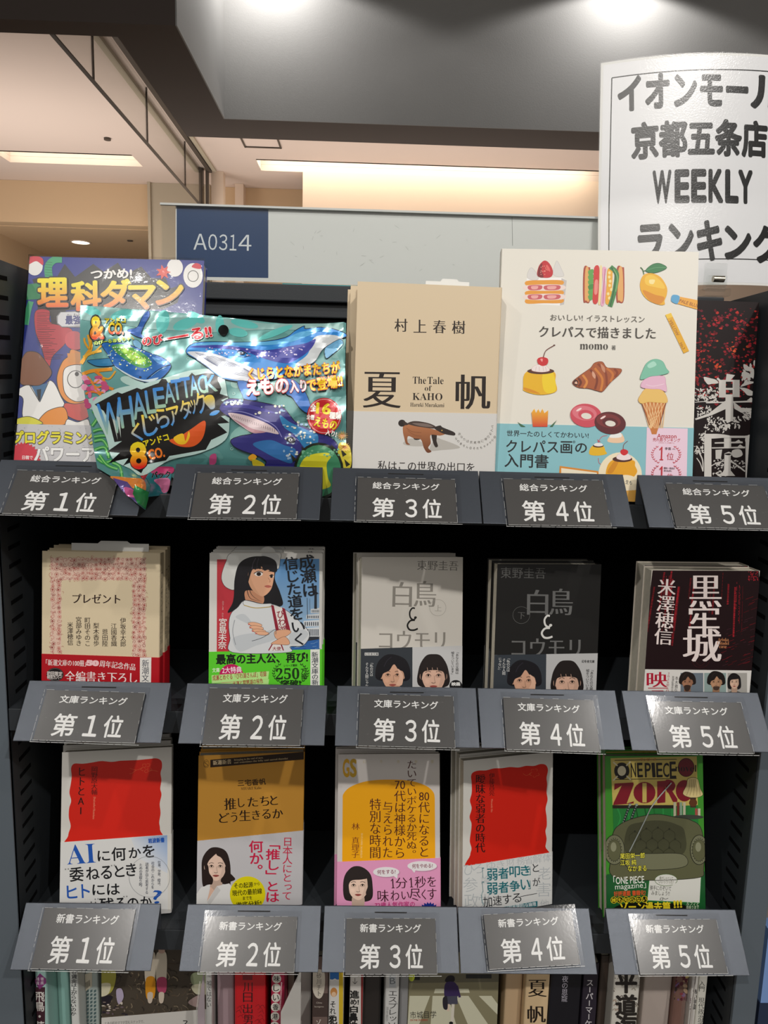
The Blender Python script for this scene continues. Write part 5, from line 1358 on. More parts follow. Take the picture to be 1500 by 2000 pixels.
def art_food(s):
    s.view(950, 470, .293333)
    W_ = '#e4e0d5'
    # slice of strawberry cake
    s.P([(268, 250), (505, 245), (535, 265), (520, 425), (490, 432), (270, 420)], '#f3f1ee'); s.P([(500, 250), (535, 265), (518, 425), (490, 432)], '#c4bfbc')
    for x, y in ((300, 212), (470, 190)): s.B([(x - 28, y + 30), (x - 20, y - 10), (x, y - (32 if x < 400 else 55)), (x + 30, y), (x + 45, y + 45), (x, y + 50)], '#d9d6d2', '#bdb9b6', 2)
    for y0 in (265, 332, 385): s.B([(268, y0 + 4), (380, y0 - 2), (503, y0), (500, y0 + 30), (380, y0 + 32), (270, y0 + 34)], random.choice(['#e59a2e', '#dd8f22']))
    for y0 in (298, 360):
        s.B([(268, y0), (500, y0 - 4), (500, y0 + 32), (270, y0 + 32)], '#ecd9d2')
        for x0, x1 in ((282, 365), (390, 485)):
            s.B([(x0, y0 + 2), (x1, y0), (x1 - 4, y0 + 28), (x0 + 4, y0 + 30)], '#c95a62'); s.B([(x0 + 18, y0 + 6), (x1 - 22, y0 + 5), (x1 - 28, y0 + 24), (x0 + 22, y0 + 25)], '#eaa7a2')
    s.B([(340, 235), (345, 180), (370, 142), (397, 134), (425, 160), (443, 205), (432, 240), (390, 248)], '#c3242c'); s.B([(342, 235), (348, 180), (372, 150), (368, 200), (380, 245)], '#7d1a20')
    for k in range(16): s.E(random.uniform(355, 430), random.uniform(165, 235), 3, 4, '#ef9a8a', n=6)
    s.B([(400, 160), (418, 180), (424, 205), (405, 195)], '#e4605c')
    # sandwich
    for x0, x1 in ((648, 690), (868, 915)): s.B([(x0, 185), (x1 - 8, 178), (x1 + 2, 200), (x1, 395), (x0 + 14, 412), (x0 - 4, 390)], '#a8442a'); s.B([(x0 + 10, 198), (x1 - 10, 190), (x1 - 6, 392), (x0 + 16, 398), (x0 + 6, 380)], '#e3a860')
    for k in range(6): s.B([(676, 205 + k * 33), (708, 190 + k * 33), (712, 215 + k * 33), (690, 240 + k * 32)], random.choice(['#3d8a3a', '#2c6b2e', '#5da24b']))
    s.B([(718, 180), (750, 176), (748, 290), (740, 410), (708, 408), (712, 290)], '#cf2f2c'); s.B([(722, 270), (742, 268), (738, 350), (718, 352)], '#e88a80')
    s.B([(755, 178), (770, 180), (766, 300), (758, 420), (744, 412), (750, 300)], '#eed9a0')
    s.B([(772, 185), (798, 186), (790, 250), (796, 330), (782, 428), (760, 420), (774, 300)], '#e6a9c0'); s.C([(790, 190), (782, 300), (775, 420)], 5, '#b9648c')
    s.B([(806, 195), (838, 190), (836, 300), (826, 412), (792, 414), (800, 300)], '#eaa92c')
    for k in range(7): s.E(random.uniform(805, 832), 215 + k * 28, 9, 11, '#f3df9a', n=10)
    s.C([(825, 175), (866, 220), (858, 310), (838, 390), (822, 440)], 30, '#3f8446'); s.C([(830, 178), (858, 230), (850, 320), (824, 436)], 7, '#20592e'); s.C([(846, 190), (872, 250), (860, 340)], 6, '#79b26c')
    # lemon
    s.B([(1045, 230), (1100, 218), (1160, 245), (1200, 310), (1200, 360), (1185, 400), (1186, 425), (1150, 428), (1080, 400), (1035, 350), (1022, 290)], '#eaaf22'); s.B([(1060, 240), (1110, 232), (1170, 280), (1185, 320), (1120, 310), (1060, 290)], '#f2c440'); s.B([(1040, 330), (1120, 360), (1185, 380), (1150, 424), (1080, 395)], '#d98a16'); s.B([(1085, 262), (1120, 262), (1110, 290), (1085, 285)], '#f8e39a')
    s.B([(1060, 200), (1100, 162), (1150, 152), (1200, 180), (1150, 208), (1095, 216)], '#2f7a45', '#1c5a31', 3); s.C([(1065, 200), (1120, 182), (1195, 180)], 3, '#5fa06c'); s.C([(1048, 225), (1040, 195), (1025, 178)], 6, '#3b6a3a'); s.L([(1040, 205), (1065, 198)], 5, '#3b6a3a')
    # crayons
    s.P([(1240, 365), (1420, 400), (1440, 470), (1250, 415)], '#eba83a'); s.B([(1228, 395), (1240, 362), (1285, 372), (1272, 420), (1240, 412)], '#57a3cf'); s.T('PALE BLUE', 1285, 400, 1412, 438, 22, '#9c5a1e', 'b')
    s.P([(1190, 495), (1228, 482), (1348, 735), (1312, 752)], '#e3a91c'); s.P([(1190, 495), (1228, 482), (1240, 508), (1202, 520)], '#efc63a'); s.T('YELLOW', 1220, 530, 1275, 632, 20, '#9c5a1e', 'b'); s.T('No.3', 1292, 682, 1315, 722, 18, '#9c5a1e', 'b')
    # lettering
    s.T('おいしい!', 425, 512, 640, 514, 40, '#4a443c', 'm'); s.T('イラストレッスン', 668, 518, 1052, 526, 42, '#4a443c', 'm')
    s.T('クレパスで描きました', 352, 605, 1125, 618, 74, '#39332c', 'M'); s.T('momo', 622, 706, 808, 708, 36, '#39332c', 's'); s.T('著', 832, 712, 860, 713, 30, '#39332c', 'm')
    # custard pudding
    def pudding(x, y, k):
        X = lambda a: x + a * k
        Y = lambda b: y + b * k
        s.B([(X(-88), Y(-65)), (X(88), Y(-65)), (X(102), Y(0)), (X(112), Y(60)), (X(60), Y(84)), (X(-20), Y(88)), (X(-100), Y(66)), (X(-112), Y(40))], '#e8b414'); s.B([(X(20), Y(-50)), (X(84), Y(-60)), (X(106), Y(55)), (X(50), Y(78)), (X(20), Y(40))], '#f0cf1e'); s.B([(X(-108), Y(40)), (X(-40), Y(60)), (X(0), Y(84)), (X(-90), Y(66))], '#d98f12')
        s.E(X(5), Y(-68), 90 * k, 20 * k, '#4a2014'); s.E(X(5), Y(-72), 70 * k, 13 * k, '#6b2f1a')
        s.B([(X(-52), Y(-72)), (X(-46), Y(-98)), (X(-10), Y(-112)), (X(30), Y(-110)), (X(58), Y(-88)), (X(60), Y(-70)), (X(10), Y(-62))], '#efe3e0', '#d9b8b6', 2)
        for a in (-30, -5, 25, 44): s.C([(X(a), Y(-68)), (X(a * .8), Y(-98))], 3 * k, '#d7bcbc')
        s.B([(X(-16), Y(-150)), (X(16), Y(-162)), (X(52), Y(-150)), (X(50), Y(-118)), (X(20), Y(-102)), (X(-12), Y(-118))], '#cc1f2a'); s.B([(X(2), Y(-148)), (X(18), Y(-150)), (X(14), Y(-130))], '#f19a94')
        s.C([(X(22), Y(-158)), (X(40), Y(-205)), (X(95), Y(-240))], 5 * k, '#6a3226'); s.E(X(95), Y(-241), 7 * k, 4 * k, '#5a2a20', n=10)
    s.pudding = pudding
    pudding(356, 938, 1.0)
    # croissant
    s.B([(572, 945), (620, 900), (690, 850), (720, 815), (770, 808), (800, 845), (850, 850), (898, 858), (885, 890), (830, 940), (800, 975), (770, 1006), (735, 1000), (680, 985), (610, 978)], '#a8562a', '#7a3416', 3)
    for a, b, c, cc in (((640, 895), (668, 940), (648, 982), '#d98a3c'), ((690, 860), (735, 920), (722, 990), '#7d3216'), ((720, 850), (770, 920), (760, 1000), '#cf7c30'), ((740, 820), (792, 880), (800, 970), '#8a3a1a'), ((800, 850), (840, 890), (825, 940), '#c8722e'), ((850, 855), (870, 880), (855, 910), '#8a3a1a'), ((610, 915), (628, 945), (612, 972), '#6a2a14')): s.C([a, b, c], 15, cc)
    s.B([(575, 950), (590, 925), (610, 940), (600, 968)], '#4a2016'); s.B([(585, 950), (598, 938), (604, 955)], '#e9b9a0'); s.B([(760, 822), (785, 845), (788, 880), (768, 860)], '#c98a6a'); s.B([(705, 870), (725, 895), (722, 920), (704, 900)], '#d9a184')
    # ice cream
    s.P([(1028, 1068), (1196, 1072), (1165, 1180), (1130, 1290), (1100, 1290), (1060, 1170)], '#c9793a')
    for k in range(7):
        s.L([(1035 + k * 26, 1072), (1118 + k * 9, 1250)], 5, '#ecc08a'); s.L([(1190 - k * 26, 1074), (1096 - k * 2, 1250)], 5, '#ecc08a'); 
    s.L([(1028, 1070), (1085, 1230)], 6, '#8a4320'); s.L([(1196, 1072), (1150, 1230)], 6, '#8a4320')
    s.B([(1010, 1060), (1030, 1020), (1060, 985), (1110, 978), (1170, 1000), (1198, 1040), (1200, 1078), (1150, 1080), (1080, 1076), (1030, 1085)], '#eac06a', '#d7a24a', 2)
    s.B([(1028, 975), (1045, 930), (1100, 905), (1180, 905), (1192, 950), (1196, 1005), (1150, 990), (1090, 988)], '#e6b8cf', '#cf96b4', 2); s.C([(1060, 960), (1110, 970), (1180, 955)], 4, '#f3d7e3')
    s.B([(1022, 920), (1042, 860), (1070, 812), (1120, 790), (1170, 805), (1195, 850), (1212, 880), (1150, 898), (1090, 905), (1050, 922)], '#7cc0a6', '#5aa48a', 2); s.B([(1070, 830), (1110, 805), (1130, 830), (1085, 850)], '#a9dcc8')
    # lunch box shrimp and doughnuts peeping over the band
    s.P([(300, 1145), (318, 1120), (330, 1150), (345, 1122), (358, 1150), (372, 1120), (385, 1150), (410, 1130), (405, 1240), (308, 1240)], ('g', '#f2b62a', 355, 1120, '#d4402a', 355, 1230)); s.P([(205, 1208), (260, 1240), (230, 1240)], '#3a6a48'); s.P([(468, 1195), (440, 1240), (420, 1240)], '#3a6a48')
    def donut(x, y, rx, ry, c1, c2):
        s.E(x, y, rx, ry, c1, rot=8, n=36); s.E(x - rx * .1, y - ry * .2, rx * .78, ry * .62, c2, rot=8, n=30); s.E(x, y - ry * .05, rx * .5, ry * .42, c1, rot=8); s.E(x + 2, y + ry * .05, rx * .33, ry * .26, W_, rot=8); s.E(x - rx * .45, y - ry * .5, rx * .2, ry * .09, '#f7d9d6', rot=-30, n=10)
    donut(662, 1165, 105, 78, '#cf4a5a', '#dd7480'); donut(822, 1215, 105, 74, '#5c1a20', '#7a2a2c')
def art_food_band(s):
    s.view(950, 470, .293333)
    T_ = '#8ec3cb'
    s.T('世界一たのしくてかわいい!', 136, 1282, 680, 1298, 40, '#17242a', 'b')
    s.T('クレパス画', 132, 1370, 570, 1376, 84, '#121a1e', 'b'); s.T('®', 575, 1340, 592, 1340, 17, '#121a1e', 'b'); s.T('の', 592, 1380, 668, 1382, 62, '#121a1e', 'b'); s.T('入門書', 122, 1462, 412, 1470, 90, '#121a1e', 'b')
    s.B([(805, 1335), (840, 1285), (880, 1278), (905, 1290), (918, 1335), (870, 1348)], '#efc9a6'); s.B([(820, 1310), (842, 1280), (885, 1275), (902, 1300), (880, 1312)], '#eef0ee')
    s.C([(805, 1298), (770, 1305), (748, 1335)], 4, '#b95a68'); s.P([(738, 1322), (762, 1340), (742, 1345)], '#b95a68'); s.C([(745, 1448), (750, 1480), (780, 1500)], 4, '#b95a68'); s.P([(772, 1488), (790, 1505), (765, 1508)], '#b95a68')
    s.B([(706, 1366), (775, 1366), (792, 1400), (800, 1420), (740, 1432), (684, 1420)], '#e6b51c'); s.E(744, 1366, 36, 12, '#4a2014'); s.B([(715, 1362), (730, 1348), (765, 1350), (775, 1364), (745, 1370)], '#efe9e4')
    s.E(890, 1560, 145, 150, '#f2e4c4', n=36); art_food.pudding if False else None
    X = lambda a: 902 + a
    s.B([(838, 1462), (975, 1462), (990, 1500), (1002, 1545), (940, 1600), (820, 1600), (795, 1540)], '#e8a51a'); s.B([(850, 1470), (880, 1470), (840, 1545), (805, 1540)], '#d38a12'); s.E(905, 1455, 66, 20, '#4a2014'); s.B([(868, 1450), (875, 1425), (910, 1415), (945, 1420), (962, 1440), (955, 1455), (910, 1462)], '#f0dfe0', '#d9b8b6', 2)
    s.B([(893, 1398), (915, 1388), (942, 1400), (938, 1420), (915, 1430), (895, 1418)], '#d0202c'); s.C([(910, 1390), (915, 1358), (940, 1335)], 4, '#7a3226')
    s.P([(488, 1500), (745, 1535), (750, 1600), (480, 1600)], '#d98a2a'); s.P([(498, 1514), (735, 1545), (735, 1600), (498, 1600)], '#f0e6cc')
    s.P([(1068, 1238), (1340, 1245), (1325, 2000), (1045, 2000)], '#eccfe0')
    s.T('Amazon', 1136, 1300, 1265, 1303, 28, '#b3222f', 'b'); s.T('売れ筋ランキング', 1108, 1325, 1290, 1330, 24, '#b3222f', 'b'); s.T('(2024.11.29調べ)', 1146, 1346, 1250, 1349, 11, '#b3222f', 'g')
    for y, a, b in ((1415, '手芸', '(本)'), (1545, '趣味・実用の', '技法(本)')):
        laurel(s, 1196, y + 10, 92, 66, '#c03a48', 9, 9); s.T('1', 1150, y + 2, 1178, y + 3, 90, '#c01f2e', 'S')
        if y < 1500: s.T(a, 1188, 1385, 1228, 1386, 18, '#5a4048', 'b'); s.T(b, 1236, 1388, 1256, 1388, 10, '#5a4048', 'g'); s.T('位', 1200, 1436, 1246, 1438, 48, '#c0414c', 'm')
        else: s.T(a, 1180, 1514, 1252, 1517, 13, '#5a4048', 'b'); s.T(b, 1180, 1532, 1232, 1534, 13, '#5a4048', 'b'); s.T('位', 1200, 1570, 1240, 1572, 40, '#c0414c', 'm')
    s.T('先生も', 915, 1606, 968, 1612, 26, '#3a4448', 'b'); s.T('絶賛!', 930, 1640, 966, 1644, 26, '#3a4448', 'b')
    s.B([(870, 1590), (1000, 1590), (990, 1800), (900, 1800)], '#8ec3cb'); s.B([(895, 1575), (960, 1565), (1000, 1600), (1000, 1700), (900, 1700)], '#f2e4c4'); s.T('生も', 925, 1606, 968, 1612, 26, '#3a4448', 'b'); s.P([(930, 1665), (1000, 1660), (1000, 1900), (910, 1900)], '#e0a84a')
book('food', 'large_art_book', 'large cream art book with painted cake, lemon, pudding and ice cream',
     (.1209, .0503, .1435, .1577, -.0659, .0006), .182, .013, B1, '#e4e0d5', 'l', art_food, (((962, 827), (1356, 836)), '#88bfc8'), art_food_band, None)

def art_garden(s):
    s.view(1350, 590, .175)
    rnd = random.Random(5)
    s.R(-600, 0, 900, 2200, '#1d1112')
    reds = ['#7d1a24', '#9a202c', '#b22733', '#6a1822', '#c4352f', '#8c2638']
    s.step = .01
    for k in range(620):
        x, y = rnd.uniform(20, 815), rnd.uniform(75, 1180)
        if y > 860 and rnd.random() < (y - 860) / 420: continue
        if hypot((x - 410) / 90, (y - 340) / 70) < 1 or hypot((x - 275) / 55, (y - 565) / 65) < 1 or hypot((x - 430) / 70, (y - 660) / 45) < 1 or hypot((x - 210) / 60, (y - 130) / 60) < 1: continue
        r = rnd.uniform(10, 24); a0 = rnd.uniform(0, 6.3)
        c = rnd.choice(reds)
        if (280 < x < 460 and 350 < y < 450) or (440 < x < 640 and 490 < y < 580) or (100 < x < 340 and 670 < y < 740): c = rnd.choice(['#d8432a', '#c63a2c', '#e05a30'])
        n = rnd.randint(5, 8)
        s.B([(x + r * rnd.uniform(.45, 1.2) * cos(a0 + 2 * pi * i / n), y + r * rnd.uniform(.3, .9) * sin(a0 + 2 * pi * i / n)) for i in range(n)], c)
        if rnd.random() < .6: s.C([(x - r * .6, y + rnd.uniform(-6, 6)), (x, y + rnd.uniform(-8, 8)), (x + r * .6, y + rnd.uniform(-6, 6))], 4, '#241012')
    w = '#dedad4'; s.layer += 3; s.step = .02
    def leaf(x, y, L, a, wd=.35):
        c_, s_ = cos(a), sin(a)
        s.B([(x, y), (x + L * .45 * c_ - L * wd * .6 * s_, y + L * .45 * s_ + L * wd * .6 * c_), (x + L * c_, y + L * s_), (x + L * .45 * c_ + L * wd * .6 * s_, y + L * .45 * s_ - L * wd * .6 * c_)], w)
    # first big character with leaves growing from its strokes
    s.R(308, 880, 386, 1065, w); s.R(462, 870, 540, 1060, w); s.R(308, 868, 540, 888, w); s.R(380, 958, 470, 980, w); s.R(308, 1030, 540, 1052, w)
    s.P([(395, 800), (490, 815), (440, 870), (385, 872)], w); s.R(382, 1052, 468, 1330, w)
    s.P([(160, 1118), (700, 1098), (712, 1105), (690, 1118), (170, 1130)], w); s.P([(620, 1098), (668, 1062), (712, 1105)], w)
    s.B([(138, 838), (215, 850), (280, 870), (300, 905), (235, 912), (180, 915)], w); s.C([(290, 850), (330, 900), (310, 980)], 22, w)
    s.B([(548, 945), (620, 885), (710, 895), (640, 920)], w); s.B([(540, 955), (620, 965), (695, 1005), (690, 1040), (630, 1040), (590, 1000)], w)
    s.P([(380, 1100), (200, 1240), (40, 1300), (50, 1318), (230, 1262), (392, 1190)], w); s.P([(470, 1110), (560, 1180), (700, 1200), (560, 1235), (480, 1190)], w)
    for x0, y0, x1, y1, n, L0 in ((45, 960, 300, 1110, 95, 26), (55, 1170, 240, 1270, 55, 22), (390, 1270, 550, 1400, 34, 34), (160, 1290, 380, 1440, 80, 26), (85, 1450, 175, 1580, 34, 24), (40, 1610, 130, 1690, 40, 22), (560, 730, 700, 880, 26, 46), (230, 1760, 600, 1860, 60, 24), (690, 1790, 740, 1940, 16, 26), (240, 1900, 470, 1940, 30, 26)):
        for k in range(n): leaf(rnd.uniform(x0, x1), rnd.uniform(y0, y1), L0 * rnd.uniform(.7, 1.35), rnd.uniform(0, 6.3), .42)
    for x, y, a in ((740, 735, -2.0), (745, 735, -1.1), (745, 780, -.4), (720, 790, 2.6), (735, 800, 1.6), (760, 830, .5), (740, 840, 1.9), (650, 800, 2.9), (640, 770, -2.2), (700, 760, 3.4)): leaf(x, y, 95, a, .48)
    for k in range(60):
        a = rnd.uniform(-.5, 1.2); x, y = rnd.uniform(560, 690), rnd.uniform(1180, 1290); s.L([(x, y), (x + 90 * cos(a), y + 60 * sin(a))], 5, w)
    s.C([(40, 1120), (150, 1110), (310, 1120)], 8, w); s.C([(130, 1890), (100, 1800), (60, 1740)], 10, w); s.C([(130, 1890), (125, 1760), (70, 1650)], 14, w); s.C([(600, 1890), (540, 1840), (440, 1780)], 12, w); s.C([(220, 1830), (300, 1790), (400, 1770)], 10, w)
    # second big character
    s.R(145, 1470, 225, 2000, w); s.R(605, 1490, 682, 2000, w); s.R(145, 1492, 682, 1516, w); s.E(660, 1540, 60, 62, w); s.B([(150, 1480), (260, 1470), (380, 1480), (440, 1500), (300, 1520), (170, 1520)], w)
    s.R(365, 1518, 445, 1625, w); s.P([(260, 1565), (570, 1555), (575, 1575), (262, 1580)], w); s.P([(482, 1562), (530, 1535), (572, 1575)], w); s.P([(228, 1622), (600, 1612), (600, 1632), (230, 1634)], w); s.P([(510, 1620), (545, 1588), (600, 1625)], w)
    s.P([(270, 1650), (345, 1645), (330, 1750), (272, 1752)], w); s.B([(455, 1660), (520, 1640), (560, 1660), (570, 1710), (510, 1735), (460, 1720)], w); s.P([(370, 1690), (420, 1670), (470, 1690), (440, 1720), (440, 1880), (490, 1940), (330, 1940), (365, 1870)], w)
    s.B([(370, 1698), (410, 1688), (450, 1698), (410, 1710)], '#1d1112'); s.C([(440, 1770), (520, 1830), (600, 1890)], 14, w)
book('garden', 'hardcover_book', 'black hardcover with a red thicket and huge white leafy characters',
     (.2545, .0762, .1063, .06, .02, -.004), .130, .024, B1, '#1d1112', 'r', art_garden, None, None, None)
# ---------------------------------------------------------------- shrink-wrapped comic at the left end
def art_comic(s):
    s.view(20, 480, .253333)
    s.P([(0, 40), (1500, 60), (1480, 1800), (-20, 1800)], ('g', '#1d2a86', 700, 60, '#163080', 700, 1400))
    # black jagged title cloud
    s.P([(360, 240), (420, 140), (500, 240), (640, 140), (720, 200), (830, 130), (890, 220), (1010, 160), (1090, 250), (1200, 250), (1230, 330), (1330, 300), (1290, 440), (1180, 490), (900, 500), (620, 480), (430, 500), (370, 610), (320, 620), (310, 540), (210, 490), (220, 400), (170, 260), (230, 240)], '#23201f')
    s.B([(195, 505), (300, 500), (310, 590), (420, 620), (480, 660), (420, 760), (330, 850), (305, 930), (280, 930), (240, 780), (195, 660)], '#b82a38', '#2b1115', 4)
    for k in range(26):
        y = 520 + k * 14; x0 = 205 + max(0, k - 16) * 7; s.C([(x0, y), (x0 + 50, y + random.uniform(-4, 4)), (x0 + random.uniform(70, 160), y)], 3, '#3a1118')
    # plain coloured apparatus in place of the cartoon figures
    s.P([(110, 300), (250, 285), (245, 410), (105, 420)], '#23804e'); s.C([(300, 250), (295, 160), (340, 110), (400, 105)], 55, '#3a9c6c'); s.C([(160, 430), (140, 500), (120, 610)], 42, '#3a9c6c')
    for k in range(7): s.L([(270, 125 + k * 20), (325, 130 + k * 20)], 3, '#1c5236')
    s.E(190, 160, 62, 70, '#e6e4e0'); s.B([(130, 150), (140, 95), (200, 80), (250, 100), (252, 150), (200, 120)], '#cc3344')
    s.E(1270, 170, 62, 70, '#e8e6e2'); s.E(1410, 230, 75, 95, '#e8e6e2'); s.E(1410, 235, 40, 42, None, edge='#26221f', ew=5)
    star(s, 1180, 205, 30, 60, 7, '#d8402e'); s.B([(1400, 165), (1430, 135), (1470, 150), (1465, 180)], '#cc3040')
    # white coat with collar and tie
    s.B([(40, 1140), (90, 1090), (160, 1080), (230, 1180), (290, 1050), (340, 1060), (390, 1160), (420, 1230), (360, 1260), (330, 1340), (110, 1340), (100, 1180)], '#e8e7e4', '#23201f', 5)
    s.P([(165, 1085), (290, 1060), (230, 1200)], '#3a6a94'); s.P([(205, 1110), (240, 1105), (235, 1180), (225, 1200), (212, 1170)], '#1c2026')
    s.L([(150, 1075), (228, 1205)], 5, '#23201f'); s.L([(300, 1045), (230, 1205)], 5, '#23201f')
    s.B([(80, 1060), (70, 930), (110, 840), (150, 815), (220, 830), (280, 900), (320, 970), (300, 1020), (230, 1075), (150, 1075)], '#7d4a28', '#23201f', 5)
    # orange flask with a big round window and red stand
    s.B([(360, 1020), (400, 900), (450, 850), (470, 800), (540, 820), (600, 860), (640, 1000), (620, 1150), (560, 1215), (450, 1210), (385, 1140)], '#df8a2e', '#23201f', 6)
    s.B([(410, 980), (450, 930), (540, 920), (620, 960), (640, 1080), (590, 1180), (500, 1200), (420, 1130)], '#e8e6e2', '#23201f', 5); s.E(505, 1030, 62, 66, '#e8e6e2', edge='#23201f', ew=6); s.E(515, 990, 16, 17, '#1c1a19')
    s.B([(425, 1215), (500, 1220), (600, 1215), (620, 1300), (540, 1350), (440, 1310), (415, 1260)], '#c4453e', '#23201f', 5)
    s.B([(430, 690), (480, 660), (540, 680), (545, 790), (480, 800), (430, 760)], '#c9404a'); s.P([(440, 830), (560, 830), (545, 900), (450, 900)], '#d98c34')
    s.B([(225, 1340), (300, 1270), (420, 1250), (430, 1375), (230, 1375)], '#e08a2c', '#23201f', 5); s.B([(10, 1375), (40, 1340), (150, 1318), (250, 1375)], '#d4cf3a', '#23201f', 5)
    s.B([(440, 1340), (520, 1360), (600, 1340), (600, 1420), (440, 1420)], '#e6e4e0', '#23201f', 5)
    s.P([(360, 545), (390, 510), (640, 500), (640, 630), (400, 630), (362, 600)], '#cfcfd2', ); s.L([(640, 505), (392, 512), (365, 545), (365, 598), (400, 626), (640, 622)], 5, '#4a4a4e')
    s.T('最強', 428, 575, 545, 572, 66, '#2a2f74', 'x'); s.T('さい', 440, 536, 472, 536, 18, '#333', 'b'); s.T('きょう', 492, 533, 535, 533, 18, '#333', 'b')
    s.T('つかめ!', 625, 222, 938, 214, 72, '#f0eeea', 'x')
    yg = lambda x, y0, y1: ('g', '#f4e21c', x, y0, '#e8641e', x, y1)
    for ch, x0, x1, y, h in (('理', 218, 440, 362, 212), ('科', 475, 695, 388, 220), ('ダ', 705, 925, 372, 215), ('マ', 920, 1115, 400, 175), ('ン', 1130, 1328, 362, 180)):
        s.T(ch, x0, y, x1, y - 2, h, yg(x0 + 80, y - 90, y + 110), 'x', '#1a1716', .075)
def art_comic_band(s):
    s.view(20, 480, .253333)
    for k in range(60):
        x, y = random.uniform(20, 640), random.uniform(1385, 1640); s.L([(x, y), (x + 6, y)], 6, '#a9a9ac')
    s.T('プログラミング', 18, 1478, 690, 1480, 98, '#e6dc1e', 'x', '#26231c', .08)
    s.E(100, 1650, 125, 70, '#cc2a3e'); star(s, 100, 1650, 120, 138, 30, '#cc2a3e'); s.T('日韓で', 95, 1632, 175, 1634, 30, '#f2e6e4', 'b')
    s.T('パワーアップ', 190, 1605, 900, 1612, 118, '#ececea', 'x', '#3a3836', .05)
def art_comic_wrap(t): pass
book('comic', 'comic_book', 'shrink-wrapped comic with yellow title lettering on blue, half behind the whale pouch',
     (-.3277, .0735, .1275, .3014, .0257, .0113), .165, .016, B1, '#1d2a86', 'l', art_comic, (((21, 828), (384, 835)), '#c3c2c4'), art_comic_band, None, skin=GLOSSY)
t_, u_, v_, b_, O_, W_, H_, T_ = BOOKS['comic']
bm = bmesh.new(); g = 28; rnd = random.Random(2); grid = []
for j in range(g + 1):
    row = []
    for i in range(g + 1):
        x = -.0008 + (W_ + .0016) * i / g; z = .0012 + H_ * j / g
        e = min(i, j, g - i, g - j) / g
        row.append(bm.verts.new((x, -.0016 - rnd.uniform(0, .0008 if e < .09 else .0001), z)))
    grid.append(row)
for j in range(g):
    for i in range(g):
        f = bm.faces.new((grid[j][i], grid[j][i + 1], grid[j + 1][i + 1], grid[j + 1][i])); f.smooth = True
edge = [grid[0][i] for i in range(g + 1)] + [grid[j][g] for j in range(1, g + 1)] + [grid[g][i] for i in range(g - 1, -1, -1)] + [grid[j][0] for j in range(g - 1, 0, -1)]
back = [bm.verts.new((v.co.x, T_ + .001, v.co.z)) for v in edge]
for i in range(len(edge)): bm.faces.new((edge[i], back[i], back[(i + 1) % len(back)], edge[(i + 1) % len(edge)]))
tip = [bm.verts.new(p) for p in ((W_ * .80, -.0012, H_), (W_ * .86, -.001, H_ + .006), (W_ * .93, -.0012, H_), (W_ * .86, .006, H_))]
bm.faces.new((tip[0], tip[1], tip[2])); bm.faces.new((tip[0], tip[3], tip[1])); bm.faces.new((tip[1], tip[3], tip[2]))
me = bpy.data.meshes.new('shrink_wrap'); bm.to_mesh(me); bm.free(); me.materials.append(WRAP)
link(bpy.data.objects.new('shrink_wrap', me), t_)

# ---------------------------------------------------------------- the foil pouch of toy whales
def sstep(a, b, x):
    t = min(1, max(0, (x - a) / (b - a))); return t * t * (3 - 2 * t)
bl_ = radians(12)
bO = Vector((0, .0052, -.0614)); bu = Vector((1, 0, 0)); bv = Vector((0, sin(bl_), cos(bl_))); bn = Vector((0, -cos(bl_), sin(bl_)))
def pix(p):
    q = p - CAM; z = q.dot(FWD); return 750 + F_PX * q.dot(RGT) / z, 1000 + F_PX * q.dot(DWN) / z
def pouch(p, a, b):
    px, py = pix(p)
    s = min(1, max(0, (px - 168) / 512)); t = min(1, max(0, (py - 625) / 285))
    bul = .010 * (max(0, 4 * s * (1 - s))) ** .6 * (max(0, 4 * t * (1 - t))) ** .7
    w = .0008 * sin(px * .11 + 2 * sin(py * .05)) * (1 - min(1, 2.2 * t)) + .0007 * sin((px + 1.6 * py) * .055) * (1 - t * .4) + .0006 * sin((px - .8 * py) * .13) * sstep(.6, 1, s)
    w *= 1 - .95 * sstep(860, 905, py)
    if p.y < .0064: p = CAM + (p - CAM) * ((.0064 - CAM.y) / (p.y - CAM.y))
    c = .049 * sstep(878, 962, py) * sstep(326, 266, px)
    fold = .004 * sstep(905, 940, py) * sstep(345, 300, px) * sin((px - py) * .09)
    return p + (CAM - p).normalized() * (bul + w + c + fold)
bagroot = thing('toy_whale_pouch', 'shiny teal foil pouch printed with blue whales, slumped over two cards in the top row', 'toy pouch', Matrix.Translation(bO))
bs = Sheet(bagroot, bO, bu, bv, bn, None, 2, pouch, .005)
OUTL = [(156.7, 596), (200, 599), (250, 603), (300, 607), (350, 611), (410, 616.6), (470, 623), (530, 630), (580, 634), (620, 633), (671, 629), (677, 631), (675, 680), (674, 717), (676, 775), (681, 824), (686, 853), (688, 912), (672, 940), (656, 957), (640, 957), (628, 954), (560, 955), (480, 952), (400, 948), (345, 940), (335, 931), (316, 945), (298, 964), (288, 973), (284, 996), (268, 984), (251, 968), (230, 945), (215, 929), (190, 914), (181.5, 870), (177, 832), (169, 796), (158, 723), (156, 660)]
OUTL = [(min(x, 676), y) for x, y in OUTL]
bs.P(OUTL, ('g', '#72aaa6', 300, 600, '#4c8684', 300, 960))
bs.view(150, 580, .21)
sea = ['#86b8b0', '#5f9793', '#9fc8c0', '#4f8582', '#b4d4cc']
rnd = random.Random(21)
for k in range(46):
    x, y = rnd.uniform(130, 2450), rnd.uniform(240, 1500); r = rnd.uniform(40, 150)
    bs.E(x, y, r, r * rnd.uniform(.25, .6), rnd.choice(sea), rot=rnd.uniform(-40, 40), n=16)
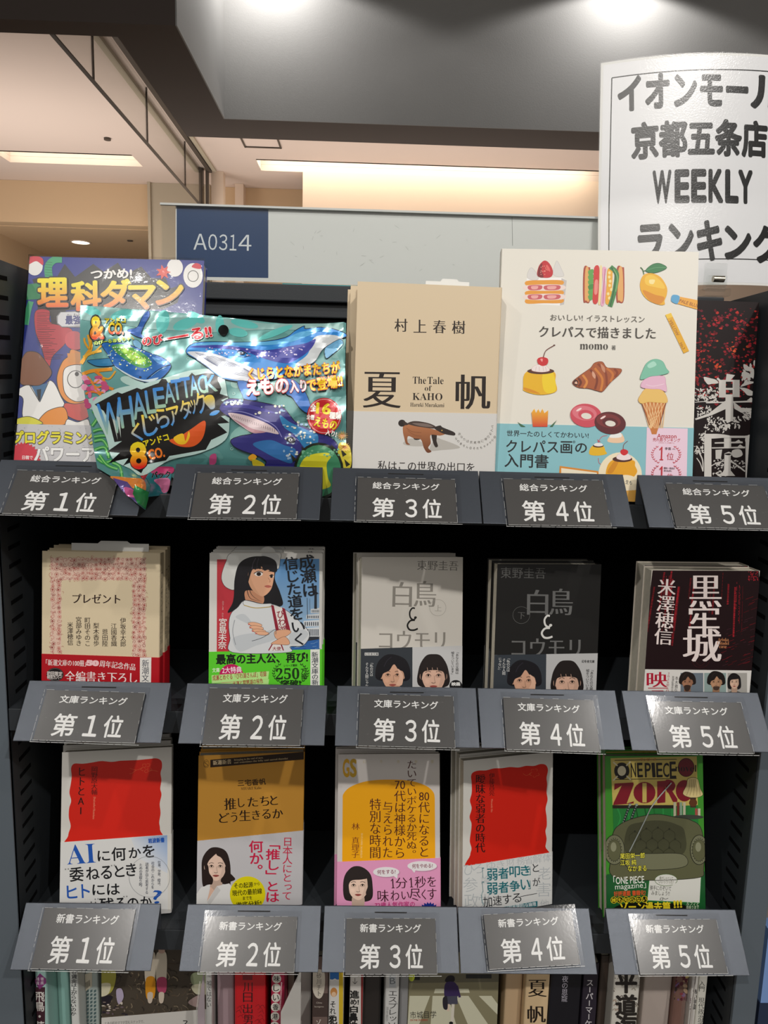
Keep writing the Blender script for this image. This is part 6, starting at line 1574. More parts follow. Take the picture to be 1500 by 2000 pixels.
# silvery holographic head strip
bs.P([(36, 80), (500, 115), (1240, 190), (1800, 250), (2480, 245), (2480, 320), (1800, 300), (1240, 330), (700, 300), (36, 210)], '#8fb8b4')
for x, y, rx, ry, a in ((140, 130, 90, 40, 20), (420, 170, 110, 50, -15), (800, 230, 60, 110, 10), (1010, 250, 120, 50, -20), (1110, 190, 90, 40, 30), (1560, 250, 130, 35, 12), (1500, 330, 90, 40, 10), (1850, 330, 170, 30, -22), (1330, 260, 40, 90, 0)): bs.E(x, y, rx, ry, '#63c3bd', rot=a)
for k in range(30):
    x, y = rnd.uniform(300, 2300), rnd.uniform(500, 1500); bs.E(x, y, 12, 12, None, edge='#bfe6df', ew=3, n=14)
# corals and weeds on the left
for pts, w, c in (([(40, 620), (90, 540), (130, 470), (110, 350)], 34, '#e0a02c'), ([(60, 560), (140, 520), (230, 500)], 26, '#e8b03a'), ([(110, 480), (75, 420), (70, 380)], 18, '#e0a02c'), ([(50, 720), (130, 690), (220, 680), (330, 670)], 34, '#e0952a'), ([(170, 690), (230, 740), (280, 830), (340, 860)], 26, '#dd8428'), ([(220, 740), (300, 760), (360, 690)], 16, '#e0a02c'), ([(80, 900), (150, 880), (230, 900)], 22, '#e07a38'), ([(150, 530), (210, 470), (240, 440)], 16, '#e8b03a')): bs.C(pts, w, c)
for k in range(26):
    x, y = rnd.uniform(60, 270), rnd.uniform(740, 1010); x = max(x, 60 + (y - 740) * .12); bs.E(x, y, rnd.uniform(18, 40), rnd.uniform(14, 34), rnd.choice(['#d86a9a', '#e58ab4', '#c4507e', '#e8a0bc']), n=10)
for k in range(5): bs.C([(100 + k * 30, 740 + k * 50), (160 + k * 22, 800 + k * 40), (210 + k * 20, 770 + k * 60)], 14, '#e08a34')
for pts in ([(150, 1060), (190, 1120), (140, 1200)], [(150, 1250), (220, 1230), (300, 1250)], [(160, 1340), (240, 1330), (290, 1400)], [(165, 1420), (260, 1400), (300, 1500)], [(190, 1500), (250, 1540), (330, 1520)], [(330, 1540), (400, 1580), (420, 1680)], [(160, 1300), (230, 1290), (310, 1290)], [(210, 1470), (280, 1560), (380, 1600)]): bs.C(pts, 30, '#3f9a4e'); bs.C(pts, 9, '#8fd07c')
# folded corner at the bottom left
bs.B([(310, 1670), (480, 1680), (620, 1700), (640, 1800), (560, 1790), (420, 1740)], '#d9843a'); bs.P([(330, 1680), (470, 1720), (600, 1880), (560, 1920), (420, 1800)], '#5a4a86'); bs.B([(440, 1770), (520, 1790), (560, 1860), (470, 1850)], '#d3629a'); bs.P([(540, 1750), (680, 1820), (640, 1970), (560, 1910), (520, 1830)], '#2f8a4c')
bs.P([(600, 1600), (885, 1570), (880, 1680), (835, 1840), (660, 1860), (690, 1760)], '#2f7d86'); bs.B([(690, 1590), (885, 1580), (885, 1640), (720, 1650)], '#c0386e'); bs.B([(720, 1700), (860, 1690), (850, 1800), (800, 1820), (770, 1760)], '#d87aa4'); bs.P([(580, 1650), (620, 1620), (665, 1640), (625, 1710)], '#b3182a'); bs.T('パック', 695, 1655, 870, 1650, 60, '#141414', 'x', '#e9c8d4', .05)
# whale shark
bs.B([(470, 310), (560, 280), (600, 200), (640, 140), (672, 132), (675, 180), (630, 260), (600, 340), (640, 380), (560, 370)], '#2c5fae', '#10213c', 5)
bs.B([(100, 590), (200, 580), (320, 570), (350, 610), (320, 640), (200, 645), (130, 620)], '#2f7fb0', '#10213c', 5)
bs.B([(230, 440), (300, 420), (430, 430), (560, 470), (680, 520), (790, 560), (870, 620), (860, 680), (780, 760), (680, 795), (560, 770), (450, 710), (350, 640), (290, 540)], '#1f66b4', '#10213c', 6)
bs.B([(350, 640), (450, 700), (560, 755), (640, 770), (760, 750), (690, 790), (560, 768), (440, 710)], '#cfe0e6')
bs.B([(330, 450), (430, 440), (560, 490), (660, 560), (700, 620), (640, 660), (540, 640), (420, 560), (340, 490)], '#4e9a4a'); bs.B([(400, 470), (520, 500), (620, 570), (640, 620), (560, 620), (450, 540)], '#8fc23c')
for k in range(90):
    x, y = rnd.uniform(290, 700), rnd.uniform(440, 690)
    if abs(y - (400 + (x - 290) * .42 + 70)) < 115: bs.E(x, y, rnd.uniform(4, 9), rnd.uniform(4, 8), rnd.choice(['#e8f2d8', '#cfe46a', '#ffffff', '#a8d8e8']), n=7)
bs.C([(650, 760), (740, 690), (830, 640), (866, 630)], 9, '#0f2c54'); bs.C([(690, 740), (770, 680), (840, 650)], 6, '#7fb4e0'); bs.E(590, 745, 12, 8, '#0c1830'); bs.B([(700, 560), (770, 580), (830, 620), (760, 620)], '#5a9ad6')
bs.B([(520, 410), (560, 400), (600, 440), (590, 480), (540, 460)], '#7fb8dc', '#10213c', 4)
# maker's mark, top left
for t, x0, y0, x1, y1, h in (('&', 128, 290, 245, 285, 200), ('CO.', 295, 290, 435, 295, 100)): bs.T(t, x0, y0, x1, y1, h, ('g', '#f2dc1a', x0, y0 - h * .45, '#dc3a1c', x0, y0 + h * .5), 'x', '#17130f', .09)
bs.T('アンドコ', 262, 222, 452, 216, 46, '#e8d61c', 'x', '#17130f', .08); bs.T('のびーるおもちゃ', 160, 430, 495, 385, 36, '#b8d84a', 'x', '#17130f', .08); bs.L([(120, 480), (135, 405)], 9, '#e0b02c'); bs.L([(505, 370), (530, 395)], 8, '#e0b02c')
bs.T('のび', 610, 412, 795, 392, 88, '#d41f2e', 'x', '#f2d6d6', .08); bs.P([(800, 385), (1040, 338), (1046, 368), (806, 408)], '#f2d6d6'); bs.P([(806, 388), (1038, 344), (1040, 364), (808, 402)], '#d41f2e'); bs.T('る!!', 1065, 350, 1250, 320, 100, '#d41f2e', 'x', '#f2d6d6', .08)
# white glow, title splash and lettering
bs.B([(140, 1000), (350, 860), (640, 800), (860, 740), (1080, 680), (1330, 690), (1400, 900), (1420, 1150), (1380, 1330), (1150, 1450), (860, 1520), (620, 1660), (500, 1600), (330, 1500), (270, 1300)], '#b9d6d0')
bs.P([(165, 1000), (380, 885), (420, 900), (560, 845), (600, 860), (760, 800), (790, 760), (830, 765), (850, 800), (1040, 740), (1070, 705), (1100, 730), (1210, 705), (1320, 720), (1310, 770), (1345, 850), (1330, 900), (1420, 930), (1340, 960), (1420, 1010), (1320, 1040), (1440, 1090), (1340, 1110), (1420, 1170), (1310, 1180), (1400, 1260), (1250, 1330), (1200, 1420), (860, 1480), (830, 1520), (640, 1560), (600, 1640), (520, 1590), (500, 1540), (430, 1570), (480, 1500), (300, 1540), (400, 1450), (280, 1440), (420, 1340), (350, 1350), (300, 1150), (250, 1060)], '#12100f')
title = [('W', 205, 420, 985, 1270, 958, 1300), ('H', 400, 522, 930, 1210, 0, 0), ('A', 520, 640, 890, 1130, 0, 0), ('L', 645, 725, 870, 1080, 0, 0), ('E', 720, 815, 845, 1030, 0, 0), ('A', 815, 905, 800, 985, 0, 0), ('T', 885, 975, 770, 955, 0, 0), ('T', 968, 1058, 750, 935, 0, 0), ('A', 1050, 1130, 735, 915, 0, 0), ('C', 1128, 1205, 730, 895, 0, 0), ('K', 1195, 1300, 730, 880, 0, 0)]
for ch, x0, x1, y0, y1, _, _2 in title:
    sl = -.22 * (x1 - x0) / 2; m_ = (y0 + y1) / 2
    bs.T(ch, x0, m_ - sl * .6, x1, m_ + sl * .6, y1 - y0, ('g', '#2f86d8', x0, y0 + (y1 - y0) * .25, '#9fc4a8', x0 + 20, y1 - (y1 - y0) * .08), 'b')
for pts in ([(330, 1130), (380, 1330), (355, 1150)], [(370, 1110), (410, 1310), (400, 1120)]): bs.P(pts, '#c4cfc8')
for t, x0, y0, x1, y1, h in (('く', 510, 1270, 600, 1250, 170), ('じ', 615, 1200, 745, 1180, 200), ('ら', 740, 1140, 850, 1110, 180), ('ア', 850, 1120, 960, 1090, 170), ('タ', 960, 1060, 1060, 1030, 170), ('ッ', 1055, 1030, 1110, 1015, 130), ('ク', 1105, 1000, 1200, 970, 190), ('!', 1215, 1020, 1290, 990, 190)):
    bs.T(t, x0, y0, x1, y1, h, ('g', '#f0d24a', x0, y0 - h * .4, '#3f9ae6', x0 + 30, y0 + h * .4), 'b')
bs.B([(860, 1335), (950, 1300), (1060, 1230), (1185, 1150), (1195, 1230), (1160, 1330), (1080, 1390), (960, 1390)], '#e0591c'); bs.B([(900, 1310), (985, 1270), (1010, 1340), (1040, 1250), (1050, 1300), (1010, 1365), (940, 1365)], '#f0c01e')
bs.T('アンドコ', 622, 1370, 850, 1300, 60, '#e8d61c', 'x'); bs.T('8', 505, 1480, 640, 1470, 235, ('g', '#f2dc1a', 560, 1370, '#d81f22', 570, 1580), 'x', '#12100f', .06); bs.T('CO.', 668, 1470, 810, 1440, 90, '#ef7a1e', 'x')
# big blue whale
bs.view(410, 600, .195)
bs.B([(-235, 420), (-160, 360), (0, 345), (300, 350), (560, 340), (760, 300), (860, 230), (945, 188), (955, 215), (1100, 200), (1230, 215), (1355, 262), (1355, 300), (1240, 310), (1160, 380), (1090, 480), (1030, 560), (900, 600), (760, 660), (640, 720), (420, 745), (250, 740), (100, 700), (-30, 600), (-140, 520), (-225, 470)], '#2f86d2', '#0f1f38', 7)
bs.B([(-225, 450), (-100, 445), (60, 470), (250, 540), (430, 610), (560, 690), (420, 735), (250, 725), (100, 685), (-30, 590), (-140, 512)], '#d9dde4')
for k in range(10): bs.C([(-150 + k * 14, 455 + k * 9), (60 + k * 18, 500 + k * 18), (300 + k * 18, 590 + k * 12), (470 + k * 6, 690 + k * 3)], 4, '#5a6484')
bs.B([(1050, 300), (1250, 280), (1330, 330), (1240, 350), (1130, 420), (1050, 540), (930, 590), (860, 570), (980, 470)], '#cfd4d6'); bs.B([(1150, 420), (1220, 360), (1310, 320), (1330, 380), (1230, 470), (1165, 510)], '#6aa8d0', '#0f1f38', 5)
bs.B([(-200, 400), (0, 372), (300, 400), (560, 430), (800, 390), (960, 360), (1060, 320), (1000, 430), (840, 540), (740, 560), (560, 520), (330, 440), (60, 410)], '#3a3f9c'); bs.B([(-190, 385), (0, 352), (320, 352), (700, 330), (900, 250), (1100, 225), (1000, 280), (760, 360), (420, 385), (60, 378)], '#5fb0e0')
for k in range(60):
    x = rnd.uniform(-60, 960); y = 395 + (x + 100) * .10 + rnd.uniform(-25, 55) - max(0, x - 640) * .3; bs.E(x, y, rnd.uniform(5, 13), rnd.uniform(4, 10), rnd.choice(['#b8a8e0', '#dcd4f0', '#9a8ad0']), n=7)
bs.E(322, 462, 30, 15, '#0c1830'); bs.E(326, 458, 8, 6, '#e8f0f4'); bs.C([(270, 448), (320, 436), (380, 470)], 6, '#0c1830'); bs.C([(280, 490), (340, 500), (400, 480)], 4, '#0c1830')
for pts in ([(280, 740), (360, 745), (420, 830), (470, 930), (350, 920), (320, 870), (285, 800)], [(740, 720), (860, 740), (960, 860), (1010, 1000), (980, 1060), (900, 1010), (820, 900), (760, 860)]): bs.B(pts, '#2f6fc0', '#0f1f38', 6)
bs.E(135, 230, 52, 54, '#0b0d0e')
# dark humpback, lower right
bs.B([(95, 1010), (130, 950), (200, 915), (330, 925), (500, 950), (650, 980), (740, 1010), (800, 1080), (860, 1150), (980, 1210), (1150, 1270), (1280, 1380), (1310, 1620), (620, 1620), (560, 1540), (480, 1490), (330, 1440), (235, 1390), (210, 1330), (300, 1290), (430, 1260), (330, 1190), (230, 1120), (130, 1060)], '#33307c', '#0d0d24', 7)
bs.B([(185, 1060), (300, 1070), (440, 1110), (600, 1180), (690, 1270), (560, 1250), (440, 1262), (330, 1200), (230, 1125)], '#d9c4c8'); bs.B([(230, 1120), (330, 1190), (430, 1258), (560, 1250), (420, 1215), (300, 1150)], '#b98a94')
for k in range(20): bs.L([(210 + k * 23, 1068 + k * 8), (230 + k * 22, 1100 + k * 8)], 3, '#4a3440')
bs.B([(700, 1080), (800, 1150), (950, 1220), (1080, 1280), (1060, 1400), (960, 1420), (850, 1280), (740, 1200)], '#2f80b8'); bs.B([(430, 1370), (600, 1330), (740, 1380), (860, 1430), (820, 1560), (680, 1520), (560, 1460)], '#2f6fae')
bs.B([(130, 1000), (300, 960), (520, 1010), (660, 1060), (560, 1050), (340, 1010)], '#4a469c'); bs.C([(180, 1040), (330, 1050), (500, 1110), (650, 1190), (720, 1300)], 9, '#8a88c8')
for k in range(120):
    q = rnd.random()
    if q < .4: x, y = rnd.uniform(130, 330), rnd.uniform(915, 975)
    elif q < .55: x, y = rnd.uniform(430, 740), rnd.uniform(980, 1070)
    else: x, y = rnd.uniform(740, 1060), rnd.uniform(1120, 1520)
    if q < .4 and y < 960 - (x - 130) * .2: continue
    bs.E(x, y, rnd.uniform(7, 20), rnd.uniform(6, 15), rnd.choice(['#d8dccb', '#b8c8d8', '#e8e6d4', '#8fb0d0']), n=8)
bs.E(810, 1330, 46, 28, '#0d0d24', rot=15); bs.E(806, 1328, 20, 14, '#d8dce0'); bs.E(808, 1330, 9, 9, '#0d0d24'); bs.C([(750, 1300), (820, 1290), (890, 1340)], 9, '#7f7cc0')
# green dome with barbs, flowers
bs.B([(1290, 1370), (1400, 1400), (1410, 1600), (1300, 1620)], '#d8c83a'); 
for x, y in ((915, 1390), (810, 1470), (1210, 1370), (1310, 1420), (1345, 1520)): bs.P([(x, y), (x + 60, y + 55), (x + 20, y + 80)], '#2a2a18')
bs.E(1090, 1640, 250, 285, '#1a2416'); bs.E(1090, 1640, 225, 260, '#3f8a62'); bs.B([(900, 1640), (940, 1520), (1040, 1470), (1180, 1460), (1210, 1500), (1170, 1570), (1180, 1700), (1200, 1800), (1000, 1820)], '#d6d02a')
for k in range(24): bs.E(rnd.uniform(900, 1290), rnd.uniform(1420, 1500), 12, 10, '#6fb088', n=8)
for x, y in ((1325, 1285), (1350, 1400)):
    for k in range(14):
        a = 2 * pi * k / 14; bs.B([(x, y), (x + 30 * cos(a - .12), y + 26 * sin(a - .12)), (x + 62 * cos(a), y + 50 * sin(a)), (x + 30 * cos(a + .12), y + 26 * sin(a + .12))], rnd.choice(['#e0a42a', '#d08a1e']))
    bs.E(x, y, 18, 14, '#a8641a')
bs.B([(385, 1500), (430, 1470), (470, 1500), (430, 1540), (395, 1530)], '#e0a020'); bs.B([(430, 1520), (530, 1560), (540, 1600), (440, 1600)], '#d8c42a')
bs.B([(0, 1490), (60, 1470), (60, 1560), (0, 1580)], '#b8487a')
# lettering at the right
bs.T('くじらとなかまたちが', 388, 672, 1300, 600, 118, '#f2c81c', 'x', '#c8202a', .075)
bs.T('えもの', 370, 805, 782, 778, 150, '#f2e8ea', 'x', '#c8202a', .075); bs.T('入り', 800, 795, 962, 785, 118, '#f2e8ea', 'x', '#c8202a', .075); bs.T('で登場!!', 975, 785, 1325, 735, 125, '#f2c81c', 'x', '#c8202a', .075); bs.T('とうじょう', 1075, 718, 1235, 692, 22, '#f6e8e0', 'b', '#8a1a20', .06)
bs.E(1145, 1090, 172, 182, '#c81c24', n=40); bs.E(1145, 1090, 158, 168, None, edge='#f0d4d0', ew=4, n=40)
bs.T('全', 1005, 1005, 1065, 1002, 74, '#f4efe8', 'x', '#8a1216', .05); bs.T('16', 1070, 1010, 1205, 1020, 105, '#f2d81c', 'x', '#8a1216', .05); bs.T('種類', 1198, 1080, 1312, 1095, 66, '#f4efe8', 'x', '#8a1216', .05)
bs.T('全種', 970, 1095, 1045, 1105, 50, '#f4efe8', 'x', '#8a1216', .05); bs.T('えもの', 1050, 1140, 1268, 1185, 92, '#f2d81c', 'x', '#8a1216', .05); bs.T('入り!', 1160, 1250, 1268, 1275, 56, '#f4efe8', 'x', '#8a1216', .05)
bs.build('printed_front', FOIL, bagroot)
bk = Sheet(bagroot, bO, bu, bv, bn, None, 0, lambda p, a, b: pouch(p, a, b) - (CAM - p).normalized() * .0022, .005)
bk.P(OUTL, '#9fb4b2')
bk.build('back_film', FOIL, bagroot)
# ---------------------------------------------------------------- the shelf of spines below
SZ = BZ[3]
LAST = [-9.0]
def spine_book(name, label, px0, px1, Y, H, depth, col, art=None, lean=0.0, skin=PRINT, group=None, cat='book'):
    a = at(px0, 1950, Y); b = at(px1, 1950, Y)
    if a.x < LAST[0] + .0004: a.x = LAST[0] + .0004
    T = b.x - a.x; LAST[0] = b.x; u = Vector((1, 0, 0))
    O = Vector((a.x, Y, SZ + .0003))
    t = thing(name, label, cat, Matrix.Translation(O), group)
    bpy.context.view_layer.update()
    c = Solid()
    r = min(.002, T * .2); g = .0005
    path = [(T, depth), (T, r), (T - r * .3, r * .3), (T - r, 0), (r, 0), (r * .3, r * .3), (0, r), (0, depth)]
    inn = [(T - g, depth), (T - g, r), (T - g - r * .3, r * .3 + g), (T - r, g), (r, g), (r * .3 + g, r * .3 + g), (g, r), (g, depth)]
    c.profile(path, inn, 0, H, col)
    s = Sheet(t, O, u, Vector((0, 0, 1)), Vector((0, -1, 0)), (0.0002, 0, T - .0002, H))
    if art: art(s)
    s.dump(c.v, c.f, c.c, c.m, 0)
    mesh_obj('cover', c.v, c.f, skin, t, c.m, cols=c.c)
    m = MB(); m.box(g + .0001, T - g - .0001, .004, depth - .001, .001, H - .0015); m.build('page_block', [PAGES], t)
    return t, O, T
V0 = lambda s: s.view(0, 1880, .2)
def a1(s):
    V0(s); s.R(340, 240, 440, 700, '#4a2a34'); s.P([(330, 180), (390, 104), (472, 180), (388, 262)], '#8a3f7c')
    for ch, x, y in (('徹', 412, 160), ('底', 412, 198), ('踏', 368, 160), ('査', 368, 198)): s.T(ch, x - 16, y, x + 16, y, 32, '#e8d8e4', 'b')
    s.V_('飛鳥・藤原', 388, 285, 385, 770, 84, '#ece6e0', 'b')
spine_book('spine_book', 'pale teal spine with a purple diamond at the lower left', 70, 92, .022, .19, .13, '#a9cfc8', a1)
spine_book('spine_book', 'plain pale teal spine right of the purple diamond spine', 92.5, 135, .045, .19, .11, '#8fb8b0')
def a2(s): V0(s); s.V_('なぜ賃金は上がらないのか', 728, 40, 715, 520, 50, '#1a1c20', 'b')
spine_book('spine_book', 'white spine lettered in black beside a patterned back cover', 137, 153, .022, .173, .105, '#d9dcd8', a2)
def a3(s):
    V0(s)
    for k in range(13):
        for j in range(4): s.P([(810 + j * 36, 270 + k * 36), (832 + j * 36, 262 + k * 36), (830 + j * 36, 285 + k * 36), (808 + j * 36, 294 + k * 36)], '#4f6668')
    s.P([(805, 120), (900, 90), (900, 230), (810, 300)], '#c9c2ae')
    for k in range(8): s.L([(812 + k * 9, 210 - k * 6), (816 + k * 9, 280 - k * 8)], 4, '#2a2624')
spine_book('spine_book', 'grey patterned spine with a barcode left of the painted flyer', 154, 192, .04, .173, .09, '#a8b4b0', a3)

def faceout(name, label, px0, px1, Y, top, art, col, cat='book', T=.012, lean=.08):
    a = at(px0, 1960, Y); b = at(px1, 1960, Y); W = b.x - a.x
    if a.x < LAST[0] + .0006: a.x = LAST[0] + .0006
    W = b.x - a.x; LAST[0] = b.x + .0002
    v = Vector((0, sin(lean), cos(lean))); bb = Vector((0, cos(lean), -sin(lean)))
    O = Vector((a.x, Y, SZ + .0005 + T * sin(lean)))
    mw = Matrix((Vector((1, 0, 0)), bb, v)).transposed().to_4x4(); mw.translation = O
    t = thing(name, label, cat, mw); bpy.context.view_layer.update()
    c = Solid(); c.profile(cover_path(W, T, 0, 'r'), cover_path(W, T, -.0005, 'r'), 0, top, col)
    s = Sheet(t, O, Vector((1, 0, 0)), v, -bb, (0, 0, W, top)); art(s); s.dump(c.v, c.f, c.c, c.m, 0)
    mesh_obj('cover', c.v, c.f, PRINT, t, c.m, cols=c.c)
    m = MB(); m.box(.001, W - .0012, .0006, T - .0006, .001, top - .0012); m.build('page_block', [PAGES], t)
def f1(s):
    V0(s); rnd = random.Random(8)
    s.P([(960, -200), (2080, -200), (2080, 440), (960, 530)], '#4a4238')
    for k in range(150):
        x, y = rnd.uniform(965, 2060), rnd.uniform(-60, 470); l = rnd.uniform(10, 60); a = rnd.uniform(-.3, 2.2)
        s.C([(x, y), (x + l * cos(a), y + l * sin(a)), (x + l * 1.4 * cos(a + .3), y + l * 1.4 * sin(a + .3))], rnd.uniform(4, 12), rnd.choice(['#2f2a25', '#6e6252', '#3a332b', '#8a7c66', '#56493a']))
    s.B([(975, -40), (1120, 60), (1130, 180), (1080, 290), (975, 290)], '#a9a44a'); s.B([(975, 210), (1080, 200), (1060, 300), (975, 320)], '#d8d2b4'); s.B([(1000, 330), (1100, 320), (1060, 400), (990, 390)], '#241f28'); s.B([(1140, 260), (1190, 250), (1210, 330), (1170, 400), (1145, 360)], '#b0a4bc')
    for k in range(26): s.E(rnd.uniform(980, 1250), rnd.uniform(380, 510), rnd.uniform(6, 22), rnd.uniform(4, 14), rnd.choice(['#cfc4b8', '#8a7a70', '#2a2430', '#6a5a60']), n=8)
    for x, sk in ((1470, '#d8921e'), (1580, '#b04668')):
        s.B([(x - 45, -100), (x + 45, -100), (x + 50, 120), (x + 30, 200), (x - 40, 200), (x - 55, 60)], '#d6cbb8'); s.B([(x - 40, 150), (x + 45, 145), (x + 40, 330 if x < 1500 else 280), (x - 35, 340 if x < 1500 else 270)], sk); s.B([(x - 25, 290), (x + 25, 290), (x + 15, 380), (x - 20, 380)], '#cfc0ae'); s.B([(x - 20, -180), (x + 25, -180), (x + 30, -105), (x - 25, -105)], '#c9a898')
    s.B([(1880, 100), (2060, 90), (2060, 200), (1890, 210)], '#8f9878'); s.B([(1880, 215), (2060, 200), (2060, 290), (1920, 300)], '#c4c0a4'); s.B([(1840, 380), (1950, 310), (2000, 380), (1940, 430)], '#a08a86')
    s.P([(940, 535), (2090, 440), (2090, 900), (940, 900)], '#cfccc6')
    s.T('とある町のママが営むスナックで、', 1030, 585, 1410, 565, 30, '#3a3836', 'm'); s.C([(1790, 560), (1830, 565), (1800, 600)], 9, '#1a1a1a')
faceout('magazine', 'face-out magazine with a dark painting and pale band below the second bottom card', 192, 400, .028, .196, f1, '#5a5044', 'magazine')
def a4(s): s.view(290, 1880, .2); s.T('1987', 572, 136, 622, 136, 18, '#444', 'g'); s.V_('嘘ではない', 594, 175, 590, 440, 42, '#1a1c20', 'm')
spine_book('spine_book', 'thin pale grey spine just right of the painted magazine', 400, 414, .03, .173, .1, '#d4d4d0', a4)
spine_book('spine_book', 'wide dusky mauve spine left of the red spine', 424, 457, .04, .188, .1, '#a89298')
def a5(s):
    s.view(290, 1880, .2)
    for ch, y in (('川', 240), ('日', 340), ('出', 450), ('男', 560)): s.T(ch, 925, y, 1015, y, 92, '#1a0c0e', 'm')
    s.R(920, 120, 1015, 170, '#7a0f1c')
    for k in range(24):
        x, y = random.uniform(850, 1120), random.uniform(430, 600); s.C([(x, y), (x + 30, y - 20), (x + 50, y + 10)], 3, '#6a0a14')
spine_book('spine_book', 'bright red spine with thin black characters', 458, 519, .022, .19, .13, '#c8141f', a5, skin=GLOSSY)
def a6(s):
    s.view(290, 1880, .2)
    for k, ch in enumerate('味しい香港食'):
        y = 158 + k * 92; s.E(1252 - k * 4, y, 44, 44, '#e8e2d8', n=20); s.T(ch, 1224 - k * 4, y, 1280 - k * 4, y, 56, '#1a1a1a', 'b')
spine_book('spine_book', 'crimson spine with black characters in white discs', 529, 556, .024, .188, .12, '#b02a4c', a6)
spine_book('spine_book', 'brownish grey spine right of the white-disc crimson spine', 557, 574, .05, .18, .1, '#8a7c70')
spine_book('spine_book', 'pale grey spine standing behind the third clear divider', 582, 608, .05, .186, .1, '#bdbab4')
def a7(s):
    s.view(580, 1880, .2); s.B([(155, 120), (265, 120), (262, 290), (215, 355), (160, 290)], '#d8cfc0'); s.R(150, 300, 305, 530, '#4a3c38'); s.B([(155, 90), (265, 90), (260, 290), (215, 352), (162, 290)], '#d8cfc0')
    s.V_('砂川チト', 216, 100, 214, 330, 40, '#3a3230', 'm'); s.T('Chito', 188, 392, 245, 392, 16, '#cfc4b8', 'g'); s.T('Sunagawa', 170, 432, 262, 432, 18, '#cfc4b8', 'g'); s.T('ゾ', 190, 580, 235, 578, 46, '#e4dcd2', 'b')
spine_book('spine_book', 'brown and cream spine with a shield-shaped title patch', 610, 641, .026, .188, .12, '#75625c', a7)
def a8(s):
    s.view(580, 1880, .2); s.R(322, 0, 412, 165, '#2f6fb8'); s.C([(322, 165), (345, 178), (370, 160), (395, 180), (412, 170)], 10, '#e8e6e2')
    s.E(360, 290, 34, 46, '#c98a4a'); s.E(360, 310, 22, 24, '#e8c4a0'); s.V_('それでも', 352, 375, 345, 640, 52, '#1a1a1a', 'b'); s.T('犯', 312, 565, 390, 562, 80, '#1a1a1a', 'x'); s.R(410, 0, 450, 900, '#d8b82a')
spine_book('spine_book', 'white and blue spine with a small curly-haired head and yellow edge', 642, 671, .024, .182, .11, '#dedcd8', a8)
def a9(s): s.view(580, 1880, .2); s.L([(566, 150), (566, 205)], 5, '#333'); s.C([(545, 185), (566, 208), (588, 182)], 5, '#333'); s.T('進', 520, 312, 605, 312, 75, '#1a1a1a', 'x'); s.T('め!', 525, 385, 602, 385, 52, '#1a1a1a', 'x'); s.T('白', 520, 455, 592, 455, 66, '#1a1a1a', 'x'); s.T('鼻', 510, 535, 592, 535, 90, '#1a1a1a', 'x'); s.T('進', 508, 620, 590, 620, 80, '#1a1a1a', 'x'); s.R(625, 0, 648, 900, '#8a2a2c')
spine_book('spine_book', 'white spine with chunky black brush characters and a red edge', 683, 709, .024, .186, .12, '#dcd8d2', a9)
spine_book('spine_book', 'dark brown glossy spine beside the chunky black lettering', 710, 744, .05, .18, .1, '#2e2826', None, skin=GLOSSY)
def a10(s): s.view(580, 1880, .2); s.R(900, 120, 965, 245, '#bfc4c8'); s.T('B', 908, 180, 960, 178, 60, '#5a6066', 'l'); s.V_('エスプレッソ', 938, 270, 925, 640, 80, '#1a1a1a', 'g'); s.V_('珈琲雑学', 884, 430, 878, 580, 20, '#777', 'm')
spine_book('spine_book', 'pale grey spine with a B logo left of the street photo', 752, 779, .024, .186, .12, '#d2d2d0', a10)
spine_book('spine_book', 'slim grey spine tight against the street photo book', 780, 797, .036, .18, .1, '#8f8f90')
def f2(s):
    s.view(750, 1800, .5); s.R(60, -100, 500, 500, '#8a8468')
    for pts in ([(100, 290), (180, 290), (130, 420), (90, 430)], [(190, 290), (250, 290), (290, 430), (180, 430)], [(280, 290), (330, 290), (420, 420), (340, 430)], [(370, 290), (420, 290), (480, 370), (480, 400)], [(200, 262), (330, 262), (335, 278), (195, 280)]): s.P(pts, '#cfcdb4')
    s.P([(95, 205), (480, 205), (480, 235), (95, 240)], '#6a6654'); s.R(95, 205, 140, 228, '#1f2022'); s.R(320, 205, 420, 222, '#2a2b2c'); s.E(108, 215, 12, 18, '#b8c43a')
    s.B([(238, 232), (250, 212), (272, 212), (276, 230), (260, 240)], '#1d1820'); s.B([(238, 245), (262, 234), (284, 246), (288, 292), (240, 298)], '#3a2a58'); s.P([(238, 292), (286, 290), (288, 322), (236, 326)], '#4a4a5a'); s.L([(284, 250), (296, 296)], 9, '#3a2a58'); s.L([(252, 322), (250, 350)], 10, '#d8c4b0'); s.L([(270, 322), (266, 395)], 11, '#d8d2c4'); s.E(262, 396, 8, 6, '#1a1a1a'); s.B([(230, 300), (246, 292), (248, 340), (232, 338)], '#2a2630')
    s.T('市城目学', 102, 365, 204, 362, 28, '#2a2a26', 'g'); s.T('ON THE CROSSING', 102, 385, 170, 384, 7, '#b0402a', 'b'); s.P([(80, 405), (480, 400), (480, 430), (80, 430)], '#4f7a6a')
faceout('art_book', 'face-out book with a girl walking over a street crossing', 797, 976, .03, .186, f2, '#bdb892')
spine_book('spine_book', 'plain tan spine left of the cream spine with two black characters', 986, 1019, .034, .188, .12, '#c4a885')
def a11(s): s.view(870, 1880, .2); s.T('夏', 812, 252, 985, 252, 165, '#1c0f06', 'M'); s.T('帆', 805, 505, 975, 505, 165, '#1c0f06', 'M')
spine_book('spine_book', 'cream tan spine with two large black characters', 1020, 1072, .022, .195, .13, '#d9bd94', a11)
def a12(s): s.view(870, 1880, .2); s.V_('夜の恩寵', 1170, 130, 1160, 385, 52, '#b8b4c0', 'm')
spine_book('spine_book', 'wide near-black spine with small grey characters', 1073, 1134, .022, .19, .13, '#15141c', a12)
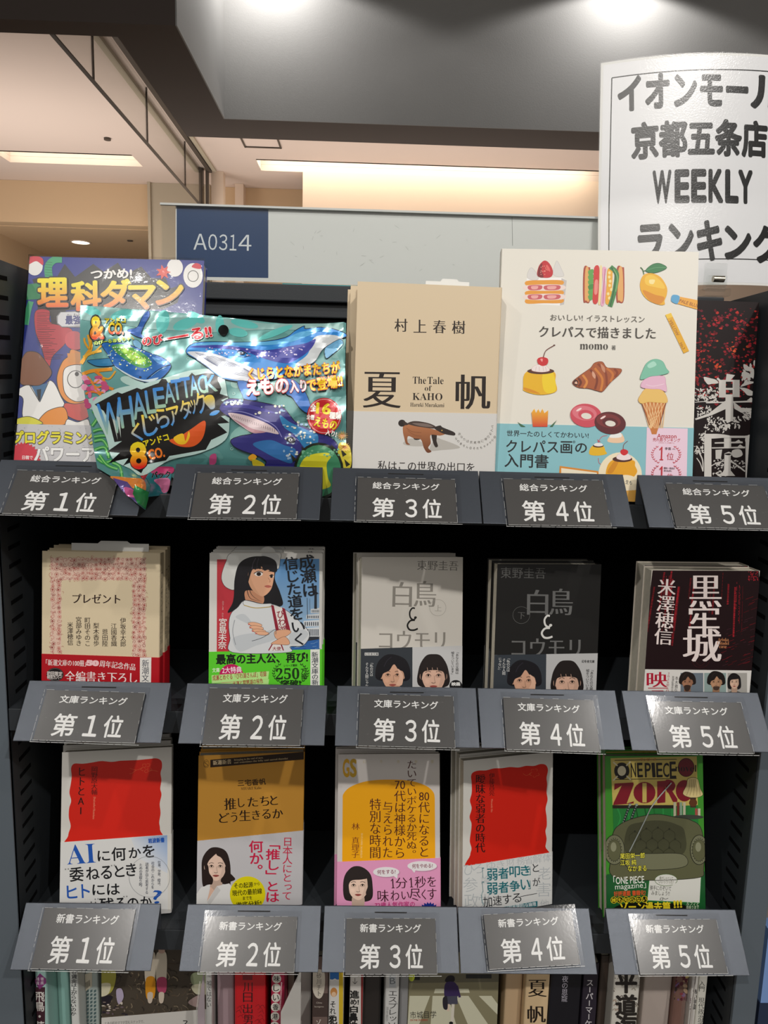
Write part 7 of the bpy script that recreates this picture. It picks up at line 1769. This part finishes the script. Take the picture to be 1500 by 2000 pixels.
def a13(s): s.view(870, 1880, .2); s.R(1330, 0, 1475, 900, '#2a2330'); s.V_('スーパーマーケット', 1412, 165, 1390, 760, 62, '#d8d4d8', 'b')
spine_book('spine_book', 'dark plum spine with white katakana lettering', 1137, 1166, .022, .186, .12, '#2a2330', a13)
spine_book('spine_book', 'dark brown glossy spine left of the ornate black-and-white spine', 1168, 1185, .04, .18, .1, '#40342c', None, skin=GLOSSY)
def a14(s):
    s.view(1160, 1880, .226667); rnd = random.Random(4)
    for k in range(50):
        x, y = rnd.uniform(140, 380), rnd.uniform(90, 620); s.C([(x, y), (x + 20, y - 14), (x + 34, y + 6)], rnd.uniform(4, 10), rnd.choice(['#8a8478', '#a9a294', '#6a5f58', '#b09a8a']))
    for ch, y in (('平', 170), ('道', 365), ('海', 540)): s.T(ch, 190, y, 365, y, 175, '#2a2522', 'x')
    s.V_('てソイト', 405, 150, 398, 430, 24, '#4a4440', 'm')
spine_book('spine_book', 'ornate black and white spine with huge brush characters', 1186, 1248, .024, .19, .12, '#dcd8ce', a14)
spine_book('spine_book', 'wide pinkish grey spine behind the right divider', 1256, 1310, .036, .186, .1, '#b3a69e')
def f3(s):
    s.view(1160, 1880, .226667); rnd = random.Random(9)
    for k in range(60): s.E(rnd.uniform(600, 820), rnd.uniform(60, 330), rnd.uniform(8, 30), rnd.uniform(6, 20), rnd.choice(['#5a2430', '#7a5a86', '#b89a7a', '#8a3a44', '#c4b070', '#3a2a2c']), rot=rnd.uniform(0, 180), n=8)
spine_book('spine_book', 'spine printed with purple and red flowers left of the last white spines', 1311, 1342, .03, .186, .11, '#7a5a50', f3)
def a15(s): s.view(1160, 1880, .226667); s.R(840, 140, 880, 215, '#c9c4c0'); s.V_('怖い宇宙', 872, 230, 868, 405, 34, '#1a1a1a', 'b'); s.V_('巨大太陽フレア', 828, 225, 820, 420, 26, '#5a3040', 'b')
spine_book('spine_book', 'slim white spine with two columns of small characters', 1343, 1361, .024, .173, .105, '#d6d2cc', a15)
def a16(s): s.view(1160, 1880, .226667); s.V_('入門　現代政治学', 932, 155, 918, 545, 44, '#1a1a1a', 'm')
spine_book('spine_book', 'rightmost white spine with one column of characters by the slotted panel', 1362, 1379, .024, .173, .105, '#d4d2c8', a16)
# clear leaning dividers with slanted front corners
def divider(label, px, py0, px1, py1, col):
    Y0 = .006
    a = at(px1, py1, Y0); b = at(px, py0, .07)
    t = thing('clear_divider', label, 'shelf divider', Matrix.Translation((a.x, 0, SZ)), None)
    x = 0; h = .004
    m = MB(); zt = a.z - SZ
    pts = [(.006, .0005), (.0205, .0005), (.0205, min(zt + .02, .212)), (.006, zt)]
    m.prism([(p[0], p[1]) for p in pts], 'x', 0, .0016); m.build('side_plate', [ACRYL], t)
    dx = (b.x - a.x)
    m = MB()
    W2 = abs(dx); s_ = 1 if dx > 0 else -1
    tri = [(0, .0005), (s_ * W2, .0005), (s_ * W2, min(zt + .05, .212)), (0, zt)]
    m.prism([(p[0] + (.002 if s_ > 0 else -.0004), p[1]) for p in tri], 'y', .004, .0052); m.build('front_plate', [mat('frosted_divider_' + col, '#' + col, .35)], t)
divider('pale slanted divider at the far left under the first bottom card', 66, 1920, 10, 1998, 'a8a8a4')
divider('mauve slanted divider between the painted magazine and the red spine', 422, 1905, 383, 1972, 'a79aa0')
divider('pale slanted divider between the crimson and brown spines', 594, 1905, 545, 1974, 'c2bfba')
divider('pale slanted divider left of the two last white spines', 1296, 1925, 1344, 1974, 'b8b2ac')
